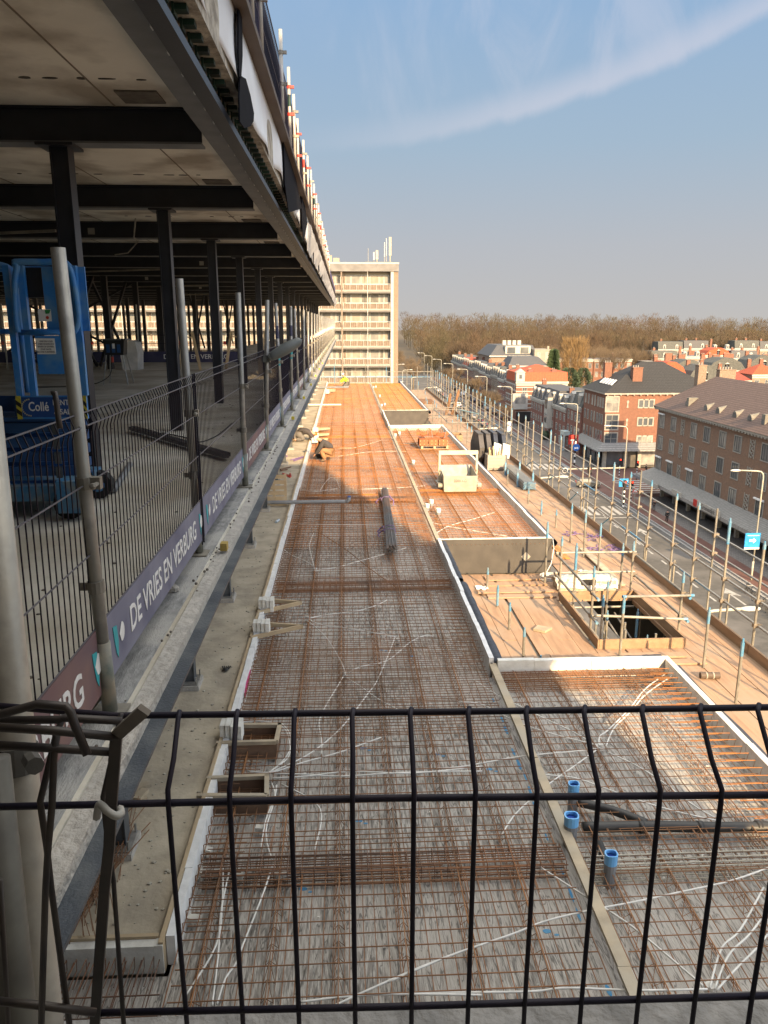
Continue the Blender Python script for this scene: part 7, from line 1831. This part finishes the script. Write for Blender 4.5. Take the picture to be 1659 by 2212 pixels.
# antennas and roof plant
AN = thing('antenna_mast', 'pale cellular antenna masts on the right end of the flat roof', 'antenna', (xr - 1.5, FY + 2, top))
for x, h, w in ((xr - .9, 4.0, .36), (xr - 1.5, 3.8, .10), (xr - 1.8, 3.2, .1), (xr - 3.0, 2.0, .36), (xr - 3.5, 1.7, .2)):
    MB().tube((x, FY + 2, top), (x, FY + 2, top + h), .07, 6).box(x - w / 2, x + w / 2, FY + 1.8, FY + 1.93, top + h * .30, top + h).build('antenna', mat('antenna_cream', (.45, .40, .26), None, 2, .6) if w > .2 else galv, AN)
MB().box(xr - 5, xr - .6, FY + 1.6, FY + 2.5, top + .01, top + .25).build('mount', steelg, AN)
MB().tube((xr - 4.4, FY + 2, top), (xr - 4.4, FY + 2, top + 2.3), .05, 6).build('pole', galv, AN)
for i, x in enumerate((xr - 10, xr - 11.2, xr - 16, xr - 22)): tag(MB().box(x, x + 1.0, FY + 3, FY + 4, top, top + .9 + (i % 2) * .4).build('roof_vent', creamp), 'small cream roof vent on the flats, %s from the antennas' % nth(i + 1), 'vent', 'roof vents on the flats')
# distant tower blocks above the wood
tag(MB().box(26, 36, 900, 908, GZ, 11).box(27, 35, 899.9, 899.99, 5, 9.5).build('distant_block', mat('distant_white', (.52, .56, .55), (.42, .5, .47), .3, .8)), 'tiny pale greenish office block rising above the wood', 'building')
# ------------------------------------------------------------------ street furniture, vehicles
def lamp(x, y, side, lab, h=12.4, arm=2.6, group='tall cream street lamps'):
    T = thing('street_lamp', lab, 'street lamp', (x, y, GZ), group)
    m = MB().tube((x, y, GZ), (x, y, GZ + 2.2), .12, 8).path([(x, y, GZ + 2.2), (x, y, GZ + h - .8), (x + side * .05, y, GZ + h - .35), (x + side * .3, y, GZ + h - .06), (x + side * .8, y, GZ + h + .02), (x + side * arm, y, GZ + h + .10)], .085, 8)
    m.build('pole', lamppaint, T, smooth=True)
    m = MB().ball((x + side * (arm + .55), y, GZ + h + .1), .62, 10, 6, (1, .36, .22)); m.build('lamp_head', lampheadw, T, smooth=True)
    return T
L1 = lamp(45.2, 79.7, -1, 'cream street lamp beside the brown building carrying the blue arrow sign')
LAMP = lamp(43.7, 116.8, -1, 'cream street lamp at the crossing that carries the signal arm')
lamp(46.0, 150.7, -1, 'cream street lamp with a black and white banded foot at the red brick corner')
lamp(41.8, 192.6, -1, 'cream street lamp before the striped corner building with a white H sign')
for i, y in enumerate((230, 267, 304, 341, 378, 415)): lamp(42.3, y, -1, 'cream street lamp up the tree lined street, %s beyond the one with the H sign' % nth(i + 1))
for i, y in enumerate((39.3, 77.2, 115, 153, 191, 228, 264, 300, 336)): lamp(19.6, y, 1, 'cream street lamp on the scaffold side of the street, %s from the camera' % nth(i + 1), arm=2.3)
# signs and signals
q = gy(1624, 1167, 79.7)
S1 = thing('arrow_sign', 'blue sign with a white arrow fixed to the street lamp at the right edge', 'sign', (q.x, 79.6, q.z - 1))
k = MB().box(q.x - .85, q.x + .85, 79.55, 79.65, q.z - 1.0, q.z + .85).build('board', bluesign, S1)
MB().box(q.x - .85, q.x + .85, 79.54, 79.549, q.z - 1.0, q.z - .78).build('white_strip', whitepl, k)
MB().prism([(q.x - .35, 79.549, q.z - .12), (q.x + .1, 79.549, q.z - .12), (q.x + .1, 79.549, q.z - .3), (q.x + .42, 79.549, q.z), (q.x + .1, 79.549, q.z + .3), (q.x + .1, 79.549, q.z + .12), (q.x - .35, 79.549, q.z + .12)], (0, -.01, 0)).build('arrow', whitepl, k)
MB().box(q.x - .6, q.x + .7, 79.54, 79.549, q.z + .55, q.z + .62).build('small_print', whitepl, k)
def sig(x, y, z, T, lit=True, back=True):
    MB().box(x - .2, x + .2, y - .12, y + .12, z - .45, z + .5).build('signal_head', blackp, T)
    if back: MB().prism([(x + .42 * math.cos(a), y + .13, z + .05 + .62 * math.sin(a)) for a in [i * math.pi / 6 for i in range(12)]], (0, .03, 0)).build('back_board', blackp, T)
    if lit: MB().tube((x, y - .121, z + .28), (x, y - .15, z + .28), .13, 10).build('red_lens', redlight, T)
ARM = thing('signal_arm', 'long cream signal arm reaching over the road from the street lamp', 'signal arm', (38, 116.8, -22.3), None)
MB().tube((33.0, 116.75, -22.25), (43.6, 116.75, -22.1), .11, 8).build('arm', lamppaint, ARM, smooth=True)
MB().tube((34.2, 116.6, -22.4), (34.2, 116.66, -22.4), .42, 16).build('ring', whitepl, ARM); MB().tube((34.2, 116.5, -22.4), (34.2, 116.59, -22.4), .34, 12).build('signal_head', blackp, ARM)
sig(38.1, 116.5, -22.35, ARM, False); MB().tube((38.1, 116.37, -22.15), (38.1, 116.35, -22.15), .07, 8).build('red_lens', redlight, ARM)
def bollard_signal(x, y, lab, h=2.6, lit=True, banded=True, zb=GZ):
    T = thing('traffic_light', lab, 'traffic light', (x, y, zb), 'traffic lights on banded posts')
    n = 9
    for k in range(n): MB().tube((x, y, zb + h * k / n), (x, y, zb + h * (k + 1) / n), .14 if h > 2.7 else .10, 8).build('white_band' if k % 2 else 'black_band', whitepl if k % 2 else blackp, T)
    sig(x, y - .1, zb + h + .6, T, lit, h > 2.7); return T
p = street('C6', 1115, 985); bollard_signal(p[0], p[1], 'big banded traffic light showing red beside the cream street lamp', 3.4)
for c, x, y, lab in (('C6', 1198, 905, 'banded traffic light showing red in front of the corner canopy'), ('C6', 1072, 630, 'small banded traffic light on the far side of the crossing, left one'), ('C6', 1260, 660, 'banded traffic light at the far corner before the lit shop window')):
    p = street(c, x, y); bollard_signal(p[0], p[1], lab, 2.4)
p = street('C6', 1288, 955); T = thing('bollard', 'low black and white bollard beside the triangular warning sign', 'bollard', p)
for k in range(5): MB().tube((p[0], p[1], GZ + k * .32), (p[0], p[1], GZ + k * .32 + .32), .08, 8).build('band', whitepl if k % 2 else blackp, T)
p = street('C6', 1235, 945); T = thing('warning_sign', 'red edged triangular warning sign before the zebra crossing', 'sign', p); z = GZ + 2.2
MB().tube((p[0], p[1], GZ), (p[0], p[1], z), .05, 6).build('post', galv, T); MB().prism([(p[0] - .5, p[1] - .06, z), (p[0] + .5, p[1] - .06, z), (p[0], p[1] - .06, z + .9)], (0, .02, 0)).build('red_edge', redm, T)
MB().prism([(p[0] - .3, p[1] - .065, z + .1), (p[0] + .3, p[1] - .065, z + .1), (p[0], p[1] - .065, z + .65)], (0, -.005, 0)).build('white_field', whitepl, T)
q = gy(1348, 1043, 116.4); T = thing('blue_square_sign', 'blue square sign under the signal lamp head on the street lamp at the crossing', 'sign', (q.x, 116.5, q.z - .7)); MB().box(q.x - .75, q.x + .75, 116.5, 116.58, q.z - .65, q.z + .65).build('board', bluesign, T); MB().box(q.x + .1, q.x + .55, 116.49, 116.499, q.z - .35, q.z + .35).build('white_mark', whitepl, T)
q = gy(1245, 966.7, 150.4); T = thing('round_cycle_sign', 'round blue cycle sign on the street lamp by the red brick corner', 'sign', (q.x, 150.4, q.z - .5)); MB().tube((q.x, 150.45, q.z), (q.x, 150.4, q.z), .72, 18).build('disc', signblue2, T); MB().tube((q.x - .22, 150.399, q.z - .1), (q.x - .22, 150.39, q.z - .1), .2, 10).tube((q.x + .22, 150.399, q.z - .1), (q.x + .22, 150.39, q.z - .1), .2, 10).build('cycle_mark', whitepl, T)
for k in range(9): pass
T = thing('banded_sleeve', 'black and white banded sleeve on the lamp foot by the red brick corner', 'sleeve', (46, 150.7, GZ))
for k in range(9): MB().tube((46, 150.7, GZ + k * .62), (46, 150.7, GZ + k * .62 + .62), .18, 8).build('band', whitepl if k % 2 else blackp, T)
q = gy(1240, 949.5, 158); T = thing('red_shop_sign', 'small red shop sign hanging above the street at the red brick corner', 'sign', (49.4, 158, q.z)); MB().box(q.x - 1.2, q.x + .9, 157.9, 158, q.z - 1.0, q.z + 1.0).build('board', redsign, T); MB().box(q.x - .9, q.x + .6, 157.88, 157.899, q.z - .2, q.z).build('print', whitepl, T)
q = gy(1101, 920, 192.2); T = thing('stop_sign_board', 'white sign with a blue H on the street lamp before the striped corner building', 'sign', (q.x, 192.2, q.z - 1)); MB().box(q.x - .62, q.x + .62, 192.1, 192.2, q.z - 1.4, q.z + 1.1).build('board', whitepl, T)
textmesh('lettering', 'H', signblue2, Matrix.Translation((q.x, 192.09, q.z + .3)) @ Matrix.Rotation(R(90), 4, 'X'), 1.2, .01, T)
# cars
def car(x, y, rot, paint, lab, scale=1.0, tall=1.0, group='cars parked along the kerb'):
    T = thing('car', lab, 'car', (x, y, GZ + .01), group); T.rotation_euler = (0, 0, rot); T.scale = (scale, scale, scale * tall)
    prof = [(-2.05, .35), (-2.1, .75), (-1.95, 1.0), (-1.75, 1.08), (-1.35, 1.48), (.35, 1.50), (1.05, 1.02), (1.85, .90), (2.05, .70), (2.08, .35)]
    def lm(name, m, mm, par, smooth=False):
        me = bpy.data.meshes.new(name); me.from_pydata(m.v, [], m.f); me.update(); me.materials.append(mm)
        o = bpy.data.objects.new(name, me); S.collection.objects.link(o); o.parent = par; return o
    m = MB(); n = len(prof); hw = .84
    for s in (-1, 1):
        for (a, b) in prof: m.v.append((a, s * (hw if b < 1.1 else hw * .80), b))
    for i in range(n): j = (i + 1) % n; m.f.append((i, j, n + j, n + i))
    m.f.append(tuple(range(n - 1, -1, -1))); m.f.append(tuple(range(n, 2 * n)))
    b = lm('body', m, paint, T); bv = b.modifiers.new('b', 'BEVEL'); bv.width = .06; bv.segments = 2
    m = MB()
    for s in (-1, 1):
        for a0, a1, b0, b1 in ((-1.35, -.55, -1.15, -.55), (-.48, .25, -.48, .25), (.32, .88, .32, .45)):
            m.poly((a0, s * (hw * .935), 1.12), (a1, s * hw * .935, 1.12), (b1, s * hw * .83, 1.42), (b0, s * hw * .83, 1.42))
    m.poly((.42, -.62, 1.47), (.42, .62, 1.47), (1.06, .72, 1.06), (1.06, -.72, 1.06)); m.poly((-1.40, -.6, 1.46), (-1.40, .6, 1.46), (-1.80, .7, 1.12), (-1.80, -.7, 1.12))
    lm('windows', m, glass, T)
    for a in (-1.3, 1.3):
        for s in (-1, 1):
            w = lm('wheel', MB().tube((a, s * .74, .32), (a, s * .90, .32), .33, 16), tyre, T); lm('rim', MB().tube((a, s * .901, .32), (a, s * .915, .32), .21, 10), galv, w)
    for s in (-1, 1): lm('headlight', MB().box(2.0, 2.09, s * .6 - .16, s * .6 + .16, .66, .80), whitepl, T); lm('tail_light', MB().box(-2.12, -2.04, s * .62 - .1, s * .62 + .1, .75, .98), redm, T)
    return T
p = street('C6', 755, 757); car(p[0], p[1] + 1.2, R(-14), chrome, 'grey hatchback crossing the junction behind the scaffold rails', 1.0, 1.05, None)
cols_ = [('black', blackp), ('dark blue', mat('car_dark_blue', (.02, .03, .07), None, 1, .3)), ('dark grey', mat('car_dark_grey', (.05, .05, .055), None, 1, .3)), ('silver', mat('car_silver', (.36, .37, .38), None, 1, .3, metal=.5)), ('white', whitepl), ('dark red', mat('car_dark_red', (.13, .015, .015), None, 1, .3))]
rs = random.Random(77); CIDX = [0, 2, 1, 0, 3, 1, 0, 2, 4, 0, 2, 3, 1, 5, 0, 4]
for i in range(16):
    nm, mm = cols_[CIDX[i]]; y = 196 + i * 8.2
    car(38.6 + rs.uniform(-.2, .2), y, R(90), mm, '%s car parked on the scaffold side of the tree row, %s from the crossing' % (nm, nth(i + 1)))
for i in range(9):
    nm, mm = cols_[CIDX[(i * 5 + 1) % 16]]; car(46.4, 226 + i * 13, R(90), mm, '%s car parked close to the terraced houses, %s from the striped corner' % (nm, nth(i + 1)))
for i, (x, y) in enumerate(((25, 330), (27, 372), (30, 300))): car(x, y, R(-90), cols_[(4, 3, 0)[i]][1], '%s car driving far up the street, %s' % (cols_[(4, 3, 0)[i]][0], ('middle one', 'farthest one', 'nearest one')[i]), group=None)
# cyclist beside the grey car
p = street('C6', 755, 640); x, y = p[0], p[1]
def bicycle(x, y, rot, lab, group=None):
    T = thing('bicycle', lab, 'bicycle', (x, y, GZ), group); T.rotation_euler = (0, 0, rot)
    def lm(name, m, mm, par):
        me = bpy.data.meshes.new(name); me.from_pydata(m.v, [], m.f); me.update(); me.materials.append(mm); o = bpy.data.objects.new(name, me); S.collection.objects.link(o); o.parent = par; return o
    for a in (-.52, .52): lm('wheel', MB().path([(a + .33 * math.cos(t), 0, .34 + .33 * math.sin(t)) for t in [i * math.pi / 9 for i in range(19)]], .02, 5).tube((a - .3, 0, .34), (a + .3, 0, .34), .006, 3).tube((a, 0, .04), (a, 0, .64), .006, 3), tyre, T)
    lm('frame', MB().tube((-.52, 0, .34), (-.15, 0, .85), .018, 5).tube((-.15, 0, .85), (-.05, 0, .30), .018, 5).tube((-.05, 0, .30), (.38, 0, .80), .018, 5).tube((-.15, 0, .80), (.38, 0, .85), .018, 5).tube((.52, 0, .34), (.36, 0, .98), .018, 5).tube((-.52, 0, .34), (-.05, 0, .30), .016, 5), blackp, T)
    lm('handlebar', MB().tube((.34, -.27, 1.0), (.34, .27, 1.0), .016, 5), galv, T); lm('saddle', MB().ball((-.17, 0, .93), .12, 8, 5, (1.1, .7, .35)), blackp, T)
    return T
bicycle(x, y, R(200), 'bicycle ridden over the crossing behind the grey hatchback')
person((x, y, GZ + .0), R(200), 'ride', 'cyclist in dark clothes riding over the crossing behind the grey hatchback', blackp, workdark)
rs = random.Random(8)
for i in range(9):
    p = gz(1612 + i * 9, 1278 + i * 8.5, GZ + .01); bicycle(p.x, p.y, R(60 + rs.uniform(-25, 25)), 'parked bicycle by the lamp with the arrow sign, %s from the left in the row' % nth(i + 1), 'bicycles parked by the shops')
for i, (x, y) in enumerate(((49.3, 168), (49.3, 173), (49.2, 189), (49.4, 164))): bicycle(x, y, R(92), 'bicycle leaning on the dark red town houses, %s from the red brick corner' % ('second', 'third', 'farthest', 'nearest')[i], 'bicycles along the town houses')
# planters, awnings and little things by the houses
tag(MB().ball((49.2, 186.5, GZ + 1.1), 1.1, 12, 8, (1, 1.3, 1)).build('round_shrub', shrub), 'round dark shrub on the pavement before the bay window house', 'shrub')
T = thing('shop_porch', 'pale blue shop porch projecting from the dark red town house', 'porch', (49.6, 170.6, GZ)); MB().box(48.9, 50.29, 169.3, 172.3, GZ + 3.4, GZ + 4.3).box(48.9, 49.2, 169.3, 169.7, GZ, GZ + 3.39).box(48.9, 49.2, 171.9, 172.3, GZ, GZ + 3.39).build('frame', mat('pale_blue_porch', (.40, .55, .62), (.5, .5, .42), .5, .7), T)
for i in range(7): tag(MB().tube((47.4 + (i % 2) * .5, 196 + i * 3.2, GZ), (47.4 + (i % 2) * .5, 196 + i * 3.2, GZ + 1.1), .12, 8).build('bollard', blackp), 'short black bollard on the pavement before the striped corner, %s in the line' % nth(i + 1), 'bollard', 'black bollards on the pavement')
person((53.6, 214.8, GZ + .01), R(180), 'walk', 'person in a bright hi-vis vest standing before the striped corner building', hivis, workdark)
for i, x in enumerate((50.9, 52.2)): tag(MB().tube((x, 213.5, GZ), (x, 213.5, GZ + 1.0), .5, 10, r2=.7).build('planter', stone), 'pale round planter before the striped corner building, %s one' % ('left', 'right')[i], 'planter')
# --- trees
def branch(m, p, d, L, r, depth, rr, spread=.55, up=.25, ntw=3):
    q = p + d * L; mid = p.lerp(q, .5) + Vector((rr.uniform(-1, 1), rr.uniform(-1, 1), 0)) * L * .05
    if depth > 1: m.path([p, mid, q], [r, r * .85, r * .68], 5 if depth > 2 else 4)
    else: m.tube(p, q, r, 3, r * .35, cap=False)
    if depth == 0: return
    for k in range(ntw if depth < 4 else 4):
        a = Vector((rr.uniform(-1, 1), rr.uniform(-1, 1), rr.uniform(-.5, .9))).normalized()
        nd = (d + a * spread * 1.6 + Vector((0, 0, up))).normalized(); s = rr.uniform(.35, 1)
        branch(m, p.lerp(q, s), nd, L * rr.uniform(.62, .8), r * .58 * (1.15 - .3 * s), depth - 1, rr, spread, up, ntw)
def bare_tree(x, y, h, seed, lab, zb=GZ, mm=None, group='bare street trees', ntw=4, depth=4):
    rr = random.Random(seed); T = thing('bare_tree', lab, 'tree', (x, y, zb), group)
    MB().path([(x, y, zb), (x + rr.uniform(-.1, .1), y, zb + h * .2), (x + rr.uniform(-.2, .2), y + rr.uniform(-.2, .2), zb + h * .42)], [.20, .16, .13], 8).build('trunk', bark, T, smooth=True)
    m = MB(); base = Vector((x, y, zb + h * .36))
    for k in range(6):
        a = k * 1.05 + rr.uniform(-.3, .3); branch(m, base + Vector((0, 0, rr.uniform(-.02, .06) * h)), Vector((math.cos(a), math.sin(a), rr.uniform(.8, 1.5))).normalized(), h * .22, .10, depth, rr, .5, .12, ntw)
    m.build('crown', mm or twig, T); return T
ty = [(42.5, 205), (41.4, 218), (42.0, 222), (45.4, 262), (43.3, 268), (44.4, 297), (44.8, 312), (46.0, 343), (42.5, 240), (43.5, 330)]
t0 = [bare_tree(0, 0, 10.5, 50 + i, 'x') for i in range(3)]
order = sorted(ty, key=lambda a: a[1])
for i, (x, y) in enumerate(order):
    lab = 'bare street tree on the pavement, %s from the crossing' % nth(i + 1)
    if i < 3: t = t0[i]; t.location = (x, y, GZ); t['label'] = lab
    else: t = copytree(t0[i % 3], loc=(x, y, GZ), rotz=i * 1.3, label=lab)
    s = .8 + (i * 37 % 10) * .05; t.scale = (s, s, s)
for i in range(12):
    t = copytree(t0[i % 3], loc=(16 + (i % 2) * 14 - (i % 3) * 2, 300 + i * 17, GZ), rotz=i * .9, label='tall bare roadside tree far up the street, %s of the left hand rows' % nth(i + 1), group='bare roadside trees far up the street'); t.scale = (1.5, 1.5, 1.5)
# yellow willow, conifer, dark shrubs, larger bare trees before the wood
def tuft_tree(name, lab, x, y, h, w, mm, n, seed, shape, leaf=.5, zb=GZ, th=.05, updir=True, cat='tree'):
    rr = random.Random(seed); T = thing(name, lab, cat, (x, y, zb)); MB().path([(x, y, zb), (x, y, zb + h * .5), (x, y, zb + h * .9)], [.35, .22, .05], 7).build('trunk', bark, T)
    m = MB()
    for k in range(n):
        t = rr.random(); a = rr.uniform(0, 6.283); rad = shape(t) * w / 2 * math.sqrt(rr.uniform(.12, 1)) * (1 + .18 * math.sin(3 * a + seed) + .12 * math.sin(9 * t + 2 * a))
        p = Vector((x + rad * math.cos(a), y + rad * math.sin(a), zb + h * t)); out = Vector((math.cos(a), math.sin(a), 0))
        d = (out * (.35 if updir else .9) + Vector((rr.uniform(-.3, .3), rr.uniform(-.3, .3), 1.1 if updir else -.25))).normalized(); L_ = leaf * rr.uniform(.5, 1.3)
        s = d.cross(Vector((rr.uniform(-1, 1), rr.uniform(-1, 1), .2))).normalized() * th * rr.uniform(.6, 1.4)
        k0 = len(m.v); m.v += [tuple(p - s), tuple(p + s), tuple(p + d * L_ + s * .3)]; m.f.append((k0, k0 + 1, k0 + 2))
    m.build('crown', mm, T); return T
q = gz(1240, 850, GZ); tuft_tree('willow', 'tall yellow brown willow between the conifer and the wood', gy(1240, 760, 300).x, 300, 21.6, 10, willow, 5200, 3, lambda t: 0 if t < .12 else (.55 + .5 * math.sin(min(1, (t - .1) / .8) * 2.4)), 2.4, th=.07)
tuft_tree('conifer', 'dark green conifer beside the cream block', gy(1196, 780, 258).x, 258, 19.5, 7.0, evergreen, 7000, 4, lambda t: 0 if t < .1 else (1.08 - t) * .95 + .03, 1.3, th=.2, updir=False)
tuft_tree('evergreen_shrub', 'rounded dark evergreen below the willow', gy(1230, 800, 255).x, 255, 13.5, 9.0, shrub, 3600, 5, lambda t: math.sin(min(1, .15 + t * .85) * 3.0) + .1, .7, th=.2, updir=False, cat='shrub')
tuft_tree('evergreen_shrub', 'dark green shrub among the bare trees right of the willow', gy(1262, 795, 280).x, 280, 12, 7, shrub, 2600, 6, lambda t: math.sin(min(1, .15 + t * .85) * 3.0) + .1, .7, th=.2, updir=False, cat='shrub')
big = bare_tree(0, 0, 17, 91, 'x', group='large bare trees before the wood', ntw=5)
for i, (x, y, s) in enumerate(((108, 318, 1.1), (118, 330, 1.2), (126, 342, 1.15), (112, 345, 1.25), (98, 340, 1.1), (132, 360, 1.2), (84, 345, 1.1), (90, 352, 1.15), (66, 350, 1.2), (55, 385, 1.2))):
    t = big if i == 0 else copytree(big, rotz=i * 1.1); t.location = (x, y, GZ); t.scale = (s, s, s)
    t['label'] = 'large bare tree behind the roofs before the wood, %s from the right' % nth(sorted([108, 118, 126, 112, 98, 132, 84, 90, 66, 55], reverse=True).index(x) + 1)
rs = random.Random(41)
for i in range(20):
    x, y = rs.uniform(98, 150), rs.uniform(345, 425)
    t = copytree(big, loc=(x, y, GZ), rotz=rs.uniform(0, 6), label='smaller bare tree in the thicket between the town roofs and the wood', group='bare trees of the thicket before the wood'); k = rs.uniform(.85, 1.15); t.scale = (k, k, k)
# --- the wood
def hz(x, y): return GZ + 13.5 * max(0, min(1, (y - 440) / 240)) + 2.2 * math.sin(x * .009 + 1) * max(0, min(1, (y - 430) / 100))
def wood():
    rr = random.Random(12)
    hm = MB(); nx, ny = 50, 14
    for j in range(ny + 1):
        for i in range(nx + 1):
            x, y = -320 + i * 32, 430 + j * 42; hm.v.append((x, y, hz(x, y) - .2))
    for j in range(ny):
        for i in range(nx): a = j * (nx + 1) + i; hm.f.append((a, a + 1, a + nx + 2, a + nx + 1))
    o = hm.build('hill', forestfloor); o['kind'] = 'structure'
    m = MB()
    def tree(x, y, zb, h, w, n):
        m.tube((x, y, zb), (x + rr.uniform(-.5, .5), y, zb + h * .6), .3, 3, .12, cap=False)
        for k in range(n):
            t = rr.uniform(.22, 1); a = rr.uniform(0, 6.283); sh = math.sin(min(1, (t - .15) * 1.05) * 3.05) ** .6 if t < .98 else .3
            rad = w / 2 * sh * math.sqrt(rr.uniform(.05, 1)); p = Vector((x + rad * math.cos(a), y + rad * math.sin(a), zb + h * t * rr.uniform(.92, 1.0)))
            d = Vector((math.cos(a) * .55 + rr.uniform(-.3, .3), math.sin(a) * .55, 1.0)).normalized(); L_ = rr.uniform(1.2, 3.6) * (1.25 - .5 * t)
            s = Vector((rr.uniform(-1, 1), rr.uniform(-.4, .4), rr.uniform(-.3, .3))).normalized() * rr.uniform(.05, .16)
            k0 = len(m.v); m.v += [tuple(p - s), tuple(p + s), tuple(p + d * L_)]; m.f.append((k0, k0 + 1, k0 + 2))
    for row in range(9):
        y0 = 446 + row * 22
        x = -80
        while x < 520 + row * 30:
            tx, tyy = x + rr.uniform(-3, 3), y0 + rr.uniform(-9, 9)
            if not (16 < tx < 46 and tyy < 640):
                h = rr.uniform(19.5, 24.5) * (1 if row > 1 else .92) * (1.12 if rr.random() < .05 else 1); tree(tx, tyy, hz(tx, tyy), h, rr.uniform(8, 12), 520 if row < 3 else 330)
            x += rr.uniform(6.2, 9.5)
    # the nearer edge of the wood at the left, along the street
    for k in range(120):
        y = rr.uniform(372, 455); x = rr.choice((rr.uniform(-70, 15), rr.uniform(47, 95), rr.uniform(50, 300)))
        if x > 96 and y < 442: y = rr.uniform(445, 460)
        tree(x, y, GZ, rr.uniform(15, 22) + (y - 380) * .03, rr.uniform(7, 10), 420)
    o = m.build('winter_wood', woodm); tag(o, 'broad leafless brown wood covering the horizon behind the town', 'wood', kind='stuff')
wood()
